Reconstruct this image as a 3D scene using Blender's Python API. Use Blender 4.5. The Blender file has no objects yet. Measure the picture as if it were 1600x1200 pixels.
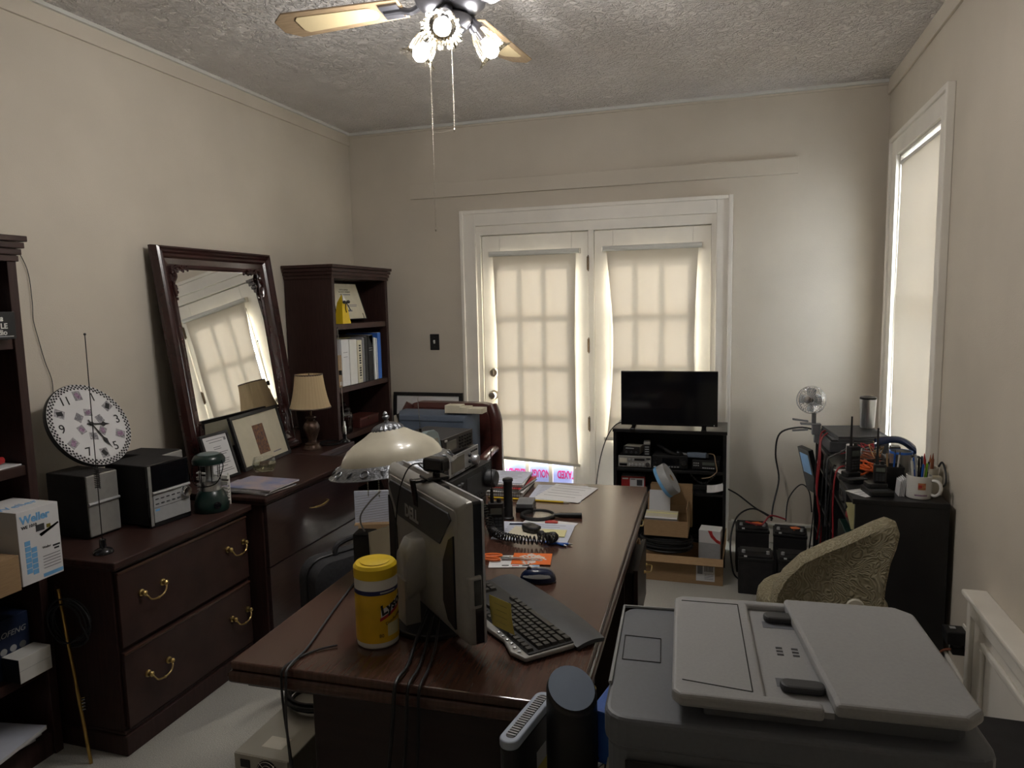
import bpy, bmesh, math, random
from mathutils import Vector, Matrix, Euler
random.seed(7)
sc = bpy.context.scene
COL = sc.collection
PI = math.pi

# ------------------------------------------------------------------ camera
cam_data = bpy.data.cameras.new('camera')
cam = bpy.data.objects.new('camera', cam_data)
COL.objects.link(cam)
sc.camera = cam
cam_data.sensor_fit = 'HORIZONTAL'
cam_data.sensor_width = 36.0
cam_data.lens = 1105.8 / 1600.0 * 36.0
cam_data.clip_start = 0.02
def _cam_basis(yaw, pit, rol):
    f = Vector((math.sin(yaw)*math.cos(pit), math.cos(yaw)*math.cos(pit), math.sin(pit)))
    r = Vector((math.cos(yaw), -math.sin(yaw), 0.0))
    u = r.cross(f)
    c, s = math.cos(rol), math.sin(rol)
    return c*r + s*u, -s*r + c*u, f
_r, _u, _f = _cam_basis(-0.30077, -0.114186, -0.020714)
m3 = Matrix(((_r.x, _u.x, -_f.x), (_r.y, _u.y, -_f.y), (_r.z, _u.z, -_f.z)))
cam.matrix_world = Matrix.Translation((0, 0, 1.58)) @ m3.to_4x4()

# ------------------------------------------------------------------ world, sun, exposure
world = bpy.data.worlds.new('daylight'); sc.world = world
world.use_nodes = True
wn = world.node_tree.nodes; wl = world.node_tree.links
bgn = wn['Background']
bgn.inputs['Color'].default_value = (0.86, 0.92, 1.0, 1)
bgn.inputs['Strength'].default_value = 8.0
sun_data = bpy.data.lights.new('sun', 'SUN')
sun_data.energy = 11.0; sun_data.angle = math.radians(5.0); sun_data.color = (1.0, 0.91, 0.78)
sun = bpy.data.objects.new('sun', sun_data); COL.objects.link(sun)
sun.rotation_euler = Vector((0.30, 0.80, 0.48)).to_track_quat('Z', 'Y').to_euler()
sun.location = (4, 8, 6)
sc.view_settings.view_transform = 'Standard'
sc.view_settings.look = 'None'
sc.view_settings.gamma = 1.0
sc.view_settings.use_curve_mapping = False
sc.view_settings.exposure = 1.38
BULB_W = 4.7

# ------------------------------------------------------------------ helpers
def S(r, g, b):
    def c(v):
        v /= 255.0
        return v/12.92 if v <= 0.04045 else ((v+0.055)/1.055)**2.4
    return (c(r), c(g), c(b))

def MAT(name, col, rough=0.5, metal=0.0, var=0.0, vscale=20.0, bump=0.0, bscale=60.0, coat=0.0,
        stretch=None, col2=None, spec=0.5, trans=0.0, ior=1.45, emit=None, estr=0.0):
    m = bpy.data.materials.new(name); m.use_nodes = True
    nt = m.node_tree; b = nt.nodes['Principled BSDF']
    b.inputs['Roughness'].default_value = rough
    b.inputs['Metallic'].default_value = metal
    b.inputs['Specular IOR Level'].default_value = spec
    b.inputs['IOR'].default_value = ior
    b.inputs['Coat Weight'].default_value = coat
    b.inputs['Coat Roughness'].default_value = 0.12
    b.inputs['Transmission Weight'].default_value = trans
    if emit:
        b.inputs['Emission Color'].default_value = (*emit, 1)
        b.inputs['Emission Strength'].default_value = estr
    tc = nt.nodes.new('ShaderNodeTexCoord')
    mp = nt.nodes.new('ShaderNodeMapping')
    nt.links.new(tc.outputs['Object'], mp.inputs['Vector'])
    if stretch: mp.inputs['Scale'].default_value = stretch
    nz = nt.nodes.new('ShaderNodeTexNoise')
    nz.inputs['Scale'].default_value = vscale; nz.inputs['Detail'].default_value = 5
    nt.links.new(mp.outputs['Vector'], nz.inputs['Vector'])
    rp = nt.nodes.new('ShaderNodeValToRGB')
    c2 = col2 if col2 else tuple(max(0, c*(1-var)) for c in col)
    c1 = col if col2 else tuple(min(1, c*(1+var)) for c in col)
    rp.color_ramp.elements[0].position = 0.3; rp.color_ramp.elements[0].color = (*c2, 1)
    rp.color_ramp.elements[1].position = 0.7; rp.color_ramp.elements[1].color = (*c1, 1)
    nt.links.new(nz.outputs['Fac'], rp.inputs['Fac'])
    nt.links.new(rp.outputs['Color'], b.inputs['Base Color'])
    if bump:
        nb = nt.nodes.new('ShaderNodeTexNoise')
        nb.inputs['Scale'].default_value = bscale; nb.inputs['Detail'].default_value = 6
        nt.links.new(mp.outputs['Vector'], nb.inputs['Vector'])
        bp = nt.nodes.new('ShaderNodeBump')
        bp.inputs['Strength'].default_value = bump; bp.inputs['Distance'].default_value = 0.01
        nt.links.new(nb.outputs['Fac'], bp.inputs['Height'])
        nt.links.new(bp.outputs['Normal'], b.inputs['Normal'])
    return m

def THIN(name, col, amount=0.55, tcol=None):
    # thin cloth or paper: diffuse + translucent
    m = bpy.data.materials.new(name); m.use_nodes = True
    nt = m.node_tree; nt.nodes.clear()
    out = nt.nodes.new('ShaderNodeOutputMaterial')
    d = nt.nodes.new('ShaderNodeBsdfDiffuse'); d.inputs['Color'].default_value = (*col, 1)
    t = nt.nodes.new('ShaderNodeBsdfTranslucent')
    tc = nt.nodes.new('ShaderNodeTexCoord')
    mp = nt.nodes.new('ShaderNodeMapping'); mp.inputs['Scale'].default_value = (90, 90, 4)
    nt.links.new(tc.outputs['Object'], mp.inputs['Vector'])
    nz = nt.nodes.new('ShaderNodeTexNoise'); nz.inputs['Scale'].default_value = 3.0
    nt.links.new(mp.outputs['Vector'], nz.inputs['Vector'])
    rp = nt.nodes.new('ShaderNodeValToRGB')
    k = tcol or col
    rp.color_ramp.elements[0].color = (*[c*0.9 for c in k], 1)
    rp.color_ramp.elements[1].color = (*[min(1, c*1.06) for c in k], 1)
    nt.links.new(nz.outputs['Fac'], rp.inputs['Fac'])
    nt.links.new(rp.outputs['Color'], t.inputs['Color'])
    mx = nt.nodes.new('ShaderNodeMixShader'); mx.inputs['Fac'].default_value = amount
    nt.links.new(d.outputs[0], mx.inputs[1]); nt.links.new(t.outputs[0], mx.inputs[2])
    nt.links.new(mx.outputs[0], out.inputs['Surface'])
    return m

def PANE(name, tint=(0.97, 0.98, 0.98), gloss=(1, 1, 1)):
    # window glass / thin clear glass: fresnel mix of transparent and glossy
    m = bpy.data.materials.new(name); m.use_nodes = True
    nt = m.node_tree; nt.nodes.clear()
    out = nt.nodes.new('ShaderNodeOutputMaterial')
    t = nt.nodes.new('ShaderNodeBsdfTransparent'); t.inputs['Color'].default_value = (*tint, 1)
    g = nt.nodes.new('ShaderNodeBsdfGlossy'); g.inputs['Roughness'].default_value = 0.03
    g.inputs['Color'].default_value = (*gloss, 1)
    f = nt.nodes.new('ShaderNodeLayerWeight'); f.inputs['Blend'].default_value = 0.5
    pw = nt.nodes.new('ShaderNodeMath'); pw.operation = 'POWER'; pw.inputs[1].default_value = 3.2
    nt.links.new(f.outputs['Facing'], pw.inputs[0])
    ml = nt.nodes.new('ShaderNodeMath'); ml.operation = 'MULTIPLY_ADD'; ml.inputs[1].default_value = 0.75; ml.inputs[2].default_value = 0.04
    nt.links.new(pw.outputs[0], ml.inputs[0])
    mx = nt.nodes.new('ShaderNodeMixShader')
    nt.links.new(ml.outputs[0], mx.inputs['Fac'])
    nt.links.new(t.outputs[0], mx.inputs[1]); nt.links.new(g.outputs[0], mx.inputs[2])
    nt.links.new(mx.outputs[0], out.inputs['Surface'])
    return m

class MB:
    def __init__(s): s.v = []; s.f = []
    def add(s, vs, fs, mtx=None):
        o = len(s.v)
        for v in vs:
            v = Vector(v)
            s.v.append(tuple(mtx @ v) if mtx is not None else tuple(v))
        s.f += [tuple(o+i for i in f) for f in fs]
        return s
    def box(s, c, size, rot=None):
        hx, hy, hz = size[0]/2, size[1]/2, size[2]/2
        vs = [(x*hx, y*hy, z*hz) for z in (-1, 1) for y in (-1, 1) for x in (-1, 1)]
        fs = [(0,2,3,1), (4,5,7,6), (0,1,5,4), (2,6,7,3), (0,4,6,2), (1,3,7,5)]
        m = Matrix.Translation(c)
        if rot: m = m @ Euler(rot).to_matrix().to_4x4()
        return s.add(vs, fs, m)
    def bb(s, x0, x1, y0, y1, z0, z1):
        return s.box(((x0+x1)/2, (y0+y1)/2, (z0+z1)/2), (abs(x1-x0), abs(y1-y0), abs(z1-z0)))
    def cyl(s, p0, p1, r0, r1=None, n=16):
        if r1 is None: r1 = r0
        p0 = Vector(p0); p1 = Vector(p1); d = (p1-p0)
        q = d.to_track_quat('Z', 'Y').to_matrix().to_4x4()
        L = d.length
        vs = []; fs = []
        for i in range(n):
            a = 2*PI*i/n
            vs.append((r0*math.cos(a), r0*math.sin(a), 0))
        for i in range(n):
            a = 2*PI*i/n
            vs.append((r1*math.cos(a), r1*math.sin(a), L))
        for i in range(n): fs.append((i, (i+1) % n, n+(i+1) % n, n+i))
        fs.append(tuple(range(n-1, -1, -1))); fs.append(tuple(range(n, 2*n)))
        return s.add(vs, fs, Matrix.Translation(p0) @ q)
    def tube(s, pts, r, n=7, closed=False):
        P = [Vector(p) for p in pts]; N = len(P)
        if N < 2: return s
        rr = r if isinstance(r, (list, tuple)) else [r]*N
        tang = []
        for i in range(N):
            if closed: t = P[(i+1) % N]-P[i-1]
            else: t = P[min(i+1, N-1)]-P[max(i-1, 0)]
            if t.length < 1e-9: t = Vector((0, 0, 1))
            tang.append(t.normalized())
        nrm = tang[0].orthogonal().normalized()
        vs = []; fs = []
        for i in range(N):
            nrm = (nrm - tang[i]*nrm.dot(tang[i]))
            if nrm.length < 1e-6: nrm = tang[i].orthogonal()
            nrm.normalize()
            b = tang[i].cross(nrm)
            for k in range(n):
                a = 2*PI*k/n
                vs.append(P[i] + (nrm*math.cos(a) + b*math.sin(a))*rr[i])
        M_ = N if closed else N-1
        for i in range(M_):
            j = (i+1) % N
            for k in range(n):
                fs.append((i*n+k, i*n+(k+1) % n, j*n+(k+1) % n, j*n+k))
        if not closed:
            fs.append(tuple(range(n-1, -1, -1))); fs.append(tuple((N-1)*n+k for k in range(n)))
        return s.add(vs, fs)
    def lathe(s, prof, n=28, c=(0, 0, 0), flute=None, mtx=None, cap=True):
        # prof: (radius, z) bottom to top; flute(i, theta) scales the radius
        vs = []; fs = []
        for i, (r, z) in enumerate(prof):
            for k in range(n):
                a = 2*PI*k/n
                q = r*(flute(i, a) if flute else 1.0)
                vs.append((c[0]+q*math.cos(a), c[1]+q*math.sin(a), c[2]+z))
        for i in range(len(prof)-1):
            for k in range(n):
                fs.append((i*n+k, i*n+(k+1) % n, (i+1)*n+(k+1) % n, (i+1)*n+k))
        if cap:
            fs.append(tuple(range(n-1, -1, -1)))
            fs.append(tuple((len(prof)-1)*n+k for k in range(n)))
        return s.add(vs, fs, mtx)
    def prism(s, poly, h0, h1, mtx=None):
        n = len(poly)
        vs = [(x, y, h0) for x, y in poly] + [(x, y, h1) for x, y in poly]
        fs = [(i, (i+1) % n, n+(i+1) % n, n+i) for i in range(n)]
        fs.append(tuple(range(n-1, -1, -1))); fs.append(tuple(range(n, 2*n)))
        return s.add(vs, fs, mtx)
    def ball(s, c, r, nu=14, nv=9, sc_=(1, 1, 1), mtx=None):
        vs = [(c[0], c[1], c[2]-r*sc_[2])]; fs = []
        for j in range(1, nv):
            t = -PI/2 + PI*j/nv
            for k in range(nu):
                a = 2*PI*k/nu
                vs.append((c[0]+r*sc_[0]*math.cos(t)*math.cos(a), c[1]+r*sc_[1]*math.cos(t)*math.sin(a), c[2]+r*sc_[2]*math.sin(t)))
        vs.append((c[0], c[1], c[2]+r*sc_[2])); T = len(vs)-1
        for k in range(nu):
            fs.append((0, 1+(k+1) % nu, 1+k)); fs.append((T, T-nu+k, T-nu+(k+1) % nu))
        for j in range(nv-2):
            for k in range(nu):
                a = 1+j*nu
                fs.append((a+k, a+(k+1) % nu, a+nu+(k+1) % nu, a+nu+k))
        return s.add(vs, fs, mtx)
    def sheet(s, fn, nu, nv, th=0.0):
        # fn(u,v)->point; double-sided solid when th>0 (along the local normal)
        pts = [[Vector(fn(i/nu, j/nv)) for j in range(nv+1)] for i in range(nu+1)]
        idx = lambda i, j: i*(nv+1)+j
        vs = [pts[i][j] for i in range(nu+1) for j in range(nv+1)]
        fs = [(idx(i, j), idx(i+1, j), idx(i+1, j+1), idx(i, j+1)) for i in range(nu) for j in range(nv)]
        if th:
            o = len(vs); back = []
            for i in range(nu+1):
                for j in range(nv+1):
                    du = pts[min(i+1, nu)][j]-pts[max(i-1, 0)][j]
                    dv = pts[i][min(j+1, nv)]-pts[i][max(j-1, 0)]
                    nn = du.cross(dv).normalized()
                    back.append(pts[i][j]-nn*th)
            vs += back
            fs += [tuple(o+q for q in (idx(i, j), idx(i, j+1), idx(i+1, j+1), idx(i+1, j))) for i in range(nu) for j in range(nv)]
            for i in range(nu):
                fs.append((idx(i, 0), o+idx(i, 0), o+idx(i+1, 0), idx(i+1, 0)))
                fs.append((idx(i, nv), idx(i+1, nv), o+idx(i+1, nv), o+idx(i, nv)))
            for j in range(nv):
                fs.append((idx(0, j), idx(0, j+1), o+idx(0, j+1), o+idx(0, j)))
                fs.append((idx(nu, j), o+idx(nu, j), o+idx(nu, j+1), idx(nu, j+1)))
        return s.add(vs, fs)
    def build(s, name, mat, parent=None, smooth=False, bevel=0.0, seg=2, sub=0, loc=None, rot=None, mtx=None, fix=False):
        me = bpy.data.meshes.new(name)
        me.from_pydata(s.v, [], s.f)
        if fix:
            bm = bmesh.new(); bm.from_mesh(me); bmesh.ops.recalc_face_normals(bm, faces=bm.faces); bm.to_mesh(me); bm.free()
        me.update()
        if smooth:
            for p in me.polygons: p.use_smooth = True
            try: me.set_sharp_from_angle(angle=math.radians(38))
            except Exception: pass
        o = bpy.data.objects.new(name, me); COL.objects.link(o)
        me.materials.append(mat)
        if parent is not None: o.parent = parent
        if mtx is not None: o.matrix_local = mtx
        if loc is not None: o.location = loc
        if rot is not None: o.rotation_euler = rot
        if bevel:
            bv = o.modifiers.new('bevel', 'BEVEL'); bv.width = bevel; bv.segments = seg; bv.limit_method = 'ANGLE'
            bv.angle_limit = math.radians(40)
        if sub:
            sb = o.modifiers.new('smooth', 'SUBSURF'); sb.levels = sub; sb.render_levels = sub
        return o

def tag(o, label, cat, group=None):
    o['label'] = label; o['category'] = cat
    if group: o['group'] = group
    return o
def thing(name, label, cat, loc=(0, 0, 0), rz=0.0, group=None, rot=None):
    o = bpy.data.objects.new(name, None); COL.objects.link(o)
    o.empty_display_size = 0.05
    o.location = loc; o.rotation_euler = rot if rot else (0, 0, math.radians(rz))
    return tag(o, label, cat, group)
def struct(o): o['kind'] = 'structure'; return o
def share(o, parent, loc=None, rot=None, name=None):
    c = o.copy(); COL.objects.link(c); c.parent = parent
    if loc is not None: c.location = loc
    if rot is not None: c.rotation_euler = rot
    return c
def spl(pts, k=6):
    P = [Vector(p) for p in pts]; out = []
    for i in range(len(P)-1):
        p0 = P[max(i-1, 0)]; p1 = P[i]; p2 = P[i+1]; p3 = P[min(i+2, len(P)-1)]
        for j in range(k):
            t = j/k
            out.append(0.5*((2*p1)+(p2-p0)*t+(2*p0-5*p1+4*p2-p3)*t*t+(3*p1-p0-3*p2+p3)*t**3))
    out.append(P[-1]); return out
def coil(c, r, turns, pitch, n=14, axis='Z', ph=0.0, squash=1.0):
    out = []
    for i in range(int(turns*n)+1):
        a = 2*PI*i/n+ph
        x, y, z = r*math.cos(a), r*squash*math.sin(a), pitch*i/n
        p = {'Z': (x, y, z), 'X': (z, x, y), 'Y': (x, z, y)}[axis]
        out.append((c[0]+p[0], c[1]+p[1], c[2]+p[2]))
    return out
def loops(c, r, k, jitter, seed, squash=0.8, dz=0.01, n=22):
    # a hand-wound bundle of cable lying roughly flat: k turns in one continuous line
    rnd = random.Random(seed); out = []
    for q in range(k):
        rr = r*(1+rnd.uniform(-jitter, jitter)); ox = rnd.uniform(-jitter, jitter)*r*0.5; oy = rnd.uniform(-jitter, jitter)*r*0.5
        tz = rnd.uniform(-1, 1)*dz*0.7
        for i in range(n):
            a = 2*PI*i/n
            out.append((c[0]+ox+rr*math.cos(a), c[1]+oy+rr*squash*math.sin(a), c[2]+q*dz+tz*math.sin(a)))
    return spl(out[::2], 2)
def text(body, size, mat, parent, loc, rot=(0, 0, 0), align='CENTER', depth=0.0004, shear=0.0, name='lettering', spacing=1.0, bold=0.0, sx=1.0):
    cu = bpy.data.curves.new('txt', 'FONT')
    cu.body = body; cu.size = size; cu.align_x = align; cu.align_y = 'CENTER'; cu.extrude = depth
    cu.shear = shear; cu.space_character = spacing; cu.offset = bold; cu.resolution_u = 3
    t = bpy.data.objects.new('txt', cu); COL.objects.link(t)
    dg = bpy.context.evaluated_depsgraph_get()
    me = bpy.data.meshes.new_from_object(t.evaluated_get(dg))
    bpy.data.objects.remove(t); bpy.data.curves.remove(cu)
    me.materials.clear(); me.materials.append(mat); me.name = name
    o = bpy.data.objects.new(name, me); COL.objects.link(o)
    o.parent = parent; o.location = loc; o.rotation_euler = rot
    if sx != 1.0: o.scale = (sx, 1, 1)
    return o
FRONT = (PI/2, 0, 0)            # text standing on a face that looks along -Y
def FACE_X(): return (PI/2, 0, PI/2)   # text on a face that looks along +X

# ------------------------------------------------------------------ materials
m_wall = MAT('wall_paint', (0.615, 0.56, 0.475), 0.9, var=0.06, vscale=2.0, bump=0.12, bscale=190)
m_ceil = MAT('ceiling_stipple', (0.90, 0.86, 0.83), 0.95, var=0.05, vscale=3, bump=0.0)
m_trimw = MAT('trim_white', (0.80, 0.765, 0.70), 0.45, var=0.05, vscale=6, bump=0.03, bscale=40)
m_trimlight = MAT('trim_pale', (0.66, 0.66, 0.62), 0.5, var=0.03)
m_carpet = MAT('carpet', (0.60, 0.585, 0.54), 1.0, var=0.25, vscale=260, bump=0.9, bscale=420)
m_wood2 = MAT('mahogany_satin', S(50, 36, 36), 0.28, var=0.2, vscale=3.5, stretch=(3, 3, 40), coat=0.6, spec=0.6)
m_wood = MAT('mahogany', S(56, 37, 33), 0.42, var=0.28, vscale=3.5, stretch=(40, 3, 3), coat=0.05, spec=0.35)
m_woodd = MAT('mahogany_side', S(54, 36, 33), 0.45, var=0.25, vscale=3.5, stretch=(30, 30, 2.5), spec=0.35)
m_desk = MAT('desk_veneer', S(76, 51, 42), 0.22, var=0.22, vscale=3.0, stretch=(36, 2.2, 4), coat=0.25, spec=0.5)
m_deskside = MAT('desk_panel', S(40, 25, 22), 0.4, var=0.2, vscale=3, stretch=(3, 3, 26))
m_mirframe = MAT('mirror_frame', S(52, 26, 25), 0.25, var=0.3, vscale=12, coat=0.35)
m_brass = MAT('brass', (0.62, 0.46, 0.19), 0.28, 1.0, var=0.12, vscale=40)
m_brassd = MAT('dark_brass', (0.12, 0.085, 0.055), 0.35, 1.0, var=0.2, vscale=60)
m_nickel = MAT('satin_nickel', (0.62, 0.57, 0.50), 0.28, 1.0, var=0.05)
m_chrome = MAT('chrome', (0.75, 0.76, 0.78), 0.16, 1.0, var=0.03)
m_steel = MAT('brushed_steel', (0.52, 0.53, 0.54), 0.3, 1.0, var=0.12, vscale=8, stretch=(30, 30, 1))
m_mirror = MAT('mirror_silver', (0.86, 0.87, 0.86), 0.015, 1.0)
m_black = MAT('black_plastic', (0.012, 0.012, 0.013), 0.45, var=0.2, vscale=30)
m_blackg = MAT('black_gloss', (0.008, 0.008, 0.010), 0.12, var=0.1, coat=0.2)
m_blackm = MAT('black_matte', (0.014, 0.013, 0.014), 0.75, var=0.25, vscale=25, bump=0.05, bscale=300)
m_blacklam = MAT('black_laminate', (0.010, 0.010, 0.011), 0.33, var=0.25, vscale=9)
m_rubber = MAT('black_rubber', (0.011, 0.011, 0.012), 0.5, var=0.1)
m_dgrey = MAT('dark_grey_plastic', (0.045, 0.047, 0.052), 0.5, var=0.12, vscale=30)
m_grey = MAT('grey_plastic', (0.16, 0.165, 0.175), 0.5, var=0.06, vscale=60)
m_printer = MAT('printer_grey', (0.32, 0.325, 0.33), 0.5, var=0.04, vscale=200, bump=0.05, bscale=900)
m_printerd = MAT('printer_charcoal', (0.135, 0.145, 0.165), 0.5, var=0.04, vscale=200, bump=0.05, bscale=900)
m_lgrey = MAT('light_grey_plastic', (0.36, 0.37, 0.38), 0.4, var=0.06, vscale=40)
m_silver = MAT('silver_plastic', (0.36, 0.355, 0.335), 0.34, 0.35, var=0.05, vscale=50)
m_silverb = MAT('silver_bright', (0.50, 0.51, 0.53), 0.3, 0.5, var=0.04, vscale=60)
m_white = MAT('white_plastic', (0.68, 0.67, 0.64), 0.4, var=0.03)
m_offwhite = MAT('off_white', (0.60, 0.57, 0.48), 0.5, var=0.05)
m_paper = MAT('paper', (0.66, 0.66, 0.67), 0.85, var=0.03, vscale=15)
m_paperb = MAT('paper_bluish', (0.55, 0.58, 0.68), 0.8, var=0.05, vscale=15)
m_cream = MAT('cream_card', (0.58, 0.54, 0.42), 0.8, var=0.04)
m_ink = MAT('printed_ink', (0.02, 0.02, 0.022), 0.7)
m_inkgrey = MAT('grey_print', (0.20, 0.20, 0.22), 0.8, var=0.1)
m_card = MAT('cardboard', (0.33, 0.215, 0.115), 0.85, var=0.1, vscale=10, stretch=(4, 4, 40), bump=0.06, bscale=60)
m_yellow = MAT('yellow_plastic', (0.72, 0.50, 0.02), 0.35, var=0.04)
m_yellowlab = MAT('yellow_label', (0.72, 0.44, 0.02), 0.4, var=0.14, vscale=14)
m_sticky = MAT('sticky_note', (0.66, 0.56, 0.14), 0.8, var=0.04)
m_stickyp = MAT('pale_sticky', (0.66, 0.62, 0.34), 0.8, var=0.03)
m_orange = MAT('orange_print', (0.78, 0.16, 0.02), 0.5, var=0.04)
m_red = MAT('red_plastic', (0.42, 0.03, 0.03), 0.4, var=0.1)
m_redcord = MAT('red_cord', (0.30, 0.018, 0.025), 0.45, var=0.1)
m_brown = MAT('brown_cord', (0.24, 0.075, 0.035), 0.5, var=0.1)
m_blue = MAT('blue_plastic', (0.02, 0.10, 0.42), 0.35, var=0.06)
m_bluebox = MAT('blue_print', (0.03, 0.13, 0.50), 0.45, var=0.05)
m_navy = MAT('navy_gloss', (0.010, 0.018, 0.055), 0.14, var=0.1, coat=0.3)
m_navybox = MAT('navy_card', (0.012, 0.022, 0.06), 0.5, var=0.1)
m_lblue = MAT('light_blue_print', (0.16, 0.40, 0.70), 0.6, var=0.1)
m_slate = MAT('slate_blue_plastic', (0.085, 0.108, 0.150), 0.5, var=0.08, vscale=8, bump=0.04, bscale=400)
m_green = MAT('dark_green', (0.007, 0.024, 0.020), 0.3, var=0.1, coat=0.1)
m_greygreen = MAT('grey_green_plastic', (0.16, 0.20, 0.20), 0.45, var=0.06)
m_lime = MAT('lime_plastic', (0.25, 0.55, 0.03), 0.35)
m_leather = MAT('brown_leather', (0.060, 0.018, 0.015), 0.3, var=0.25, vscale=20, bump=0.12, bscale=180)
m_lampshade = THIN('silk_shade', (0.64, 0.50, 0.31), 0.25)
m_lampbronze = MAT('lamp_bronze', (0.075, 0.045, 0.032), 0.3, 0.4, var=0.4, vscale=45, bump=0.3, bscale=55)
m_frost = MAT('frosted_glass', (0.56, 0.52, 0.41), 0.32, var=0.14, vscale=9, trans=0.15, coat=0.25)
m_pewter = MAT('pewter_rim', (0.20, 0.21, 0.23), 0.3, 0.85, var=0.3, vscale=40, bump=0.5, bscale=70)
m_pewterd = MAT('pewter_dark', (0.06, 0.06, 0.065), 0.35, 0.7, var=0.4, vscale=60)
m_glass = PANE('clear_glass')
m_winglass = PANE('window_glass', (0.96, 0.97, 0.97))
m_smoke = PANE('smoked_glass', (0.55, 0.56, 0.55))
m_shade = THIN('roller_shade_cloth', (0.66, 0.61, 0.51), 0.047, (0.66, 0.57, 0.455))
m_sign = THIN('sign_film', (0.45, 0.52, 0.80), 0.09, (0.50, 0.55, 0.90))
m_signred = THIN('sign_pink', (0.75, 0.04, 0.22), 0.09, (0.80, 0.05, 0.28))
m_bladewood = MAT('blade_oak', (0.30, 0.215, 0.13), 0.5, var=0.22, vscale=6, stretch=(3, 30, 3))
m_cane = MAT('cane_insert', (0.60, 0.49, 0.29), 0.6, var=0.16, vscale=60, stretch=(40, 40, 40))
m_fanmetal = MAT('fan_pewter', (0.16, 0.16, 0.18), 0.32, 0.8, var=0.1)
m_screen = MAT('screen_glass', (0.006, 0.006, 0.008), 0.08, var=0.05)
m_lcd = MAT('lcd_panel', (0.10, 0.115, 0.10), 0.2, var=0.08)
m_lcdg = MAT('lcd_grey', (0.20, 0.19, 0.16), 0.25, var=0.1)
m_bluescreen = MAT('blue_label_print', (0.16, 0.34, 0.60), 0.4, var=0.1)
m_purple = MAT('purple_print', (0.28, 0.18, 0.27), 0.7, var=0.5, vscale=130)
m_floral = MAT('grey_floral_print', (0.30, 0.29, 0.31), 0.7, var=0.6, vscale=150)
m_brownprint = MAT('sepia_print', (0.26, 0.12, 0.05), 0.6, var=0.6, vscale=90, col2=(0.06, 0.04, 0.05))
m_bluephoto = MAT('magazine_print', (0.14, 0.20, 0.42), 0.35, var=0.3, vscale=9, col2=(0.50, 0.38, 0.33))
m_darkphoto = MAT('dark_magazine_print', (0.10, 0.09, 0.10), 0.35, vscale=14, col2=(0.42, 0.40, 0.40))
m_bag = MAT('bag_nylon', (0.030, 0.030, 0.034), 0.8, var=0.2, vscale=90, bump=0.2, bscale=500)
m_baggrey = MAT('bag_grey_nylon', (0.115, 0.105, 0.125), 0.8, var=0.12, vscale=60, bump=0.2, bscale=500)
m_beigemetal = MAT('beige_metal', (0.40, 0.385, 0.33), 0.4, 0.3, var=0.06, vscale=8)
m_mug = MAT('glazed_white', (0.70, 0.69, 0.66), 0.15, var=0.02, coat=0.3)
m_skinprint = MAT('brown_print', (0.42, 0.16, 0.07), 0.5, var=0.4, vscale=60)
m_ground = MAT('patio_concrete', (0.45, 0.42, 0.37), 0.9, var=0.1, vscale=4)
m_gold = MAT('gold_rod', (0.50, 0.33, 0.10), 0.3, 1.0, var=0.15)
m_bulb = MAT('lit_bulb', (0.9, 0.9, 0.9), 0.4, emit=(1.0, 0.97, 0.92), estr=14.0)
def bell_glass():
    m = THIN('bell_glass', (0.05, 0.042, 0.026), 0.5, (0.06, 0.05, 0.034))
    nt = m.node_tree; out = nt.nodes['Material Output']; mx = [n for n in nt.nodes if n.bl_idname == 'ShaderNodeMixShader'][0]
    g = nt.nodes.new('ShaderNodeBsdfGlossy'); g.inputs['Roughness'].default_value = 0.1; g.inputs['Color'].default_value = (.35, .32, .26, 1)
    t = nt.nodes.new('ShaderNodeBsdfTransparent')
    m1 = nt.nodes.new('ShaderNodeMixShader'); m1.inputs['Fac'].default_value = 0.955
    nt.links.new(mx.outputs[0], m1.inputs[1]); nt.links.new(t.outputs[0], m1.inputs[2])
    f = nt.nodes.new('ShaderNodeFresnel'); m2 = nt.nodes.new('ShaderNodeMixShader')
    nt.links.new(f.outputs[0], m2.inputs['Fac']); nt.links.new(m1.outputs[0], m2.inputs[1]); nt.links.new(g.outputs[0], m2.inputs[2])
    nt.links.new(m2.outputs[0], out.inputs['Surface'])
    return m
m_bellglass = bell_glass()

def weave_fabric():
    m = bpy.data.materials.new('brocade'); m.use_nodes = True
    nt = m.node_tree; b = nt.nodes['Principled BSDF']; b.inputs['Roughness'].default_value = 0.85
    tc = nt.nodes.new('ShaderNodeTexCoord')
    nz = nt.nodes.new('ShaderNodeTexNoise'); nz.inputs['Scale'].default_value = 14; nz.inputs['Detail'].default_value = 1
    nz.inputs['Distortion'].default_value = 2.2
    nt.links.new(tc.outputs['Object'], nz.inputs['Vector'])
    wv = nt.nodes.new('ShaderNodeMath'); wv.operation = 'MULTIPLY'; wv.inputs[1].default_value = 46
    nt.links.new(nz.outputs['Fac'], wv.inputs[0])
    sn = nt.nodes.new('ShaderNodeMath'); sn.operation = 'SINE'
    nt.links.new(wv.outputs[0], sn.inputs[0])
    rp = nt.nodes.new('ShaderNodeValToRGB')
    rp.color_ramp.elements[0].position = 0.0; rp.color_ramp.elements[0].color = (0.225, 0.195, 0.12, 1)
    rp.color_ramp.elements[1].position = 0.55; rp.color_ramp.elements[1].color = (0.31, 0.275, 0.185, 1)
    nt.links.new(sn.outputs[0], rp.inputs['Fac']); nt.links.new(rp.outputs['Color'], b.inputs['Base Color'])
    bp = nt.nodes.new('ShaderNodeBump'); bp.inputs['Strength'].default_value = 0.5; bp.inputs['Distance'].default_value = 0.004
    nt.links.new(sn.outputs[0], bp.inputs['Height']); nt.links.new(bp.outputs['Normal'], b.inputs['Normal'])
    return m
m_brocade = weave_fabric()

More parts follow.
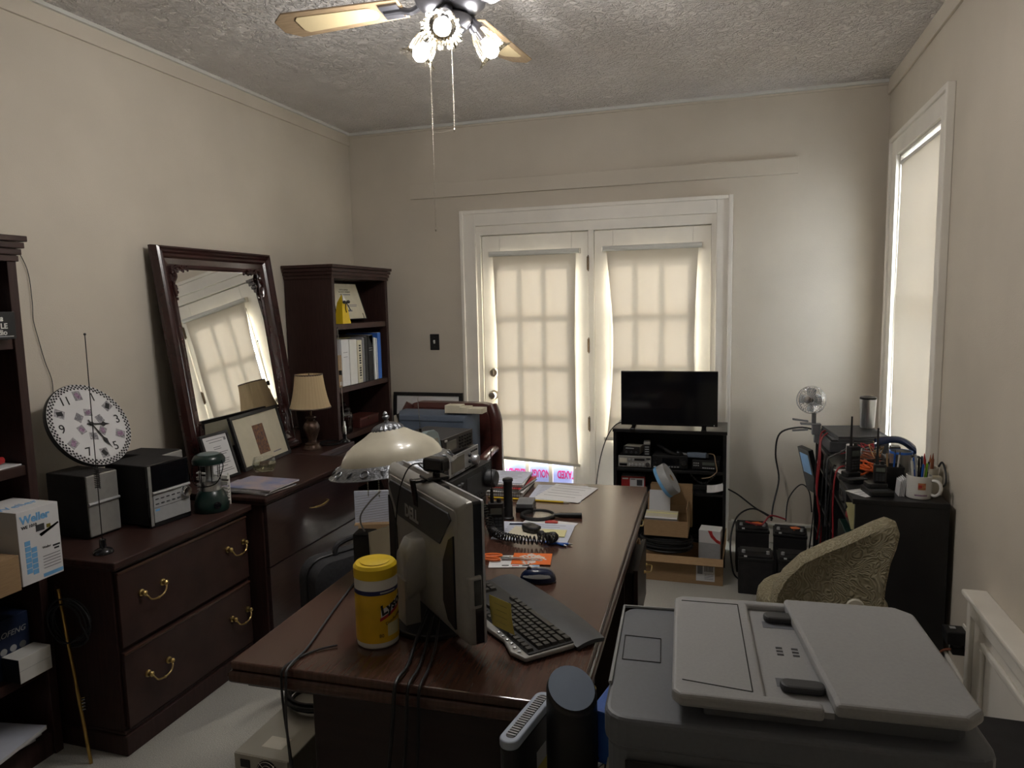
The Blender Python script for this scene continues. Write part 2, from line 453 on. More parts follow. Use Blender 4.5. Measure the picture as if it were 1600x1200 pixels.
def stipple():
    nt = m_ceil.node_tree; b = nt.nodes['Principled BSDF']
    tc = nt.nodes.new('ShaderNodeTexCoord')
    n1 = nt.nodes.new('ShaderNodeTexNoise'); n1.inputs['Scale'].default_value = 26; n1.inputs['Detail'].default_value = 4
    n1.inputs['Roughness'].default_value = 0.62; n1.inputs['Distortion'].default_value = 1.6
    nt.links.new(tc.outputs['Object'], n1.inputs['Vector'])
    rp = nt.nodes.new('ShaderNodeValToRGB')
    rp.color_ramp.elements[0].position = 0.42; rp.color_ramp.elements[1].position = 0.66
    nt.links.new(n1.outputs['Fac'], rp.inputs['Fac'])
    bp = nt.nodes.new('ShaderNodeBump'); bp.inputs['Strength'].default_value = 1.0; bp.inputs['Distance'].default_value = 0.016
    nt.links.new(rp.outputs['Color'], bp.inputs['Height']); nt.links.new(bp.outputs['Normal'], b.inputs['Normal'])
stipple()

# ------------------------------------------------------------------ the room
XL, XR, YB, YF, ZC = -2.68, 0.867, 4.74, -0.95, 2.82
struct(MB().bb(XL-.12, XR+.12, YF-.12, YB+.12, -.1, 0).build('floor', m_carpet))
struct(MB().bb(XL-.12, XR+.12, YF-.12, YB+.12, ZC, ZC+.1).build('ceiling', m_ceil))
struct(MB().bb(XL-.12, XL, YF-.12, YB+.12, 0, ZC).build('wall_left', m_wall))
struct(MB().bb(XL, XR, YF-.12, YF, 0, ZC).build('wall_front', m_wall))
DX0, DX1, DZ = -1.715, -0.09, 2.12
b = MB(); b.bb(XL, DX0, YB, YB+.12, 0, ZC); b.bb(DX1, XR, YB, YB+.12, 0, ZC); b.bb(DX0, DX1, YB, YB+.12, DZ, ZC)
struct(b.build('wall_back', m_wall))
WY0, WY1, WZ0, WZ1 = 3.545, 4.41, 0.70, 2.335
b = MB(); b.bb(XR, XR+.12, YF-.12, WY0, 0, ZC); b.bb(XR, XR+.12, WY1, YB+.12, 0, ZC)
b.bb(XR, XR+.12, WY0, WY1, 0, WZ0); b.bb(XR, XR+.12, WY0, WY1, WZ1, ZC)
struct(b.build('wall_right', m_wall))
# ceiling mouldings: a wall-coloured board with a pale bead against the ceiling
k = 0
for (x0, x1, y0, y1) in ((XL, XL+.014, YF, YB), (XL+.014, XR-.014, YB-.014, YB), (XR-.014, XR, YF, YB)):
    k += 1
    h = .085 if k != 2 else .03
    t = MB(); t.bb(x0, x1, y0, y1, ZC-h, ZC)
    t0 = struct(t.build('trim_%d' % k, m_wall, bevel=.003))
    if k == 1: q = MB().bb(XL+.014, XL+.030, YF, YB-.014, ZC-.016, ZC)
    elif k == 2: q = MB().bb(XL+.030, XR-.014, YB-.030, YB-.014, ZC-.018, ZC)
    else: continue
    q.build('bead', m_trimlight if k == 1 else m_trimlight, t0)
# rail board above the doors
struct(MB().bb(-2.196, .377, YB-.024, YB, 2.325, 2.423).build('trim_4', m_wall, bevel=.002))
# baseboards
def base(nm, *bb):
    struct(MB().bb(*bb).build(nm, m_trimw, bevel=.006))
base('baseboard_left', XL, XL+.016, YF, YB, 0, .125)
base('baseboard_back', DX1+.09, XR, YB-.016, YB, 0, .125)
base('baseboard_right', XR-.016, XR, YF, YB-.016, 0, .125)
base('baseboard_back', XL+.016, DX0-.1, YB-.016, YB, 0, .125)
# outside
struct(MB().bb(-9, 9, YB+.3, 14, -.25, -.15).build('ground_outside', m_ground))

# French doors ----------------------------------------------------------------
cas = MB()
cas.bb(-1.815, DX0+.005, YB-.022, YB, 0, 2.21); cas.bb(DX1-.005, -.006, YB-.022, YB, 0, 2.21); cas.bb(DX0+.005, DX1-.005, YB-.022, YB, 2.115, 2.21)
trim = struct(cas.build('trim_5', m_trimw, bevel=.003))
e = MB()
e.bb(-1.822, -1.797, YB-.036, YB, 0, 2.222); e.bb(-.022, .004, YB-.036, YB, 0, 2.222); e.bb(-1.797, -.022, YB-.036, YB, 2.197, 2.222)
e.build('backband', m_trimw, trim, bevel=.004)
jm = MB()
jm.bb(DX0, DX0+.035, YB, YB+.12, 0, DZ); jm.bb(DX1-.035, DX1, YB, YB+.12, 0, DZ); jm.bb(DX0+.035, DX1-.035, YB, YB+.12, 2.052, DZ); jm.bb(DX0+.036, DX1-.036, YB+.061, YB+.119, 2.02, 2.0515); jm.bb(DX0+.0355, DX0+.06, YB+.061, YB+.119, 0, 2.0195); jm.bb(DX1-.06, DX1-.0355, YB+.061, YB+.119, 0, 2.0195)
jm.bb(-.919, -.882, YB+.008, YB+.060, 0, 2.052)
jm.build('jamb', m_trimw, trim)
MB().bb(-.940, -.861, YB+.0605, YB+.12, 0, 2.0195).build('astragal', m_trimw, trim)
def leaf(n, x0, x1, gx0, gx1, hinge_x, knob_x):
    root = struct(bpy.data.objects.new('door_%d' % n, None)); COL.objects.link(root)
    y0, y1 = YB+.018, YB+.058; zt = 2.044
    gz0, gz1 = .12, 1.845
    f = MB()
    f.bb(x0, gx0, y0, y1, .01, zt); f.bb(gx1, x1, y0, y1, .01, zt)
    f.bb(gx0, gx1, y0, y1, .01, gz0); f.bb(gx0, gx1, y0, y1, gz1, zt)
    f.build('leaf', m_trimw, root, bevel=.003)
    st = MB()
    for (a, b2, c, d) in ((gx0-.015, gx0+.004, gz0-.015, gz1+.015), (gx1-.004, gx1+.015, gz0-.015, gz1+.015)):
        st.bb(a, b2, y0-.006, y0+.004, c, d)
    st.bb(gx0-.015, gx1+.015, y0-.006, y0+.004, gz0-.015, gz0+.004); st.bb(gx0-.015, gx1+.015, y0-.006, y0+.004, gz1-.004, gz1+.015)
    st.build('glazing_bead', m_trimw, root)
    nx, nz = 3, 5; w = (gx1-gx0)/nx; h = (gz1-gz0)/nz; mw = .013
    for i in range(1, nx): MB().bb(gx0+i*w-mw, gx0+i*w+mw, y0+.004, y1-.004, gz0, gz1).build('muntin', m_trimw, root)
    for j in range(1, nz): MB().bb(gx0, gx1, y0+.005, y1-.005, gz0+j*h-mw, gz0+j*h+mw).build('muntin', m_trimw, root)
    p0 = None
    for i in range(nx):
        for j in range(nz):
            loc = (gx0+(i+.5)*w, (y0+y1)/2, gz0+(j+.5)*h)
            if p0 is None: p0 = MB().box((0, 0, 0), (w-2*mw, .004, h-2*mw)).build('pane', m_winglass, root, loc=loc)
            else: share(p0, root, loc)
    if knob_x is not None:
        kb = MB(); R = Matrix.Rotation(PI/2, 4, 'X')
        kb.lathe([(.033, 0), (.033, .006), (.014, .010), (.011, .030), (.026, .036), (.030, .050), (.024, .062), (.012, .066)], 22, mtx=R)
        kb.build('door_knob', m_nickel, root, smooth=True, loc=(knob_x, y0, .93))
        db = MB()
        db.lathe([(.033, 0), (.033, .007), (.027, .013), (.010, .014)], 22, mtx=R)
        db.box((0, -.022, 0), (.008, .016, .030))
        db.build('deadbolt', m_nickel, root, smooth=True, loc=(knob_x, y0, 1.09))
        for hz in (1.834, 1.281, .74, .25):
            hb = MB().cyl((0, -.006, -.045), (0, -.006, .045), .007, n=10); hb.box((-.006, .001, 0), (.012, .004, .09))
            hb.ball((0, -.006, .049), .006, 8, 5); hb.ball((0, -.006, -.049), .006, 8, 5)
            hb.build('hinge', m_brassd, root, loc=(hinge_x, y0, hz))
    return root
leaf(1, -1.676, -.922, -1.548, -1.035, -.920, -1.608)
leaf(2, -.880, -.126, -.755, -.240, -.12, None)
# sign seen through the bottom of the left door
sg = thing('yard_sign', 'pale blue film sign with upside down pink letters outside left door glass', 'sign', (-1.29, YB+.085, .12))
MB().bb(-.275, .275, -.002, .002, .0, .325).build('panel', m_sign, sg)
for s_, y_, z_ in (('TAXED', .185, .238), ('ENOUGH', .0, .238), ('ALREADY', -.185, .238), ('Ohio First Tax', .06, .150)):
    text(s_, .078 if z_ > .2 else .060, m_signred, sg, (y_, -.004, z_), (PI/2, PI, 0), bold=.002, sx=.52 if z_ > .2 else .9)

# roller shades
def door_shade(x0, x1, ztop, zbot, label, bow, slant):
    t = thing('roller_shade', label, 'shade', ((x0+x1)/2, YB, zbot))
    cx = (x0+x1)/2; H = ztop-zbot; W = (x1-x0)
    MB().cyl((-W/2-.008, -.024, H), (W/2+.008, -.024, H), .0175, n=18).build('roller_tube', m_trimlight, t, smooth=True)
    for sx in (-1, 1):
        MB().box((sx*(W/2+.013), -.012, H), (.005, .026, .034)).build('bracket', m_nickel, t)
    def fn(u, v):
        s_ = 2*u-1; d = 1-v
        half = W/2-.012 - bow*math.sin(PI*min(1, d*1.0))*(2.2 if s_ < 0 else 1)
        curl = -.020*abs(s_)**6*math.sin(PI*d) - .004*math.sin(5*PI*d+s_*2)*abs(s_)**2
        return (s_*half, -.020+curl, H*v+slant*s_*d*-1)
    MB().sheet(fn, 24, 36).build('cloth', m_shade, t, smooth=True)
    def fb(u, v): return (-W/2+.012+u*(W-.024), -.020, 0)
    MB().box((0, -.021, .008), (W+.012, .012, .022), rot=(0, math.atan2(slant*2, W), 0)).build('bottom_bar', m_offwhite, t, bevel=.003)
    return t
door_shade(-1.600, -.985, 1.917, .462, 'cream roller shade pulled low over left French door above pink sign', .012, .018)
door_shade(-.808, -.190, 1.922, .640, 'cream roller shade hanging behind the television on right French door', .022, 0)

# right window -----------------------------------------------------------------
wn1 = struct(bpy.data.objects.new('window_1', None)); COL.objects.link(wn1)
c = MB()
c.bb(XR-.02, XR, WY0-.115, WY0, WZ0-.09, WZ1+.095); c.bb(XR-.02, XR, WY1, WY1+.115, WZ0-.09, WZ1+.095)
c.bb(XR-.02, XR, WY0, WY1, WZ1, WZ1+.095); c.bb(XR-.02, XR, WY0, WY1, WZ0-.09, WZ0-.02)
c.build('casing', m_trimw, wn1, bevel=.003)
c = MB()
c.bb(XR-.034, XR, WY0-.13, WY0-.105, WZ0-.09, WZ1+.11); c.bb(XR-.034, XR, WY1+.105, WY1+.13, WZ0-.09, WZ1+.11); c.bb(XR-.034, XR, WY0-.105, WY1+.105, WZ1+.085, WZ1+.11)
c.build('backband', m_trimw, wn1, bevel=.004)
MB().bb(XR-.05, XR+.10, WY0-.02, WY1+.02, WZ0-.03, WZ0).build('window_sill', m_trimw, wn1, bevel=.004)
c = MB(); c.bb(XR, XR+.12, WY0, WY0+.012, WZ0, WZ1); c.bb(XR, XR+.12, WY1-.012, WY1, WZ0, WZ1); c.bb(XR, XR+.12, WY0, WY1, WZ1-.012, WZ1)
c.build('jamb', m_trimw, wn1)
zm = (WZ0+WZ1)/2
for (z0, z1, xo) in ((WZ0, zm+.02, .06), (zm-.02, WZ1-.012, .085)):
    f = MB(); x0, x1 = XR+xo, XR+xo+.025
    f.bb(x0, x1, WY0+.012, WY0+.05, z0, z1); f.bb(x0, x1, WY1-.05, WY1-.012, z0, z1)
    f.bb(x0, x1, WY0+.05, WY1-.05, z0, z0+.05); f.bb(x0, x1, WY0+.05, WY1-.05, z1-.04, z1)
    sash = f.build('sash', m_trimw, wn1)
    ym = (WY0+WY1)/2; zz = (z0+z1)/2
    MB().bb(x0+.004, x1-.004, ym-.010, ym+.010, z0+.05, z1-.04).build('muntin', m_trimw, sash)
    MB().bb(x0+.005, x1-.005, WY0+.05, WY1-.05, zz-.010, zz+.010).build('muntin', m_trimw, sash)
    for (ya, yb_) in ((WY0+.05, ym-.01), (ym+.01, WY1-.05)):
        for (za, zb) in ((z0+.05, zz-.01), (zz+.01, z1-.04)):
            MB().bb((x0+x1)/2-.002, (x0+x1)/2+.002, ya, yb_, za, zb).build('pane', m_winglass, sash)
t = thing('roller_shade', 'tall cream roller shade in side window with bright gap along one edge', 'shade', (XR+.02, 3.93, WZ0+.005))
H = WZ1-.05-WZ0
MB().cyl((0, -.37, H), (0, .465, H), .02, n=18).build('roller_tube', m_white, t, smooth=True)
for sy in (-.3755, .4705): MB().box((0, sy, H), (.03, .005, .04)).build('bracket', m_nickel, t)
def fw(u, v):
    d = 1-v
    y1 = .452-.066*math.sin(PI*min(1, d*1.12))**.7-.015*d
    y0 = -.365
    y = y0+(y1-y0)*u
    return (-.018-.020*u**8*math.sin(PI*d)+.004*math.sin(9*u)*d, y, .02+(H-.02)*v)
MB().sheet(fw, 24, 30).build('cloth', m_shade, t, smooth=True)
MB().bb(-.026, -.012, -.37, .345, .0, .022).build('bottom_bar', m_offwhite, t, bevel=.003)

# light switch
t = thing('light_switch', 'black light switch plate on wall left of the French doors', 'switch', (-2.049, YB, 1.309))
MB().bb(-.036, .036, -.006, 0, -.058, .058).build('plate', m_black, t, bevel=.003)
MB().box((0, -.011, .002), (.010, .014, .022), rot=(.35, 0, 0)).build('toggle', m_white, t)
for zz in (-.033, .033): MB().cyl((0, -.0075, zz), (0, -.006, zz), .0035, n=8).build('screw', m_dgrey, t)

# low panelled wainscot on the right wall close to the camera
ws = struct(bpy.data.objects.new('trim_6', None)); COL.objects.link(ws)
ws.location = (0, 0, 0)
MB().bb(XR-.045, XR-.016, YF, 2.735, .126, .53).build('panel', m_trimw, ws)
f = MB()
f.bb(XR-.062, XR-.045, 2.70, 2.735, 0, .53); f.bb(XR-.062, XR-.045, YF, 2.70, .47, .53)
f.build('frame', m_trimw, ws, bevel=.004)
MB().bb(XR-.080, XR, YF, 2.745, .53, .55).build('cap', m_trimw, ws, bevel=.006)
f = MB(); f.bb(XR-.060, XR-.045, 1.6, 2.60, .40, .425); f.bb(XR-.060, XR-.045, 2.58, 2.605, .15, .40)
f.build('moulding', m_trimw, ws, bevel=.006)

# ================================================================== LEFT SIDE
# ceiling fan --------------------------------------------------------------------
FX, FY = -.906, 2.32
t = thing('ceiling_fan', 'pewter ceiling fan with cane panelled oak blades and three lit bell lights', 'ceiling fan', (FX, FY, 2.82))
MB().lathe([(.02, -.07), (.062, -.03), (.07, 0)], 28).build('canopy', m_fanmetal, t, smooth=True)
MB().cyl((0, 0, -.14), (0, 0, -.06), .013).build('downrod', m_fanmetal, t, smooth=True)
MB().lathe([(.05, -.285), (.085, -.275), (.115, -.25), (.125, -.22), (.12, -.18), (.09, -.15), (.03, -.135)], 36).build('motor_housing', m_fanmetal, t, smooth=True)
MB().lathe([(.02, -.335), (.05, -.33), (.066, -.312), (.07, -.295), (.055, -.285), (.05, -.283)], 30).build('light_kit_hub', m_fanmetal, t, smooth=True)
blade_me = None
def outline(y_half0, y_half1, x0, x1, n=7):
    pts = [(x0, -y_half0), (x1-.05, -y_half1), (x1, -y_half1*.45), (x1, y_half1*.45), (x1-.05, y_half1), (x0, y_half0)]
    return pts
def capsule(x0, x1, r0, r1, n=9):
    p = []
    for i in range(n): a = PI/2+PI*i/(n-1); p.append((x0+r0*math.cos(a), r0*math.sin(a)))
    p += [(x1-.015, -r1), (x1, -r1+.015), (x1, r1-.015), (x1-.015, r1)]
    return p
first = None
for a in (86, 180, 268, 358):
    rr = (math.radians(11), 0, math.radians(a))
    if first is None:
        bl = MB().prism(outline(.052, .072, .17, .66), -.006, .0).build('blade', m_bladewood, t, loc=(0, 0, -.235), rot=rr, bevel=.002)
        ca = MB().prism(capsule(.30, .575, .034, .045), -.0085, -.006).build('cane_panel', m_cane, bl)
        ir = MB(); ir.tube(spl([(.10, 0, .0), (.14, 0, -.02), (.18, 0, -.012), (.24, 0, -.012)]), .012, 8); ir.box((.215, 0, -.010), (.07, .075, .006))
        ir = ir.build('blade_iron', m_fanmetal, bl, smooth=True)
        first = (bl, ca, ir)
    else:
        b2 = share(first[0], t, (0, 0, -.235), rr)
        share(first[1], b2); share(first[2], b2)
bulbs = []
for i, a in enumerate((280, 160, 44)):
    R = Matrix.Rotation(math.radians(a), 4, 'Z') @ Matrix.Translation((.072, 0, -.293)) @ Matrix.Rotation(math.radians(180-42), 4, 'Y')
    arm = MB().lathe([(.018, -.03), (.020, .012), (.024, .02), (.024, .034)], 16).build('lamp_arm', m_fanmetal, t, smooth=True, mtx=R)
    def fl(i_, th): return 1+(.035*math.cos(24*th) if i_ > 1 else .01*math.cos(24*th)) + (.05*math.cos(12*th) if i_ > 6 else 0)
    pr = [(.024, .034), (.030, .045), (.037, .062), (.041, .08), (.043, .098), (.046, .112), (.053, .124), (.063, .132), (.0655, .134)]
    MB().lathe(pr, 96, flute=fl, cap=False).build('bell_shade', m_bellglass, arm, smooth=True)
    MB().lathe([(.008, .066), (.012, .074), (.022, .086), (.028, .100), (.028, .114), (.019, .130), (.006, .137)], 20).build('bulb', m_bulb, arm, smooth=True)
    MB().lathe([(.013, .030), (.014, .066), (.010, .068)], 16).build('socket', m_fanmetal, arm, smooth=True)
    ld = bpy.data.lights.new('bulb_light', 'POINT'); ld.energy = BULB_W; ld.color = (1.0, 0.965, 0.93); ld.shadow_soft_size = .03
    lo = bpy.data.objects.new('bulb_light', ld); COL.objects.link(lo); lo.parent = arm; lo.location = (0, 0, .155)
def chain(nm, x, y, z0, z1, extra=None):
    ch = MB(); n = int((z1-z0)/.0055)
    for i in range(n):
        zz = z1-(i+.5)*(z1-z0)/n
        ch.ball((x, y, zz), .0021, 6, 4)
    ch.ball((x, y, z0-.004), .004, 8, 5, (1, 1, 1.6))
    ch.cyl((x, y, z0), (x, y, z1), .0006, n=4)
    if extra: ch.tube(extra, .0007, 4)
    o = ch.build(nm, m_nickel, t, loc=(-FX, -FY, -2.82)); return o
chain('pull_chain', -.958, 2.255, 1.835, 2.50)
chain('pull_chain', -.898, 2.30, 2.165, 2.46, spl([(-.898, 2.30, 2.163), (-.915, 2.29, 2.158), (-.935, 2.275, 2.152), (-.957, 2.256, 2.150)]))

# lateral file cabinets -----------------------------------------------------------
def bail(parent, y, z, x, w=.125):
    h = MB()
    h.tube(spl([(0, -w/2+.012, -.003), (.022, -w/2+.016, -.010), (.026, -w*.25, -.030), (.028, 0, -.036), (.026, w*.25, -.030), (.022, w/2-.016, -.010), (0, w/2-.012, -.003)], 5), .0032, 8)
    h.ball((.028, 0, -.036), .0055, 8, 6)
    for s_ in (-1, 1):
        h.lathe([(.013, 0), (.013, .004), (.009, .007), (.008, .016), (.010, .020), (.005, .025)], 14, mtx=Matrix.Translation((0, s_*(w/2-.012), 0)) @ Matrix.Rotation(PI/2, 4, 'Y'))
    return h.build('handle', m_brass, parent, smooth=True, loc=(x, y, z))
c1 = thing('file_cabinet', 'dark mahogany two drawer lateral file holding stereo, clock and lantern', 'cabinet', (-2.33, 2.20, 0))
g = MB(); g.bb(-.31, .285, -.355, .35, .02, .69); g.build('body', m_woodd, c1)
g = MB(); g.bb(-.32, .320, -.37, .365, .694, .72); g.bb(-.315, .310, -.362, .357, .684, .694); g.build('top', m_wood, c1, bevel=.010, seg=3)
g = MB(); g.bb(-.31, .300, -.362, .357, 0, .075); g.bb(-.305, .292, -.358, .353, .075, .09); g.build('plinth', m_woodd, c1, bevel=.004)
for (z0, z1, hz) in ((.398, .676, .565), (.098, .380, .256)):
    d = MB().bb(.285, .302, -.345, .342, z0, z1).build('drawer', m_wood, c1, bevel=.002)
    MB().bb(.300, .306, -.345, .342, z1-.012, z1).build('drawer_lip_highlight', m_desk, d, bevel=.003)  # lip in lighter wood, its highlight painted in by colour
    for y in (-.198, .265): bail(d, y, hz, .302)
c2 = thing('file_cabinet', 'purplish sheened lateral file with thin pulls under leaning mirror', 'cabinet', (-2.29, 3.00, 0))
g = MB(); g.bb(-.33, .315, -.415, .410, .0, .72); g.build('body', m_woodd, c2)
g = MB(); g.bb(-.34, .350, -.43, .425, .726, .75); g.bb(-.335, .340, -.425, .420, .712, .726); g.build('top', m_wood, c2, bevel=.008, seg=3)
for (z0, z1, hz) in ((.425, .708, .605), (.11, .420, .31)):
    d = MB().bb(.315, .334, -.405, .400, z0, z1).build('drawer', m_wood2, c2, bevel=.002)
    h = MB(); h.tube(spl([(.334, -.075, hz), (.350, -.068, hz), (.356, -.03, hz-.004), (.357, .0, hz-.006), (.356, .03, hz-.004), (.350, .068, hz), (.334, .075, hz)], 4), [.003]*6+[.005]*6+[.006]*6+[.005]*6+[.003]*1, 8)
    h.build('handle', m_brass, d, smooth=True)
c3 = thing('side_cabinet', 'narrow dark wooden cabinet carrying the bronze lamp beside tall bookcase', 'cabinet', (-2.44, 3.635, 0))
g = MB(); g.bb(-.215, .205, -.195, .190, 0, .72); g.build('body', m_woodd, c3)
MB().bb(-.22, .225, -.20, .195, .722, .75).build('top', m_wood, c3, bevel=.005)
MB().bb(.205, .220, -.185, .180, .05, .70).build('door', m_wood, c3, bevel=.002)

# tall bookcases --------------------------------------------------------------------
def bookcase(name, label, x0, x1, y0, y1, shelves):
    t = thing(name, label, 'bookcase', (x0, y0, 0))
    D = x1-x0; W = y1-y0
    th = .032
    for (a, b_) in ((0, th), (W-th, W)): MB().bb(0, D, a, b_, 0, 1.76).build('side_panel', m_woodd, t, bevel=.002)
    MB().bb(0, .008, th, W-th, .06, 1.76).build('back_panel', m_woodd, t)
    MB().bb(0, D-.01, th, W-th, .0, .085).build('plinth', m_woodd, t)
    MB().bb(0, D, 0, W, 1.755, 1.775).build('top', m_wood, t)
    cr = MB()
    for i in range(4): cr.bb(D-.02, D+.006+i*.007, -.006-i*.007, W+.006+i*.007, 1.752+i*.022, 1.771+i*.022)
    for i in range(4):
        cr.bb(.0, D-.02, -.006-i*.007, .01, 1.752+i*.022, 1.771+i*.022); cr.bb(.0, D-.02, W-.01, W+.006+i*.007, 1.752+i*.022, 1.771+i*.022)
    cr.bb(0, D+.004, -.002, W+.002, 1.752, 1.836)
    cr.build('crown', m_wood, t, bevel=.002)
    for z in shelves: MB().bb(.008, D-.008, th, W-th, z-.036, z).build('shelf', m_wood, t, bevel=.003)
    return t
bookcase('bookcase', 'tall mahogany bookcase in far corner holding binders and certificate', -2.672, -2.335, 3.85, 4.585, (1.470, 1.070, .760, .42))
bookcase('bookcase', 'tall mahogany bookcase at left edge full of radio boxes', -2.672, -2.300, 1.05, 1.815, (1.495, 1.062, .700, .340))

# mirror -------------------------------------------------------------------------------
MH, MW = 1.147, .880
mt = thing('mirror', 'large carved dark wood mirror leaning on wall above file cabinet', 'mirror', (-2.487, 3.1845, .752))
tilt = math.atan2(.150, 1.13)
mt.rotation_euler = (0, -tilt, 0)
# local frame: face looks along +X, width along Y, height along Z
def ring(w0, h0, w1, h1, x0, x1):
    b_ = MB(); hw0, hw1 = w0/2, w1/2
    zc0, zc1 = (MH-h0)/2, (MH-h1)/2
    o = [(-hw0, zc0), (hw0, zc0), (hw0, MH-zc0), (-hw0, MH-zc0)]
    i_ = [(-hw1, zc1), (hw1, zc1), (hw1, MH-zc1), (-hw1, MH-zc1)]
    vs = [(x0, y, z) for y, z in o]+[(x1, y, z) for y, z in i_]+[(-.004, y, z) for y, z in o]+[(-.004, y, z) for y, z in i_]
    fs = []
    for k in range(4):
        j = (k+1) % 4
        fs += [(k, j, 4+j, 4+k), (8+j, 8+k, 12+k, 12+j), (k, 8+k, 8+j, j), (4+k, 4+j, 12+j, 12+k)]
    return b_.add(vs, fs)
fr = MB()
steps = [(.880, .010), (.866, .040), (.846, .046), (.832, .034), (.812, .042), (.796, .030), (.775, .030), (.755, .020), (.700, .012), (.672, .016), (.655, .008)]
for q in range(len(steps)-1):
    (w0, x0), (w1, x1) = steps[q], steps[q+1]
    r_ = ring(w0, w0+MH-MW, w1, w1+MH-MW, x0, x1); fr.add(r_.v, r_.f)
fr.build('frame', m_mirframe, mt)
MB().bb(-.004, .004, -.335, .335, MH/2-.335-(MH-MW)/2+.0, MH/2+.335+(MH-MW)/2).build('glass', m_mirror, mt)
MB().bb(-.012, -.004, -.43, .43, .01, MH-.01).build('backing', m_blackm, mt)
for sy in (-1, 1):
    for sz in (0, 1):
        z0 = MH-.10 if sz else .10; dz = -1 if sz else 1
        cv = MB(); rnd = random.Random(3)
        for q in range(26):
            f_ = q/25; arm = q % 2
            yy = sy*(.345-(.10*f_ if arm else 0)-rnd.uniform(0, .018)); zz = z0+dz*((.15*f_ if not arm else 0)+rnd.uniform(0, .018))
            cv.ball((.018, yy, zz), .011-.004*f_, 8, 5, (.8, 1, 1.2))
        cv.tube(spl([(.022, sy*.335, z0+dz*.01), (.026, sy*.325, z0+dz*.05), (.022, sy*.345, z0+dz*.09), (.018, sy*.337, z0+dz*.15)]), .006, 6)
        cv.tube(spl([(.022, sy*.335, z0+dz*.01), (.026, sy*.30, z0+dz*.0), (.022, sy*.27, z0+dz*.015), (.018, sy*.23, z0+dz*.0)]), .006, 6)
        cv.build('corner_carving', m_mirframe, mt, smooth=True)

# stereo: speakers and receiver ------------------------------------------------------------
def speaker(label, loc, rz):
    t = thing('stereo_speaker', label, 'speaker', loc, rz, 'pair of stereo speakers')
    # front looks along +X
    MB().bb(-.21, -.004, -.068, .068, 0, .245).build('cabinet', m_blackm, t, bevel=.004)
    MB().bb(-.004, .006, -.066, .066, .008, .243).build('grille', m_silver, t, bevel=.004)
    MB().cyl((.008, -.066, .135), (.008, .066, .135), .006, n=10).build('trim_bar', m_silverb, t, smooth=True)
speaker('silver fronted stereo speaker under the clock, left of the receiver', (-2.305, 2.075, .72), -4)
speaker('silver fronted stereo speaker half hidden behind receiver and lantern', (-2.325, 2.455, .72), 4)
t = thing('stereo_receiver', 'silver and black compact stereo receiver with chrome volume knob', 'stereo', (-2.17, 2.268, .72), -6)
MB().bb(-.24, -.008, -.095, .095, .008, .250).build('case', m_blackm, t, bevel=.004)
MB().bb(-.010, .004, -.098, .098, .0, .252).build('faceplate', m_blackg, t, bevel=.003)
MB().bb(.003, .006, -.082, .092, .150, .248).build('display_window', m_screen, t)
MB().cyl((.008, -.085, .140), (.008, .095, .140), .006, n=10).build('trim_bar', m_silverb, t, smooth=True)
MB().bb(.003, .007, -.082, .094, .020, .132).build('control_panel', m_lgrey, t, bevel=.002)
MB().bb(-.004, .0055, -.097, -.084, .01, .25).build('side_strip', m_silver, t)
MB().lathe([(.022, 0), (.022, .012), (.019, .017), (.004, .018)], 22, mtx=Matrix.Translation((.007, .072, .112)) @ Matrix.Rotation(PI/2, 4, 'Y')).build('volume_knob', m_chrome, t, smooth=True)
b0 = None
for r_ in range(2):
    for q in range(5):
        loc = (.008, -.066+q*.026, .114-.020*r_)
        if b0 is None: b0 = MB().box((0, 0, 0), (.002, .014, .004)).build('button', m_dgrey, t, loc=loc)
        else: share(b0, t, loc)
MB().bb(.0072, .0078, -.08, .09, .0795, .081).build('seam', m_dgrey, t)
MB().bb(.0072, .0078, -.076, -.056, .066, .074).build('blue_badge', m_lblue, t)

# wall clock leaning on the speakers -----------------------------------------------------
ck = thing('wall_clock', 'round white clock with checked rim and floral squares leaning over stereo', 'clock', (-2.462, 2.19, 1.128))
ck.rotation_euler = (0, -math.radians(27), 0)       # face looks along +X
RX = Matrix.Rotation(PI/2, 4, 'Y')
CR = .180
MB().lathe([(CR-.01, -.022), (CR, -.016), (CR, -.004), (CR-.004, 0)], 64, mtx=RX).build('case', m_black, ck, smooth=True)
MB().lathe([(CR-.003, 0), (CR-.003, .002)], 64, mtx=RX).build('dial', m_paper, ck)
chk = MB()
for ringi, rr in enumerate((.1725, .1655, .1585)):
    n = 60
    for q in range(n):
        a = 2*PI*(q+.5*(ringi % 2))/n; s_ = .0054
        chk.add([(.0026, (rr)*math.cos(a+da), (rr)*math.sin(a+da)) if dr == 0 else (.0026, (rr+dr)*math.cos(a), (rr+dr)*math.sin(a)) for da, dr in ((.036, 0), (0, s_), (-.036, 0), (0, -s_))], [(0, 1, 2, 3), (3, 2, 1, 0)])
o = chk.build('checked_rim', m_ink, ck); o['kind'] = 'stuff'
for n in range(1, 13):
    a = PI/2-2*PI*n/12; R_ = .128
    y, z = R_*math.cos(a), R_*math.sin(a)
    if n % 2:
        text(str(n), .052, m_ink, ck, (.0028, y, z), (PI/2, 0, PI/2), name='numeral')
    else:
        MB().box((.0025, y, z), (.001, .034, .040), rot=(a-PI/2, 0, 0)).build('floral_square', m_floral, ck)
        MB().box((.0031, y, z), (.0008, .018, .026), rot=(a-PI/2+.5, 0, 0)).build('floral_centre', m_purple if n % 4 == 0 else m_ink, ck)
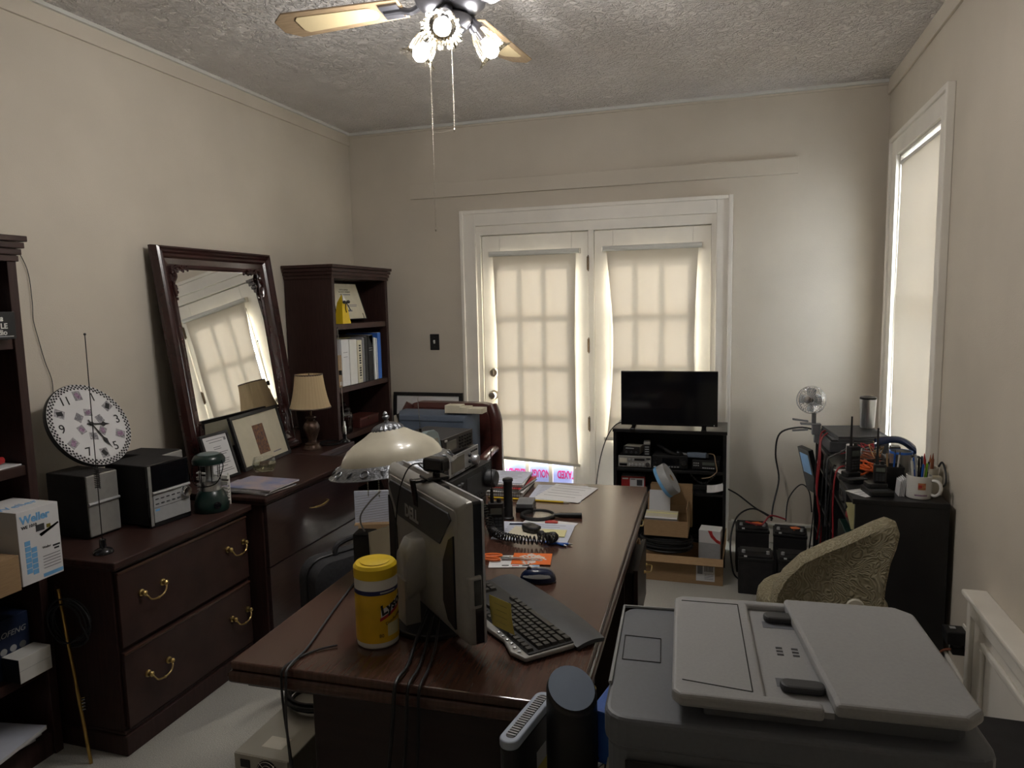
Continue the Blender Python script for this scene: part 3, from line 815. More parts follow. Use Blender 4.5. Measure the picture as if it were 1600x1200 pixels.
for q in range(6):
    a = 2*PI*q/6+.3; R_ = .052
    MB().box((.0025, R_*math.cos(a), R_*math.sin(a)), (.001, .030, .034), rot=(a, 0, 0)).build('floral_square', m_floral, ck)
    MB().box((.0031, R_*math.cos(a), R_*math.sin(a)), (.0008, .016, .022), rot=(a+.6, 0, 0)).build('floral_centre', m_purple if q % 2 else m_inkgrey, ck)
def hand(ang, L, w):
    a = math.radians(90-ang); d = Vector((0, math.cos(a), math.sin(a))); p = Vector((0, -math.sin(a), math.cos(a)))
    h = MB(); x = .006
    prof = [(-.02, .2), (L*.55, .25), (L*.66, 1.0), (L*.78, .35), (L, .02)]
    vs = []
    for (l, ww) in prof: vs += [d*l+p*w*ww+Vector((x, 0, 0)), d*l-p*w*ww+Vector((x, 0, 0))]
    fs = [(2*i, 2*i+1, 2*i+3, 2*i+2) for i in range(len(prof)-1)]
    n = len(vs); vs2 = [v+Vector((.0012, 0, 0)) for v in vs]
    h.add(vs+vs2, fs+[tuple(n+i for i in reversed(f)) for f in fs]); return h
hand(100, .080, .011).build('hour_hand', m_ink, ck)
hand(160, .125, .010).build('minute_hand', m_ink, ck)
MB().cyl((.002, 0, 0), (.010, 0, 0), .008, n=14).build('hub', m_ink, ck)
tag(MB().tube(spl([(-2.672, 2.208, 1.18), (-2.672, 2.214, 1.26), (-2.672, 2.211, 1.313), (-2.672, 2.19, 1.381), (-2.672, 2.171, 1.473), (-2.672, 2.157, 1.551), (-2.672, 2.160, 1.628), (-2.672, 2.151, 1.754), (-2.672, 2.10, 1.86)]), .0016, 5).build('wall_wire', m_rubber), 'thin black wire running down the wall to the clock', 'wire')

# whip antenna with magnetic base in front of the stereo
def whip(label, loc, h, lean, coilz, cols):
    t = thing('magnet_antenna', label, 'antenna', loc, group='magnet mount whip antennas')
    MB().lathe([(.034, 0), (.034, .006), (.028, .014), (.012, .022), (.011, .05), (.008, .052)], 24).build('magnet_base', m_blackg, t, smooth=True)
    top = Vector((lean[0], lean[1], h)); base_ = Vector((0, 0, .05))
    MB().tube([base_, base_.lerp(top, .5), top], .0016, 6).build('whip_rod', cols, t)
    MB().ball(tuple(top), .0045, 8, 6).build('tip', m_black, t)
    a, b_ = coilz
    p = base_.lerp(top, a); q = base_.lerp(top, b_); pts = []
    N = 96
    for i in range(N+1):
        f_ = i/N; c_ = p.lerp(q, f_); th = 2*PI*12*f_
        pts.append((c_.x+.0082*math.cos(th), c_.y+.0082*math.sin(th), c_.z))
    MB().tube(pts, .0019, 5).build('loading_coil', m_black, t)
    return t
whip('black whip antenna with spring coil standing before the left speaker', (-2.135, 1.905, .72), .782, (-.010, .012), (.255, .36), m_rubber)
t = whip('silver whip antenna on round magnet beside the far bookcase', (-2.262, 3.795, .75), .70, (-.02, .01), (.56, .60), m_chrome)
MB().lathe([(.012, .05), (.012, .095), (.009, .10), (.006, .13)], 14).build('ferrule', m_chrome, t, smooth=True)
tag(MB().tube(loops((-2.32, 3.715, .754), .06, 4, .2, 5, .9, .003), .0022, 6).build('antenna_cable', m_rubber), 'thin black cable coiled beside bronze lamp on dark cabinet', 'cable')

# lantern -----------------------------------------------------------------------------------
t = thing('camping_lantern', 'dark green camping lantern with clear globe and silver collar', 'lantern', (-2.125, 2.452, .72))
MB().lathe([(.066, 0), (.070, .006), (.070, .030), (.064, .060), (.052, .085), (.045, .092)], 32).build('base', m_green, t, smooth=True)
MB().lathe([(.045, .092), (.042, .105), (.040, .124), (.044, .126), (.044, .134)], 32).build('collar', m_steel, t, smooth=True)
MB().lathe([(.036, .134), (.037, .16), (.036, .202)], 28, cap=False).build('globe', m_glass, t, smooth=True)
MB().lathe([(.016, .134), (.016, .2)], 16).build('light_tube', m_lgrey, t, smooth=True)
MB().lathe([(.040, .200), (.066, .208), (.067, .224), (.058, .240), (.046, .246)], 32).build('cap', m_green, t, smooth=True)
MB().lathe([(.044, .246), (.040, .249)], 28).build('cap_top', m_greygreen, t, smooth=True)
MB().lathe([(.015, .0), (.015, .006), (.009, .008)], 16, mtx=Matrix.Translation((.058, -.034, .035)) @ Matrix.Rotation(-.5, 4, 'Z') @ Matrix.Rotation(PI/2, 4, 'Y')).build('switch_knob', m_blackg, t, smooth=True)
for a in (20, 80, 140, 200, 260, 320):
    a = math.radians(a)
    MB().cyl((.043*math.cos(a), .043*math.sin(a), .13), (.043*math.cos(a), .043*math.sin(a), .205), .0018, n=6).build('guard_wire', m_blackg, t)
MB().tube(spl([(-.067, .0, .222), (-.078, -.01, .19), (-.060, -.034, .13), (.0, -.055, .115), (.060, -.034, .13), (.078, -.01, .19), (.067, .0, .222)]), .0022, 6).build('bail_handle', m_blackg, t, smooth=True)

# white slatted rack behind the lantern
t = thing('letter_rack', 'small white slatted rack behind the green lantern', 'rack', (-2.19, 2.545, .72))
for q in range(9): MB().box((0, random.uniform(-.002, .002), .018+q*.014), (.165, .014, .006), rot=(0, random.uniform(-.05, .05), 0)).build('slat', m_white, t)
for sx in (-1, 1): MB().box((sx*.078, .008, .07), (.006, .006, .14)).build('upright', m_white, t)

# picture frames -------------------------------------------------------------------------------
def frame(name, label, cat, loc, rz, tilt, w, h, bw, mats, depth=.016):
    # face along +X, stands on its lower edge
    t = thing(name, label, cat, loc)
    t.rotation_euler = Euler((0, -tilt, math.radians(rz)), 'XYZ')
    f = MB()
    f.bb(-depth, 0, -w/2, w/2, 0, bw); f.bb(-depth, 0, -w/2, w/2, h-bw, h); f.bb(-depth, 0, -w/2, -w/2+bw, bw, h-bw); f.bb(-depth, 0, w/2-bw, w/2, bw, h-bw)
    f.build('frame', mats[0], t, bevel=.002)
    MB().bb(-depth, -.006, -w/2+bw, w/2-bw, bw, h-bw).build('mat_board', mats[1], t)
    return t
t = frame('framed_certificate', 'black framed printed certificate standing behind the lantern', 'picture frame', (-2.345, 2.832, .752), 0, math.radians(17), .196, .236, .014, (m_black, m_paper))
for q, (wd, zz) in enumerate(((.12, .205), (.09, .192), (.05, .165), (.05, .155), (.13, .135), (.10, .125), (.12, .100), (.11, .090), (.12, .080), (.07, .066), (.12, .050), (.14, .040))):
    MB().bb(-.0062, -.0055, -wd/2, wd/2, zz-.0016, zz+.0016).build('print_line', m_inkgrey, t)
MB().bb(-.0062, -.0055, .06, .075, .19, .206).build('seal_print', m_inkgrey, t)
t = frame('picture_frame', 'wide black frame with cream mat around small sepia print', 'picture frame', (-2.374, 3.205, .752), 6, math.radians(15.5), .47, .29, .019, (m_black, m_cream))
MB().bb(-.006, -.005, -.058, .045, .055, .215).build('print', m_brownprint, t)
MB().bb(-.0055, -.0045, .07, .15, .04, .046).build('signature', m_inkgrey, t)
MB().bb(-.05, -.016, -.02, .02, .01, .15).build('easel_back', m_black, t)

# bowl, magazines, small lamp
t = thing('glass_bowl', 'small clear glass bowl in front of the wide picture frame', 'bowl', (-2.262, 3.005, .75))
MB().lathe([(.030, 0), (.046, .006), (.057, .025), (.060, .045), (.055, .066), (.050, .075), (.047, .073), (.052, .064), (.056, .045), (.053, .026), (.043, .010), (.0, .008)], 36, cap=False).build('bowl', m_glass, t, smooth=True)
MB().lathe([(.0455, .012), (.054, .030), (.056, .045), (.0, .0451)], 30, cap=False).build('contents', PANE('bowl_tint', (.80, .80, .66)), t, smooth=True)
for i, (x, y, z, w, h, rz, mm, lb) in enumerate(((-2.085, 2.715, .752, .205, .27, 84, m_darkphoto, 'dark magazine at the bottom of the pile near the glass bowl'),
      (-2.10, 2.70, .760, .20, .265, 98, m_darkphoto, 'grey covered magazine in the middle of the pile near the glass bowl'),
      (-2.075, 2.72, .768, .21, .272, 88, m_bluephoto, 'blue and pink covered magazine on top of the pile near the glass bowl'))):
    t = thing('magazine', lb, 'magazine', (x, y, z), rz, 'magazines piled on the file cabinet')
    MB().bb(-w/2, w/2, -h/2, h/2, 0, .0055).build('pages', m_paper, t)
    MB().bb(-w/2-.001, w/2, -h/2-.001, h/2+.001, .0055, .0068).build('cover', mm, t)
t = thing('table_lamp', 'small bronze urn table lamp with pleated gold shade', 'lamp', (-2.34, 3.56, .75))
MB().lathe([(.056, 0), (.056, .008), (.048, .014), (.045, .022), (.040, .028), (.042, .036), (.030, .042)], 32).build('foot', m_lampbronze, t, smooth=True)
MB().lathe([(.028, .042), (.026, .06), (.034, .085), (.046, .115), (.047, .135), (.036, .16), (.022, .172), (.022, .180), (.032, .186), (.030, .193), (.012, .198)], 32, flute=lambda i, a: 1+.02*math.cos(10*a)).build('urn_body', m_lampbronze, t, smooth=True)
MB().cyl((0, 0, .196), (0, 0, .29), .006).build('stem', m_brassd, t, smooth=True)
pr = [(.117, .245), (.108, .27), (.098, .31), (.090, .35), (.084, .39), (.078, .44)]
MB().lathe(pr, 96, flute=lambda i, a: 1+.012*math.cos(32*a), cap=False).build('lamp_shade', m_lampshade, t, smooth=True)
MB().lathe([(.118, .243), (.1195, .247), (.118, .251)], 48, cap=False).build('shade_hem', m_lampbronze, t)
MB().lathe([(.0785, .436), (.080, .440), (.0785, .444)], 48, cap=False).build('shade_rim', m_lampbronze, t)
sp = MB()
for q in range(3):
    a = 2*PI*q/3; sp.cyl((0, 0, .425), (.077*math.cos(a), .077*math.sin(a), .436), .0015, n=5)
sp.cyl((0, 0, .28), (0, 0, .45), .003, n=6); sp.build('spider', m_brassd, t)

# items in the far bookcase ------------------------------------------------------------------------
t = frame('certificate_plaque', 'cream certificate plaque propped on top shelf of far bookcase', 'certificate', (-2.40, 4.215, 1.495), 0, math.radians(18), .37, .25, .003, (m_black, m_cream))
for q, (wd, zz, th) in enumerate(((.15, .205, .008), (.19, .190, .008), (.13, .172, .007), (.07, .125, .008), (.22, .10, .004), (.20, .09, .004), (.05, .06, .012))):
    if th == .008 and q < 2: text(('STATE OF GEORGIA', 'REAL ESTATE COMMISSION')[q], .012, m_ink, t, (-.0056, 0, zz), (PI/2, 0, PI/2), depth=.0003)
    else: MB().bb(-.006, -.0052, -wd/2, wd/2, zz-th/2, zz+th/2).build('print_line', m_inkgrey, t)
es = MB()
for sy in (-.09, .12): es.tube(spl([(.012, sy, .035), (.010, sy, .0), (-.01, sy, -.024), (-.09, sy*.5, -.024)]), .002, 6)
es.tube(spl([(-.022, .0, .12), (-.06, 0, .04), (-.09, 0, -.024)]), .002, 6); es.build('wire_easel', m_black, t)
t = thing('gift_bag', 'yellow paper gift bag with black bow in far bookcase', 'gift bag', (-2.375, 4.03, 1.47))
MB().add([(-.03, -.052, 0), (.03, -.052, 0), (.03, .048, 0), (-.03, .048, 0), (-.018, -.03, .135), (.018, -.03, .135), (.018, .022, .135), (-.018, .022, .135), (0, -.004, .185)],
   [(3, 2, 1, 0), (0, 1, 5, 4), (1, 2, 6, 5), (2, 3, 7, 6), (3, 0, 4, 7), (4, 5, 8), (5, 6, 8), (6, 7, 8), (7, 4, 8)]).build('bag', m_yellow, t)
MB().add([(.019, -.026, .14), (.019, .016, .14), (.004, -.004, .19), (.022, -.026, .14), (.022, .016, .14), (.007, -.004, .19)], [(0, 1, 2), (5, 4, 3), (0, 3, 4, 1), (1, 4, 5, 2), (2, 5, 3, 0)]).build('white_flap', m_paper, t)
bw = MB(); bw.ball((.028, -.018, .136), .014, 10, 6, (.4, 1.5, .8)); bw.ball((.028, .030, .138), .014, 10, 6, (.4, 1.5, .8))
bw.tube(spl([(.028, .005, .135), (.026, -.004, .10), (.030, .0, .07)]), .003, 6); bw.tube(spl([(.028, .005, .135), (.028, .03, .11), (.030, .05, .085)]), .003, 6); bw.build('bow', m_black, t, smooth=True)
BX = -2.352
books = [(3.893, .018, .262, m_paperb, 'thin bluish white folder at the left end of the shelf', 'folder', .22),
 (3.922, .036, .205, m_card, 'short tan cardboard file box beside the white binders', 'file box', .20),
 (3.986, .082, .298, m_paper, 'wide white binder left of its twin on bookcase shelf', 'binder', .24),
 (4.075, .082, .292, m_white, 'wide white binder nearer the cream paperback', 'binder', .24),
 (4.150, .054, .285, m_cream, 'cream paperback manual with black printed spine', 'book', .20),
 (4.194, .026, .298, m_inkgrey, 'thin grey book squeezed beside the cream manual', 'book', .21),
 (4.228, .034, .305, m_black, 'plain black notebook next to thin grey book', 'book', .21),
 (4.284, .062, .312, m_blackm, 'black binder with white corner label and silver spine print', 'binder', .24),
 (4.337, .022, .290, m_paper, 'loose white papers standing between black and blue binders', 'papers', .22),
 (4.362, .014, .285, m_paperb, 'thin pale folder standing against the blue binder', 'folder', .22),
 (4.396, .040, .322, m_bluebox, 'blue binder at the right end of the bookcase row', 'binder', .25)]
for (yc, w, h, mm, lb, ct, d) in books:
    t = thing('book' if ct == 'book' else ct.replace(' ', '_'), lb, ct, (BX-.004, 3.905+(yc-3.893)*1.13, 1.07), 0, 'books and binders on the bookcase shelf')
    MB().bb(-d, 0, -w*.56, w*.56, 0, h).build('cover', mm, t, bevel=.003)
    MB().bb(-d+.002, -.004, -w/2+.003, w/2-.003, h-.002, h+.001).build('pages', m_paper, t)
    if mm is m_cream: [MB().bb(0, .0008, -w*.22, w*.22, h*.10+q*.0165, h*.10+q*.0165+(.011 if q % 5 else .004)).build('spine_print', m_ink, t) for q in range(14)]
    if ct == 'binder' and mm in (m_paper,):
        MB().bb(0, .0008, -w*.3, w*.3, h*.62, h*.63).build('spine_line', m_inkgrey, t); MB().bb(0, .0008, -w*.3, w*.3, h*.72, h*.73).build('spine_line', m_inkgrey, t)
    if mm is m_blackm:
        MB().add([(.0008, -w*.4, h*.98), (.0008, w*.48, h*.98), (.0008, w*.48, h*.74), (0, -w*.4, h*.98), (0, w*.48, h*.98), (0, w*.48, h*.74)], [(0, 1, 2), (2, 1, 0), (3, 4, 5)]).build('corner_label', m_paper, t)
        for zz in (.66, .71): MB().bb(0, .0008, -w*.4, w*.3, h*zz, h*zz+.003).build('spine_line', m_lgrey, t)
    if ct == 'file box': MB().bb(0, .0008, -.010, .010, .012, .035).build('label', m_paper, t)
tag(MB().bb(-.2, -.02, -.11, .115, 0, .006).build('notebook', MAT('olive_cover', (.12, .10, .03), .6, var=.1), loc=(BX-.02, 4.03, 1.372)), 'olive notebook lying flat on top of the white binders', 'notebook')
t = thing('glass_jar', 'ribbed dark glass jar with knob lid in far bookcase', 'jar', (-2.40, 4.03, .76))
MB().lathe([(.045, 0), (.052, .01), (.054, .11), (.050, .13), (.040, .14)], 48, flute=lambda i, a: 1+.02*math.cos(24*a)).build('jar', m_smoke, t, smooth=True)
MB().lathe([(.042, .14), (.046, .146), (.046, .155), (.034, .17), (.012, .178), (.010, .188), (.014, .196), (.006, .204)], 32).build('lid', m_smoke, t, smooth=True)
t = thing('wooden_box', 'small reddish wooden box on lower shelf of far bookcase', 'box', (-2.46, 4.32, .76))
MB().bb(-.07, .08, -.12, .14, 0, .055).build('box', MAT('red_wood', (.07, .02, .016), .4, var=.2), t, bevel=.003)
MB().bb(-.072, .082, -.122, .142, .055, .068).build('lid', MAT('red_wood_lid', (.09, .026, .02), .4, var=.2), t, bevel=.003)
MB().bb(.080, .083, -.01, .03, .045, .06).build('clasp', m_brassd, t)

# items in the near bookcase -----------------------------------------------------------------------------
def carton(name, label, cat, x0, x1, y0, y1, z0, z1, mm, group=None, bevel=.0015):
    t = thing(name, label, cat, ((x0+x1)/2, (y0+y1)/2, z0), 0, group)
    w, d, h = (x1-x0)/2, (y1-y0)/2, z1-z0
    MB().bb(-w, w, -d, d, 0, h).build('carton', mm, t, bevel=bevel)
    return t, w, d, h
t, w, d, h = carton('radio_box', 'black radio box with white lettering on upper left shelf', 'box', -2.46, -2.272, 1.535, 1.770, 1.495, 1.585, m_black)
text('cobra', .026, m_white, t, (w+.0004, .045, .068), (PI/2, 0, PI/2), shear=.25, bold=.0008)
text('29 CHR LE', .024, m_white, t, (w+.0004, .034, .043), (PI/2, 0, PI/2), bold=.0006)
text('CB Radio', .024, m_white, t, (w+.0004, .040, .022), (PI/2, 0, PI/2), bold=.0006)
MB().bb(w, w+.0006, -.04, d-.01, .008, .011).build('print_line', m_lgrey, t)
t = thing('pocket_scanner', 'silver handheld device with black buttons behind black radio box', 'radio', (-2.365, 1.70, 1.586))
MB().bb(-.02, .02, -.09, .050, 0, .085).build('body', m_silverb, t, bevel=.006)
for (y, z, r_) in ((.03, .062, .008), (-.02, .062, .008)): MB().cyl((.02, y, z), (.0225, y, z), r_, n=12).build('button', m_black, t)
MB().bb(.020, .022, -.06, .045, .020, .040).build('window', m_blackg, t, bevel=.004)
t = thing('flashlight', 'red flashlight lying on paper in left bookcase', 'flashlight', (-2.36, 1.62, 1.068))
MB().cyl((0, -.09, .016), (0, .105, .016), .016, n=18).build('barrel', m_red, t, smooth=True)
MB().cyl((0, .105, .016), (0, .125, .016), .0155, .011, n=18).build('tail_cap', m_red, t, smooth=True)
tag(MB().bb(-2.52, -2.315, 1.45, 1.775, 1.0622, 1.0672).build('paper_sheets', m_paper), 'white papers under the red flashlight in left bookcase', 'papers')
t, w, d, h = carton('soldering_box', 'white and blue soldering station box jutting from left bookcase', 'box', -2.37, -2.170, 1.628, 1.775, .700, .945, m_paper)
text('Weller', .036, m_lblue, t, (w+.0004, -.012, .214), (PI/2, 0, PI/2), bold=.0012)
text('WE 1010', .014, m_ink, t, (w+.0004, -.034, .190), (PI/2, 0, PI/2), bold=.0004)
text('Weller', .011, m_ink, t, (w+.0004, .020, .105), (PI/2, 0, PI/2))
for r_ in range(6):
    for q in range(2):
        if r_ == 0 and q: continue
        MB().bb(w, w+.0006, -.055+q*.021, -.055+q*.021+.019, .128-r_*.0185-q*.008, .144-r_*.0185-q*.008).build('picture_tile', m_lblue, t)
MB().bb(w, w+.0008, -.012, .018, .165, .187).build('station_print', m_dgrey, t)
MB().add([(w+.0008, -.002, .155), (w+.0008, .068, .178), (w+.0008, .07, .172), (w+.0008, .004, .145)], [(0, 1, 2, 3), (3, 2, 1, 0)]).build('iron_print', m_ink, t)
MB().bb(w, w+.0008, .026, .04, .168, .180).build('iron_grip_print', MAT('olive_print', (.2, .17, .03), .6), t)
MB().bb(w, w+.0006, .0, d-.002, .006, .018).build('blue_strip', m_lblue, t)
MB().bb(w, w+.0006, .042, .068, .098, .104).build('print_line', m_ink, t); MB().bb(w, w+.0006, .046, .064, .088, .094).build('print_line', m_ink, t)
for q in range(5): MB().bb(w, w+.0006, .004, .066, .034+q*.010, .0365+q*.010).build('print_line', m_inkgrey, t)
text('Weller', .05, m_lblue, t, (.02, -.01, h+.0004), (0, 0, PI/2))
t, w, d, h = carton('carton', 'plain brown carton beside soldering box on left bookcase', 'box', -2.34, -2.155, 1.43, 1.612, .700, .815, m_card)
MB().bb(-w, w, -.001, .001, h, h+.0006).build('flap_seam', m_blackm, t)
t, w, d, h = carton('radio_box', 'navy radio box with row of round white icons, lower left shelf', 'box', -2.46, -2.345, 1.545, 1.765, .340, .545, m_navybox)
text('BAOFENG', .027, m_lgrey, t, (w+.0004, .035, .150), (PI/2, 0, PI/2), shear=.3)
for q in range(4): MB().cyl((w, -.020+q*.034, .095), (w+.0008, -.020+q*.034, .095), .012, n=18).build('icon_print', m_lgrey if q < 3 else m_grey, t)
t, w, d, h = carton('small_box', 'small white and black carton in front of navy radio box', 'box', -2.34, -2.262, 1.655, 1.772, .340, .425, m_white)
MB().bb(-w, w, -d-.0006, -d, .001, h-.001).build('black_side', m_black, t)
MB().bb(w, w+.0006, -d, d, h*.5, h*.5+.001).build('lid_seam', m_lgrey, t)
for i in range(3):
    t = thing('magazine', ('blue edged magazine, lowest of three fanned on bottom shelf of left bookcase', 'glossy magazine in middle of three fanned on bottom left shelf', 'white magazine on top of three fanned on bottom left shelf')[i], 'magazine', (-2.42+.03*i, 1.60, .09+.016*i), 8*i-6, 'magazines on the bottom shelf')
    MB().bb(-.1, .1, -.13, .13, 0, .012).build('pages', m_paper, t); MB().bb(-.101, .1, -.131, .131, .012, .0135).build('cover', (m_bluebox, m_darkphoto, m_paperb)[i], t)
# between bookcase and cabinet
tag(MB().tube(loops((0, 0, 0), .085, 6, .15, 11, .9, .005), .0035, 6).build('cable_bundle', m_rubber, loc=(-2.20, 1.812, .50), rot=(PI/2, 0, 0)), 'black cord coiled beside dark file cabinet and left bookcase', 'cord')
t = thing('brass_rod', 'thin brass rod leaning between left bookcase and file cabinet', 'rod', (-2.13, 1.775, 0))
MB().cyl((0, 0, .0), (-.10, .02, .62), .006, n=10).build('rod', m_gold, t, smooth=True)
for q in range(4): MB().cyl((-.018+.001, .003, .20+q*.012), (-.002, .004, .205+q*.012), .005, n=8).build('end_ring', m_chrome, t)

# ================================================================== DESK
DZ_ = .76
dk = thing('desk', 'large dark wood executive desk covered with radios and papers', 'desk', (-.712, 2.20, 0), 1.7)
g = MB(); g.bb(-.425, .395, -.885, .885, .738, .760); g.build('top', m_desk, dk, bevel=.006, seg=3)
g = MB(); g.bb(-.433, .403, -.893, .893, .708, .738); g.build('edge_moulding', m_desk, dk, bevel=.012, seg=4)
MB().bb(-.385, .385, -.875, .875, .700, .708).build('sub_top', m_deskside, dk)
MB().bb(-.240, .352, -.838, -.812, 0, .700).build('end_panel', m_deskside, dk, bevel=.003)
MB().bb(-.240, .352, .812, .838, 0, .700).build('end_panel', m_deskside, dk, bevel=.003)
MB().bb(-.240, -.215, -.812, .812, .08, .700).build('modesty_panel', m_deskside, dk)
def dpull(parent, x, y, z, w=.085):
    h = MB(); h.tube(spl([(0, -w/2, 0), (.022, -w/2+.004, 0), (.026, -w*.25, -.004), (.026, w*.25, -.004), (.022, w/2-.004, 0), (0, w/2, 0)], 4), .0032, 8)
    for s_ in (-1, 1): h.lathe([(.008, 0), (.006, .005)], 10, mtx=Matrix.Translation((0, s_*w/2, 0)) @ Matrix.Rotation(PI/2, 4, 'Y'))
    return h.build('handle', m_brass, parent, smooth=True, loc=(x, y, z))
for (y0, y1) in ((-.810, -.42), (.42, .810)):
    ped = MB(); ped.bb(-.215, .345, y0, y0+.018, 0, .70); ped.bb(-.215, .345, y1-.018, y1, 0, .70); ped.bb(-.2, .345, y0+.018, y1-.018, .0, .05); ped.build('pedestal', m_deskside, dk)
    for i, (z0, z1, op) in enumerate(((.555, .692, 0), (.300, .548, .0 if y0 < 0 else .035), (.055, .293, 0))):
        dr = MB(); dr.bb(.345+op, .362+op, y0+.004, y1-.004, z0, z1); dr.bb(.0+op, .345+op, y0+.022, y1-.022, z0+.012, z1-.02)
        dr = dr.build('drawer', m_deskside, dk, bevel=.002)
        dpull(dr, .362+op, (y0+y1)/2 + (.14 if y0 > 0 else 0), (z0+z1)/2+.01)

# big glass-shaded desk lamp -------------------------------------------------------------
LX, LY = -1.035, 2.035
t = thing('desk_lamp', 'bronze desk lamp with domed frosted glass shade and pierced pewter rim', 'lamp', (LX, LY, DZ_), 0)
MB().lathe([(.085, 0), (.085, .010), (.07, .018), (.045, .028), (.03, .045), (.024, .06)], 36).build('base', m_pewterd, t, smooth=True)
MB().lathe([(.022, .05), (.027, .062), (.027, .07), (.0215, .085), (.0205, .29), (.024, .30), (.018, .315)], 28, flute=lambda i, a: 1+.03*math.cos(12*a)).build('column', m_pewterd, t, smooth=True)
sh = MB()
TL = Matrix.Translation((-.006, 0, .315)) @ Euler((math.radians(-1), math.radians(-8), 0)).to_matrix().to_4x4() @ Matrix.Diagonal((1.04, 1.04, .68, 1))
dome = [(.158, .022), (.150, .050), (.135, .080), (.112, .106), (.084, .128), (.076, .134), (.060, .150), (.048, .160)]
MB().lathe(dome, 60, cap=False, flute=lambda i, a: 1+(.018*math.cos(22*a) if i in (5, 6) else 0)).build('dome', m_frost, t, smooth=True, mtx=TL)
bands = MB()
def rimr(i, a): return 1+(.012*math.cos(16*a) if i == 0 else 0)
bands.lathe([(.196, -.028), (.199, -.024), (.192, -.018), (.176, .006), (.166, .018), (.158, .022), (.155, .019), (.162, .012), (.172, .002), (.188, -.020), (.194, -.028)], 96, flute=rimr, cap=False)
ro = bands.build('pierced_rim', m_pewter, t, smooth=True, mtx=TL)
for q in range(20):
    a = 2*PI*q/20
    c_ = Vector((.1765*math.cos(a), .1765*math.sin(a), -.003))
    tang = Vector((-math.sin(a), math.cos(a), 0)); up = Vector((.62*math.cos(a), .62*math.sin(a), -.78)).normalized()*-1
    nrm = tang.cross(up)
    lp = MB(); pts = []
    for k_ in range(14):
        th = 2*PI*k_/14; pts.append(c_+nrm*.006*(1 if nrm.dot(c_) > 0 else -1)+tang*.013*math.cos(th)+up*.015*math.sin(th))
    if q % 2: 
        lp.tube(pts, .0022, 5, closed=True); lp.build('oval_ring', m_pewter, ro)
        dd = MB(); ps = [c_+nrm*.0035*(1 if nrm.dot(c_) > 0 else -1)+tang*.010*math.cos(2*PI*k_/14)+up*.0125*math.sin(2*PI*k_/14) for k_ in range(14)]
        dd.add(ps+[c_-nrm*.004*(1 if nrm.dot(c_) > 0 else -1)], [tuple(range(14)), tuple(reversed(range(14)))]); dd.build('oval_opening', m_black, ro)
    else:
        for w_ in (-.6, 0, .6):
            d_ = (up*math.cos(w_)+tang*math.sin(w_))
            lp.tube([c_-up*.012+nrm*.005*(1 if nrm.dot(c_) > 0 else -1), c_+d_*.004+nrm*.008*(1 if nrm.dot(c_) > 0 else -1), c_+d_*.016+nrm*.004*(1 if nrm.dot(c_) > 0 else -1)], [.0022, .004, .0012], 6)
        lp.build('leaf_ornament', m_pewter, ro, smooth=True)
MB().lathe([(.050, .158), (.048, .166), (.040, .178), (.026, .188), (.012, .194)], 40, flute=lambda i, a: 1+.04*math.cos(20*a)).build('cap', m_pewter, t, smooth=True, mtx=TL)
MB().lathe([(.010, .193), (.006, .20), (.005, .206), (.010, .212), (.012, .220), (.006, .228), (.008, .232), (.005, .242), (.001, .246)], 18).build('finial', m_pewter, t, smooth=True, mtx=TL)
for sx in (-1, 1):
    pc = MB()
    for q in range(12): pc.ball((-.075+.02*sx, -.01, .285-q*.0075), .0028, 6, 4)
    pc.cyl((-.075+.02*sx, -.01, .195), (-.075+.02*sx, -.01, .295), .0007, n=4)
    pc.build('pull_chain', m_nickel, t)
MB().cyl((-.10, -.01, .293), (.02, -.01, .297), .005, n=8).build('socket_bar', m_pewterd, t)

# LCD monitor -----------------------------------------------------------------------------
mo = thing('computer_monitor', 'silver and black flat computer monitor seen from behind', 'monitor', (-.722, 1.652, DZ_), 136.8)
W, Z0, Z1 = .505, .030, .374
def rrect(w, z0, z1, r, n=5):
    p = []
    for (cx, cz, a0) in ((w/2-r, z1-r, 0), (-w/2+r, z1-r, 90), (-w/2+r, z0+r, 180), (w/2-r, z0+r, 270)):
        for k_ in range(n): a = math.radians(a0+90*k_/(n-1)); p.append((cx+r*math.cos(a), cz+r*math.sin(a)))
    return p
RY = Matrix(((1, 0, 0, 0), (0, 0, 1, 0), (0, 1, 0, 0), (0, 0, 0, 1)))     # prism: x, z outline extruded along y
def yprism(poly, y0, y1): return MB().prism(poly, y0, y1, RY)
def loft(sections):
    b_ = MB(); n = len(sections[0][1]); vs = []; fs = []
    for (y, poly) in sections: vs += [(x, y, z) for x, z in poly]
    for s_ in range(len(sections)-1):
        for k_ in range(n): fs.append((s_*n+k_, s_*n+(k_+1) % n, (s_+1)*n+(k_+1) % n, (s_+1)*n+k_))
    fs.append(tuple(reversed(range(n)))); fs.append(tuple((len(sections)-1)*n+k_ for k_ in range(n)))
    return b_.add(vs, fs)
yprism(rrect(W, Z0, Z1, .006), -.006, .000).build('bezel', m_silverb, mo, fix=True)
yprism(rrect(W-.002, Z0+.001, Z1-.001, .006), .000, .022).build('side_band', m_blackg, mo, fix=True)
MB().bb(-W/2+.016, W/2-.016, -.0068, -.006, Z0+.03, Z1-.016).build('screen', m_screen, mo)
loft([(.022, rrect(W, Z0, Z1, .008)), (.034, rrect(W-.004, Z0+.002, Z1-.002, .010)), (.046, rrect(W-.030, Z0+.014, Z1-.014, .014)), (.050, rrect(W-.052, Z0+.024, Z1-.024, .016))]).build('back_shell', m_silver, mo, smooth=True, fix=True)
loft([(.049, rrect(W-.05, Z0+.024, Z1-.024, .016)), (.0525, rrect(W-.058, Z0+.026, Z1-.026, .02)), (.056, rrect(W-.12, Z0+.05, Z1-.06, .04))]).build('back_panel', m_silver, mo, smooth=True, fix=True)
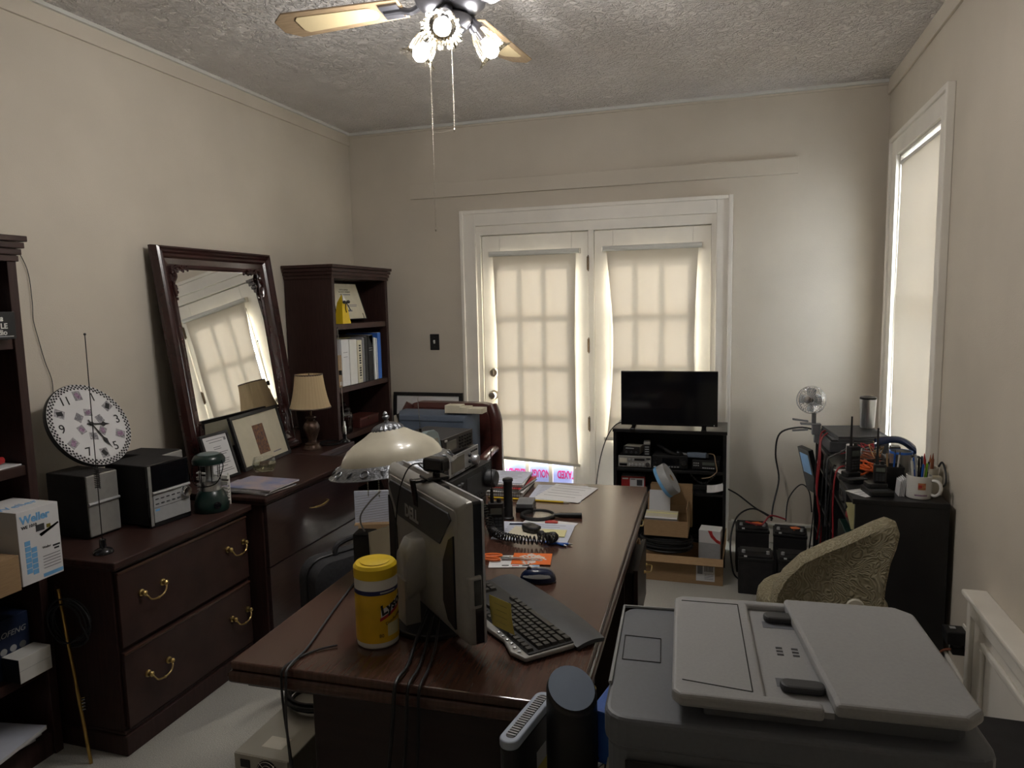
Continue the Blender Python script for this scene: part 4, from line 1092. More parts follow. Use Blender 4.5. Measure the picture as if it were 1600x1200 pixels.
yprism([(.19, Z1-.036), (-.19, Z1-.036), (-.205, Z1-.05), (-.14, Z1-.125), (.14, Z1-.125), (.205, Z1-.05)], .052, .0590).build('logo_panel', m_dgrey, mo, fix=True, bevel=.002)
for sx in (-1, 1):
    yprism([(sx*.215, Z1-.085), (sx*.190, Z1-.10), (sx*.155, Z1-.16), (sx*.150, Z1-.26), (sx*.175, Z1-.30), (sx*.215, Z1-.31)], .046, .0580).build('vent_panel', m_black, mo, fix=True)
text('DELL', .046, m_silverb, mo, (.035, .0594, Z1-.095), (PI/2, 0, PI), bold=.0014, depth=.0008, sx=.9)
yprism([(-W/2-.004, .12), (-W/2+.022, .12), (-W/2+.022, .20), (-W/2-.004, .20)], .004, .040).build('port_housing', m_silver, mo, fix=True, bevel=.006)
yprism([(-W/2-.0055, .130), (-W/2-.003, .130), (-W/2-.003, .190), (-W/2-.0055, .190)], .008, .026).build('port_strip', m_blackg, mo, fix=True)
nk = loft([(.055, rrect(.09, .10, .235, .02)), (.085, rrect(.085, .08, .23, .03)), (.105, rrect(.07, .06, .20, .03))]); nk.bb(-.032, .032, .07, .11, .01, .13)
nk.build('stand_neck', m_silver, mo, smooth=True, fix=True)
MB().prism([(.13*math.cos(2*PI*k_/28), .04+.10*math.sin(2*PI*k_/28)) for k_ in range(28)], 0, .014).build('stand_base', m_black, mo, bevel=.004)
# webcam
t = thing('webcam', 'black clip on webcam perched on top edge of the monitor', 'webcam', (-.722, 1.652, DZ_+Z1), 136.8)
MB().bb(-.030, .030, -.022, .036, .0, .008).build('clip_top', m_blackg, t, bevel=.002)
MB().box((0, .062, -.030), (.024, .008, .072), rot=(math.radians(-8), 0, 0)).build('clip_leg', m_blackg, t, bevel=.002)
MB().box((0, .049, .0), (.024, .034, .008)).build('clip_hinge', m_blackg, t, bevel=.002)
MB().cyl((0, 0, .006), (0, 0, .020), .010, n=14).build('swivel', m_blackg, t, smooth=True)
MB().box((0, .0, .036), (.064, .038, .036), rot=(0, 0, .55)).build('camera_head', m_blackg, t, bevel=.008, seg=3)
MB().lathe([(.014, 0), (.014, .006), (.010, .008), (.010, .004)], 20, mtx=Matrix.Rotation(.55, 4, 'Z') @ Matrix.Translation((0, -.018, .036)) @ Matrix.Rotation(PI/2, 4, 'X')).build('lens', m_blackg, t, smooth=True)
MB().tube(spl([(.03, .018, .036), (.035, .06, .030), (.04, .09, -.04), (.05, .10, -.16), (.03, .11, -.28), (.02, .13, -.36)]), .002, 6).build('webcam_cable', m_rubber, t, smooth=True)
# sticky note on the monitor edge
t = thing('sticky_note', 'yellow sticky note hanging from the monitor edge', 'note', (-.503, 1.492, .895), 150)
def sn(u, v): return (-.038+.076*u, -.012*(1-v)**2*.8, -.075+.078*v)
MB().sheet(sn, 6, 8, .0006).build('paper', m_sticky, t)
for q in range(4): MB().bb(-.024, .02-.006*(q % 2), .0006, .0010, -.012-q*.014, -.0108-q*.014).build('pencil_line', MAT('faint_pencil', (.42, .36, .10), .8), t)

# wipes canister ------------------------------------------------------------------------------
t = thing('wipes_canister', 'yellow capped white canister of cleaning wipes with yellow label', 'canister', (-.820, 1.487, DZ_), 0)
MB().lathe([(.046, 0), (.0505, .004), (.0515, .02), (.0515, .165), (.048, .172)], 48).build('body', m_white, t, smooth=True)
MB().lathe([(.0519, .016), (.0519, .140)], 48, cap=False).build('label', m_yellowlab, t, smooth=True)
MB().lathe([(.0522, .135), (.0522, .146)], 48, cap=False).build('navy_band', MAT('navy_band', (.015, .02, .10), .4), t, smooth=True)
MB().lathe([(.049, .170), (.0525, .172), (.0525, .196), (.047, .203), (.0, .2045)], 48, cap=False).build('cap', m_yellow, t, smooth=True)
MB().lathe([(.036, .2040), (.0365, .2052), (.035, .2056), (.0, .2058)], 32, cap=False).build('flip_lid', m_yellow, t, smooth=True)
# wrapped lettering on the side that faces the camera
def wrap_text(body, size, mat, z, ang0, parent, r, rotz=0.0, bold=0.0, shear=0.0):
    o = text(body, size, mat, parent, (0, 0, 0), align='CENTER', bold=bold, shear=shear, depth=.0002)
    ca, sa = math.cos(rotz), math.sin(rotz)
    for v in o.data.vertices:
        x = v.co.x*ca-v.co.y*sa; y = v.co.x*sa+v.co.y*ca; d = v.co.z
        a = ang0+x/r
        v.co = ((r+d)*math.cos(a), (r+d)*math.sin(a), z+y)
    return o
def wrap_patch(parent, name, mat, a0, a1, z0, z1, r, slope=0.0):
    def fn(u, v):
        a = a0+(a1-a0)*u; return (r*math.cos(a), r*math.sin(a), z0+(z1-z0)*v+slope*u)
    return MB().sheet(fn, 12, 2).build(name, mat, parent, smooth=True)
A_ = math.radians(-20)
wrap_patch(t, 'logo_patch', m_white, A_-.55, A_+.75, .078, .098, .0524, .028)
wrap_text('Lysol', .034, m_ink, .105, A_+.05, t, .0530, .34, .0012, .2)
wrap_patch(t, 'red_banner', m_red, A_-.6, A_+.6, .070, .078, .0526, .026)
wrap_text('Disinfecting', .011, m_ink, .070, A_+.12, t, .0530, .34)
wrap_patch(t, 'band_print', m_lgrey, A_-.55, A_+.25, .1385, .1425, .0526)
wrap_text('80', .012, m_ink, .034, A_-.55, t, .0526)
wrap_patch(t, 'lemon_print', m_stickyp, A_-.25, A_+.5, .030, .062, .0522)

# keyboard ------------------------------------------------------------------------------------------
KA = 135.4
kb = thing('keyboard', 'black keyboard with silver edge and padded wrist rest', 'keyboard', (-.535, 1.690, DZ_), KA)
MB().prism([(-.228, -.045), (.228, -.045), (.228, .085), (.10, .096), (-.05, .096), (-.12, .090), (-.18, .105), (-.228, .090)], .004, .016).build('tray', m_silver, kb, bevel=.004)
MB().bb(-.222, .222, -.045, .078, .0155, .019).build('deck', m_black, kb, bevel=.002)
def wr(u, v):
    x = -.235+.47*u; e_ = abs(2*u-1)
    y = -.125-.012*(1-e_**2)+(.080+.012*(1-e_**2))*v
    return (x, y, .008+.014*math.sin(PI*min(1, v*.62+.25))-.004*e_**4)
MB().sheet(wr, 24, 8, .010).build('wrist_rest', m_dgrey, kb, smooth=True, fix=True)
rows = [(.068, 14, .0285), (.040, 14, .030), (.021, 14, .030), (.002, 13, .030), (-.017, 12, .030), (-.036, 8, .030)]
ktop = [(-.0068, -.0070), (.0068, -.0070), (.0068, .0070), (-.0068, .0070)]
kproto = {}
def key(w):
    if w not in kproto:
        h = w/2; vs = [(-h, -.0085, 0), (h, -.0085, 0), (h, .0085, 0), (-h, .0085, 0), (-h+.0022, -.0062, .007), (h-.0022, -.0062, .007), (h-.0022, .0072, .0075), (-h+.0022, .0072, .0075)]
        kproto[w] = MB().add(vs, [(3, 2, 1, 0), (0, 1, 5, 4), (1, 2, 6, 5), (2, 3, 7, 6), (3, 0, 4, 7), (4, 5, 6, 7)]).build('key', m_keys, kb)
        return kproto[w]
    return share(kproto[w], kb)
m_keys = MAT('key_black', (.030, .029, .028), .35, var=.1)
for (y, n, _) in rows:
    x = -.214
    widths = [.0185]*n
    if n == 13: widths[0] = .027
    if n == 12: widths[0] = .037
    if n == 8: widths = [.024, .024, .024, .11, .024, .024, .024, .024]
    for w_ in widths:
        k_ = key(w_); k_.location = (x+w_/2, y, .019); x += w_+.0012
for q in range(3):
    for r_ in range(5):
        k_ = key(.0185); k_.location = (.150+q*.0197, (.068, .040, .021, .002, -.017)[r_] if r_ else .068, .019)
for q in range(6):
    MB().lathe([(.0042, 0), (.0042, .003), (.002, .004)], 10).build('media_button', m_silverb, kb, smooth=True, loc=(-.196+q*.022, .085+(.004 if q < 2 else 0), .016))

# mouse --------------------------------------------------------------------------------------------------
t = thing('computer_mouse', 'glossy dark blue computer mouse with grey stripes', 'mouse', (-.535, 1.945, DZ_), 195)
def ms(u, v):
    a = 2*PI*u; f_ = math.sin(PI/2*v)
    L_, W_ = .054*(1+.0*math.cos(a)), .032
    return (L_*math.cos(a)*math.cos(PI/2*v)**.6 if v < 1 else 0, W_*(1-.12*math.cos(a))*math.sin(a)*math.cos(PI/2*v)**.6 if v < 1 else 0, .004+.036*f_*(1+.0*math.cos(a)))
MB().sheet(ms, 28, 9).build('shell', m_navy, t, smooth=True, sub=1)
MB().prism([(.053*math.cos(2*PI*k_/24), .031*math.sin(2*PI*k_/24)) for k_ in range(24)], 0, .006).build('sole', m_black, t)
for sy in (-1, 1):
    def st(u, v, sy=sy):
        a = .5+1.9*u; zz = .012+.012*v
        return (.0545*math.cos(a)*math.cos(PI/2*(zz/.042))**.6, sy*.0335*(1-.12*math.cos(a))*math.sin(a)*math.cos(PI/2*(zz/.042))**.6, zz+.006)
    MB().sheet(st, 12, 3).build('grey_stripe', m_lgrey, t, smooth=True)
MB().cyl((.026, -.004, .036), (.026, .004, .036), .008, n=14).build('scroll_wheel', m_black, t, smooth=True)

# coupon card, scissors ------------------------------------------------------------------------------------
t = thing('flyer', 'orange store flyer with white stencilled square on white mailer', 'flyer', (-.622, 2.095, DZ_), 12)
MB().box((-.03, -.012, .0012), (.16, .105, .002), rot=(0, 0, .06)).build('mailer', m_paper, t)
MB().box((.025, .008, .0032), (.125, .098, .0015), rot=(0, 0, -.03)).build('orange_card', m_orange, t)
for q, s_ in enumerate(('THE', 'HOME', 'DEPOT')):
    text(s_, .030, m_white, t, (.024+.013*(q-1), .008-.022*(q-1), .0042), (0, 0, math.radians(38)), bold=.0015, depth=.0002, sx=.9)
for q in range(4): MB().box((-.055+q*.032, -.050, .0024), (.022, .007, .0006), rot=(0, 0, .06)).build('print_patch', (m_ink, m_red, m_ink, m_lblue)[q], t)
t = thing('scissors', 'orange handled scissors lying across the orange flyer', 'scissors', (-.665, 2.085, DZ_+.005), 6)
for sy in (-1, 1):
    lp = []
    for k_ in range(16):
        a = 2*PI*k_/16; lp.append((-.055+.028*math.cos(a)-.004, sy*.013+.011*math.sin(a)+sy*.003*math.cos(a), .004+.001*sy))
    MB().tube(lp, .004, 7, closed=True).build('finger_loop', m_orange, t, smooth=True)
    MB().add([(-.028, -sy*.003, .0025+.0015*sy), (-.028, sy*.008, .0025+.0015*sy), (.02, sy*.006, .0025+.0015*sy), (.105, sy*.0008, .0025+.0015*sy), (.02, -sy*.003, .0025+.0015*sy),
              (-.028, -sy*.003, .0038+.0015*sy), (-.028, sy*.008, .0038+.0015*sy), (.02, sy*.006, .0038+.0015*sy), (.105, sy*.0008, .0038+.0015*sy), (.02, -sy*.003, .0038+.0015*sy)],
             [(0, 1, 2, 3, 4), (9, 8, 7, 6, 5), (0, 5, 6, 1), (1, 6, 7, 2), (2, 7, 8, 3), (3, 8, 9, 4), (4, 9, 5, 0)]).build('blade', m_steel, t, fix=True)
MB().cyl((0, 0, .002), (0, 0, .008), .004, n=12).build('pivot', m_chrome, t)

# papers, microphone --------------------------------------------------------------------------------------------
def paper(label, loc, rz, w, h, mm, lines=0, n=1, group=None, name='paper', cat='paper'):
    t = thing(name, label, cat, loc, rz, group)
    MB().bb(-w/2, w/2, -h/2, h/2, 0, .0006*n).build('sheet', mm, t)
    for q in range(lines):
        yy = h*.40-q*h*.8/max(1, lines)
        MB().bb(-w*.40, w*(.38-.2*((q*7) % 3)/3), yy-.0016, yy+.0016, .0006*n, .0006*n+.0003).build('print_line', m_inkgrey, t)
    return t
paper('white printed sheets under the hand microphone', (-.665, 2.375, DZ_), 4, .27, .20, m_paperb, 7, 4)
paper('pale card with red print behind the hand microphone', (-.635, 2.485, DZ_), -6, .20, .07, m_paper, 0, 2)
paper('beige folded sheet beneath the hand microphone', (-.665, 2.352, DZ_+.0026), -3, .17, .12, m_cream, 0, 2)
t = paper('pale yellow sticky pad beside the hand microphone', (-.590, 2.365, DZ_+.0042), 6, .085, .075, m_stickyp, 0, 4, name='sticky_pad', cat='note')
t = thing('red_clip', 'small red plastic clip on card near magnifier', 'clip', (-.630, 2.492, DZ_+.0013), 10)
MB().bb(-.024, .024, -.010, .010, 0, .005).build('body', m_red, t, bevel=.002); MB().bb(-.014, .014, .010, .018, .001, .004).build('tab', m_red, t)
t = thing('hand_microphone', 'black radio hand microphone with coiled cord lying on papers', 'microphone', (-.675, 2.372, DZ_+.0045), -40)
MB().prism([(-.036, -.018), (-.040, .0), (-.036, .018), (-.015, .026), (.015, .024), (.036, .014), (.040, .0), (.036, -.014), (.015, -.024), (-.015, -.026)], .0, .022).build('body', m_black, t, bevel=.007, seg=3)
MB().prism([(.010*math.cos(2*PI*k_/14)-.014, .010*math.sin(2*PI*k_/14)) for k_ in range(14)], .022, .0235).build('grille', m_dgrey, t)
MB().bb(-.02, .02, .024, .030, .006, .018).build('talk_button', m_dgrey, t, bevel=.002)
# coiled cord: starts at the microphone, swings round, runs to the radio
path = spl([(-.632, 2.335, .772), (-.610, 2.30, .772), (-.572, 2.290, .780), (-.575, 2.250, .783), (-.64, 2.222, .783), (-.70, 2.228, .783), (-.755, 2.252, .783), (-.795, 2.290, .785), (-.822, 2.325, .82), (-.842, 2.345, .855)], 30)
tot = len(path); hp = []; turns = 46
for i in range(tot):
    f_ = i/(tot-1); c_ = path[i]
    tg = (path[min(i+1, tot-1)]-path[max(i-1, 0)]).normalized(); n1 = tg.orthogonal().normalized(); n2 = tg.cross(n1)
    hp.append((c_, n1, n2))
cp = []
M2 = turns*9
for i in range(M2+1):
    f_ = i/M2*(tot-1); j = min(int(f_), tot-2); c_ = hp[j][0].lerp(hp[j+1][0], f_-j)
    up = Vector((0, 0, 1)); tg = (path[min(j+1, tot-1)]-path[j]).normalized(); side = tg.cross(up).normalized(); up2 = side.cross(tg)
    a = 2*PI*turns*i/M2; rr = .0135 if i > 20 else .002+.0115*i/20
    cp.append(c_+side*rr*math.cos(a)+up2*rr*math.sin(a))
inv = Matrix.Rotation(math.radians(40), 4, 'Z') @ Matrix.Translation((.675, -2.372, -DZ_-.0045))
MB().tube([inv @ p for p in cp], .0027, 5).build('coiled_cord', m_rubber, t, smooth=True)
# pens
def pen(label, p0, p1, mm, r=.0042, capm=None, group='pens on the desk'):
    t = thing('pen', label, 'pen', p0, 0, group); d = Vector(p1)-Vector(p0)
    MB().cyl((0, 0, 0), tuple(d*.86), r, n=10).build('barrel', mm, t, smooth=True)
    MB().cyl(tuple(d*.86), tuple(d), r, r*.2, n=10).build('tip', capm or m_silverb, t, smooth=True)
    return t
pen('blue ballpoint pen at the edge of papers, beside coiled cord', (-.600, 2.262, .7648), (-.500, 2.268, .7648), m_blue)
pen('second blue pen lying just behind the first near coiled cord', (-.590, 2.280, .7648), (-.515, 2.246, .7648), m_blue, .004)
pen('dark blue pen lying behind the handheld radio', (-.775, 2.432, .7648), (-.700, 2.448, .7648), m_navy, .004)
# magnifier
t = thing('magnifying_glass', 'black handled magnifying glass lying on the desk', 'magnifier', (-.700, 2.555, DZ_), 8)
ringp = [(.062*math.cos(2*PI*k_/36)-.0, .058*math.sin(2*PI*k_/36), .007) for k_ in range(36)]
MB().tube(ringp, .0075, 8, closed=True).build('rim', m_black, t, smooth=True)
MB().lathe([(.056, .006), (.056, .0085)], 36).build('lens', m_glass, t)
MB().cyl((.060, 0, .008), (.085, 0, .009), .006, .0085, n=14).build('neck', m_black, t, smooth=True)
MB().cyl((.085, 0, .009), (.170, 0, .010), .0095, .0105, n=16).build('handle', m_black, t, smooth=True)
# pencil
t = thing('pencil', 'long yellow pencil lying across the far end of desk', 'pencil', (-.96, 2.762, DZ_+.004), -.5)
MB().cyl((0, 0, 0), (.315, 0, 0), .004, n=6).build('shaft', m_yellow, t); MB().cyl((.315, 0, 0), (.342, 0, 0), .004, .0006, n=6).build('point', m_offwhite, t)
MB().cyl((-.012, 0, 0), (0, 0, 0), .0042, n=8).build('ferrule', m_brass, t)
# papers at the far end
paper('white printed letter at the far edge of the desk', (-.70, 2.90, DZ_), 4, .225, .255, m_paperb, 8, 3)
paper('second letter fanned over the first at far desk edge', (-.665, 2.905, DZ_+.0021), -9, .20, .25, m_paper, 5, 2)
# notebook stack
def notebook(label, loc, rz, w, h, th, cover, sp):
    t = thing('spiral_notebook', label, 'notebook', loc, rz, 'spiral notebooks stacked on the desk')
    MB().bb(-w/2, w/2, -h/2, h/2, 0, .0016).build('back_cover', m_black, t)
    MB().bb(-w/2+.004, w/2-.003, -h/2+.003, h/2-.003, .0016, th-.0015).build('pages', m_paper, t)
    MB().bb(-w/2, w/2, -h/2, h/2, th-.0015, th).build('cover', cover, t)
    s_ = MB(); n = 22
    for q in range(n):
        yy = -w/2+.01+(w-.02)*q/(n-1)
        pts = [(yy, -h/2+.004+.006*math.cos(2*PI*k_/8), th/2+(th/2+.003)*math.sin(2*PI*k_/8)) for k_ in range(8)]
        s_.tube(pts, .0009, 4, closed=True)
    o = s_.build('spiral', sp, t); o['kind'] = 'stuff'
    return t
z = DZ_
notebook('black backed spiral notebook at the bottom of the notebook stack', (-.955, 2.915, z), 3, .235, .235, .020, m_paper, m_black); z += .0205
notebook('white paged notebook with pink edge in middle of notebook stack', (-.950, 2.925, z), -4, .225, .230, .014, m_red, m_black); z += .0145
notebook('white spiral notebook with grey wire near top of notebook stack', (-.955, 2.930, z), 6, .215, .225, .012, m_paper, m_lgrey); z += .0125
paper('bluish white loose pages on top of the notebook stack', (-.955, 2.94, z), 2, .21, .21, m_paperb, 6, 6)
# handheld radio on desk
def handheld(name, label, loc, rz, bw, bd, bh, ah, group=None, lean=0.0):
    t = thing(name, label, 'handheld radio', loc, rz, group)
    if lean: t.rotation_euler = (lean, 0, math.radians(rz))
    MB().prism(rrect(bw, -bd/2, bd/2, .006), 0, bh).build('body', m_black, t, bevel=.003)
    MB().bb(-bw*.36, bw*.36, -bd/2-.0012, -bd/2+.001, bh*.62, bh*.84).build('display', m_lcd, t)
    k0 = None
    for r_ in range(4):
        for q in range(3):
            loc2 = (-bw*.26+q*bw*.26, -bd/2-.0005, bh*.14+r_*bh*.11)
            if k0 is None: k0 = MB().box((0, 0, 0), (bw*.2, .003, bh*.07)).build('key', m_dgrey, t, loc=loc2)
            else: share(k0, t, loc2)
    MB().cyl((bw*.2, 0, bh), (bw*.2, 0, bh+.014), .008, n=12).build('knob', m_black, t, smooth=True)
    MB().tube([(-bw*.24, 0, bh-.002), (-bw*.24, 0, bh+.03), (-bw*.24, 0, bh+.05), (-bw*.24, 0, bh+ah)], [.0075, .0065, .0048, .004], 10).build('antenna', m_rubber, t, smooth=True)
    MB().bb(bw/2, bw/2+.003, -.006, .006, bh*.55, bh*.8).build('talk_button', m_dgrey, t)
    return t
t = handheld('handheld_radio', 'black handheld radio with long whip standing on desk papers', (-.800, 2.352, DZ_+.003), 20, .056, .036, .105, .03)
MB().tube([(-.0134, 0, .13), (-.0134, 0, .30)], [.0022, .0016], 6).build('whip', m_rubber, t)
t = thing('antenna_post', 'thick black cylinder antenna standing behind the handheld radio', 'antenna', (-.802, 2.505, DZ_))
MB().lathe([(.022, 0), (.022, .006), (.0175, .010), (.0168, .15), (.019, .152), (.019, .158), (.012, .160)], 24).build('post', m_rubber, t, smooth=True)
MB().lathe([(.020, .148), (.020, .155)], 24).build('top_ring', m_dgrey, t)
t = thing('small_receiver', 'small dark grey box with angled lid behind antenna post', 'receiver', (-.770, 2.635, DZ_), 8)
MB().bb(-.035, .035, -.045, .045, 0, .022).build('case', m_black, t, bevel=.003)
MB().box((0, 0, .030), (.066, .086, .016), rot=(.05, 0, 0)).build('lid', m_grey, t, bevel=.003)

# radio stack (fronts look along +X) -------------------------------------------------------------------------
def radio(name, label, cat, loc, rz, w, d, h, casem, facem, feats, group=None, tilt=0.0, feet=True, text_=None):
    """front looks along -Y in local space; feats: ('knob',x,z,r) ('disp',x,z,w,h,m) ('btn',x,z,w,h)"""
    t = thing(name, label, cat, loc, rz, group)
    if tilt: t.rotation_euler = (tilt, 0, math.radians(rz))
    b0 = .006 if feet else 0
    MB().bb(-w/2, w/2, .004, d, b0, h).build('case', casem, t, bevel=.002)
    MB().bb(-w/2-.001, w/2+.001, 0, .005, b0-.001, h+.001).build('faceplate', facem, t, bevel=.0015)
    if feet:
        ft = MB(); o0 = None
        for sx in (-1, 1):
            for yy in (.02, d-.02):
                if o0 is None: o0 = MB().cyl((0, 0, 0), (0, 0, b0+.001), .007, n=10).build('foot', m_rubber, t, loc=(sx*(w/2-.015), yy, 0))
                else: share(o0, t, (sx*(w/2-.015), yy, 0))
    for f_ in feats:
        if f_[0] == 'knob':
            _, x, z, r = f_[:4]; mm = f_[4] if len(f_) > 4 else m_black
            MB().lathe([(r, 0), (r, r*.9), (r*.85, r*1.1), (0.001, r*1.12)], 18, flute=lambda i, a: 1+.03*math.cos(14*a), mtx=Matrix.Translation((x, 0, z)) @ Matrix.Rotation(PI/2, 4, 'X')).build('knob', mm, t, smooth=True)
        elif f_[0] == 'disp':
            _, x, z, ww, hh = f_[:5]; mm = f_[5] if len(f_) > 5 else m_lcd
            MB().bb(x-ww/2, x+ww/2, -.0015, .002, z-hh/2, z+hh/2).build('display', mm, t)
        elif f_[0] == 'btn':
            _, x, z, ww, hh = f_[:5]; mm = f_[5] if len(f_) > 5 else m_dgrey
            MB().box((x, -.0012, z), (ww, .004, hh)).build('button', mm, t)
        elif f_[0] == 'grid':
            _, x, z, nx, nz, px, pz, ww, hh = f_[:9]; mm = f_[9] if len(f_) > 9 else m_dgrey; o0 = None
            for a_ in range(nx):
                for c_ in range(nz):
                    l_ = (x+(a_-(nx-1)/2)*px, -.0012, z+(c_-(nz-1)/2)*pz)
                    if o0 is None: o0 = MB().box((0, 0, 0), (ww, .004, hh)).build('button', mm, t, loc=l_)
                    else: share(o0, t, l_)
    return t
G = 'radio gear stacked on the desk'
radio('power_supply', 'black power supply at the bottom of the desk radio stack', 'power supply', (-.915, 2.435, DZ_), 88, .25, .20, .090, m_blackm, m_black, [('disp', -.07, .045, .07, .04, m_screen), ('knob', .05, .03, .012), ('knob', .085, .03, .012), ('btn', .09, .07, .03, .01)], G)
radio('base_transceiver', 'wide black transceiver with big tuning dial in desk radio stack', 'radio', (-.905, 2.405, DZ_+.091), 86, .355, .22, .115, m_blackm, m_black, [('disp', .01, .06, .13, .07, m_dgrey), ('knob', .135, .055, .034, m_dgrey), ('knob', -.10, .085, .010), ('knob', -.125, .085, .010), ('knob', -.10, .05, .009), ('knob', -.13, .05, .009), ('knob', -.10, .022, .009), ('knob', -.13, .022, .009), ('grid', .125, .103, 4, 1, .014, .01, .008, .005), ('grid', .02, .012, 7, 1, .018, .01, .012, .006)], G)
radio('tuner', 'silver faced tuner with brown screen in desk radio stack', 'radio', (-.925, 2.372, DZ_+.207), 87, .268, .19, .078, m_dgrey, m_silverb, [('disp', -.055, .043, .110, .052, m_lcdg), ('knob', .085, .030, .019, m_silverb), ('knob', .045, .055, .007, m_dgrey), ('knob', .045, .032, .007, m_dgrey), ('grid', .09, .064, 4, 1, .016, .01, .009, .006, m_dgrey), ('grid', .03, .012, 3, 1, .018, .01, .012, .004, m_dgrey), ('btn', -.06, .009, .06, .004, m_inkgrey)], G)
radio('scanner_radio', 'brownish black keypad scanner on the top of desk radio stack', 'radio', (-.935, 2.345, DZ_+.287), 84, .235, .20, .066, m_blackm, MAT('scanner_face', (.055, .047, .042), .4), [('disp', -.055, .035, .075, .034, m_lcdg), ('grid', .055, .035, 5, 4, .021, .012, .012, .006, m_black), ('btn', -.095, .058, .016, .006, m_white)], G)
MB().tube([(-1.06, 2.40, 1.10), (-1.062, 2.40, 1.20)], .0016, 6)
t = thing('telescopic_antenna', 'thin silver telescopic antenna rising behind desk radio stack', 'antenna', (-1.09, 2.36, DZ_+.355))
MB().cyl((0, 0, 0), (-.006, 0, .125), .0017, .0012, n=6).build('rod', m_chrome, t); MB().cyl((0, 0, -.002), (0, 0, .012), .005, n=8).build('socket', m_black, t); MB().ball((-.006, 0, .127), .003, 8, 5).build('tip', m_chrome, t)
radio('swr_meter', 'small beige box with black control face on desk radio stack', 'meter', (-.932, 2.185, DZ_+.207), 86, .095, .13, .055, m_offwhite, m_black, [('knob', -.028, .020, .008, m_dgrey), ('knob', .0, .020, .008, m_dgrey), ('knob', .028, .020, .008, m_dgrey), ('btn', -.025, .044, .018, .004, m_lgrey), ('btn', .02, .044, .02, .004, m_lgrey)], G)
t = thing('meter', 'grey green handheld meter with hooked top leaning on desk radio stack', 'meter', (-.958, 2.195, DZ_+.265), 75)
t.rotation_euler = (math.radians(-12), 0, math.radians(75))
MB().prism([(-.034, 0), (.030, 0), (.034, .08), (.030, .115), (.012, .128), (-.020, .130), (-.052, .118), (-.056, .106), (-.030, .108), (-.036, .08)], -.014, .014, RY).build('housing', m_greygreen, t, bevel=.004, fix=True)
MB().bb(-.022, .020, -.0155, -.014, .058, .098).build('display', m_lcdg, t); MB().bb(-.024, .022, -.0162, -.014, .050, .056).build('label', m_dgrey, t)
for (x, z) in ((-.012, .03), (.008, .022), (.016, .036)): MB().cyl((x, -.017, z), (x, -.013, z), .005, n=10).build('button', m_white, t)
MB().cyl((-.004, -.0175, .062), (-.004, -.0155, .062), .006, n=10).build('badge', m_white, t)
# patch cables beside the stack
tag(MB().tube(spl([(-.893, 2.29, .87), (-.86, 2.30, .885), (-.845, 2.33, .87), (-.835, 2.36, .83), (-.842, 2.40, .79), (-.86, 2.43, .768)]), .004, 7).build('patch_cable', MAT('green_white_cable', (.30, .36, .22), .4)), 'pale green cable looping out of the radio stack', 'cable')
tag(MB().tube(spl([(-.89, 2.25, .86), (-.855, 2.262, .868), (-.840, 2.27, .845), (-.836, 2.28, .80), (-.85, 2.27, .767)]), .003, 7).build('patch_cable', m_chrome), 'silver cable below the green cable at radio stack', 'cable')

# mug behind lamp, little speaker, manila folder, spare boxes
t = thing('mug', 'black mug with orange rim behind the desk lamp', 'mug', (-1.045, 2.225, DZ_))
MB().lathe([(.034, 0), (.040, .004), (.041, .118), (.0385, .118), (.037, .008), (0, .006)], 30, cap=False).build('body', m_black, t, smooth=True)
MB().lathe([(.0412, .112), (.0412, .119), (.038, .119)], 30, cap=False).build('rim', m_orange, t, smooth=True)
MB().tube(spl([(.039, 0, .095), (.066, 0, .088), (.070, 0, .055), (.039, 0, .025)]), .005, 8).build('handle', m_black, t, smooth=True)
t = thing('small_speaker', 'black box speaker beside the desk lamp column', 'speaker', (-1.092, 1.925, DZ_), 10)
MB().bb(-.030, .030, -.030, .030, 0, .115).build('cabinet', m_blackm, t, bevel=.003); MB().bb(-.026, .026, -.032, -.030, .008, .107).build('grille', m_black, t)
MB().tube(spl([(0, .0, .114), (-.012, 0, .14), (-.010, 0, .17), (.02, 0, .21), (.05, .02, .24)]), .0028, 6).build('lead', m_lgrey, t, smooth=True)
t = thing('manila_folder', 'cream manila folder standing upright left of the monitor', 'folder', (-.985, 1.925, DZ_), 70)
t.rotation_euler = (math.radians(-3), 0, math.radians(70))
MB().bb(-.10, .10, -.004, .004, 0, .145).build('folder', m_cream, t); MB().bb(.02, .08, -.001, .001, .145, .158).build('tab', m_cream, t)
tag(MB().tube(spl([(-.90, 1.43, .765), (-.935, 1.40, .764), (-.955, 1.36, .764), (-.962, 1.305, .766), (-.960, 1.288, .745), (-.955, 1.285, .66), (-.945, 1.29, .5), (-.955, 1.30, .25)]), .0028, 6).build('power_cable', m_rubber), 'dark cord curving from yellow canister over near desk edge', 'cord')
tag(MB().tube(spl([(-1.06, 1.80, .764), (-1.02, 1.62, .764), (-.99, 1.50, .764), (-.965, 1.40, .764), (-.952, 1.306, .766), (-.948, 1.288, .74), (-.95, 1.285, .6), (-.93, 1.29, .3)]), .0028, 6).build('power_cable', m_dgrey), 'grey cord running straight across the desk left of canister', 'cord')
lbs = ['black monitor cable draped over near desk edge, leftmost of three', 'black monitor cable draped over near desk edge, middle of three', 'black monitor cable draped over near desk edge, rightmost of three']
for q, (dx, w_) in enumerate(((0, .0042), (.028, .0034), (.052, .0034))):
    tag(MB().tube(spl([(-.735+dx*.6, 1.60, .80), (-.715+dx, 1.48, .775), (-.690+dx, 1.38, .768), (-.685+dx*1.1, 1.316, .768), (-.683+dx*1.1, 1.297, .745), (-.69+dx*1.2, 1.293, .66), (-.72+dx*1.5, 1.30, .45), (-.74+dx*2, 1.31, .2)]), w_, 6).build('monitor_cable', m_rubber), lbs[q], 'cable')

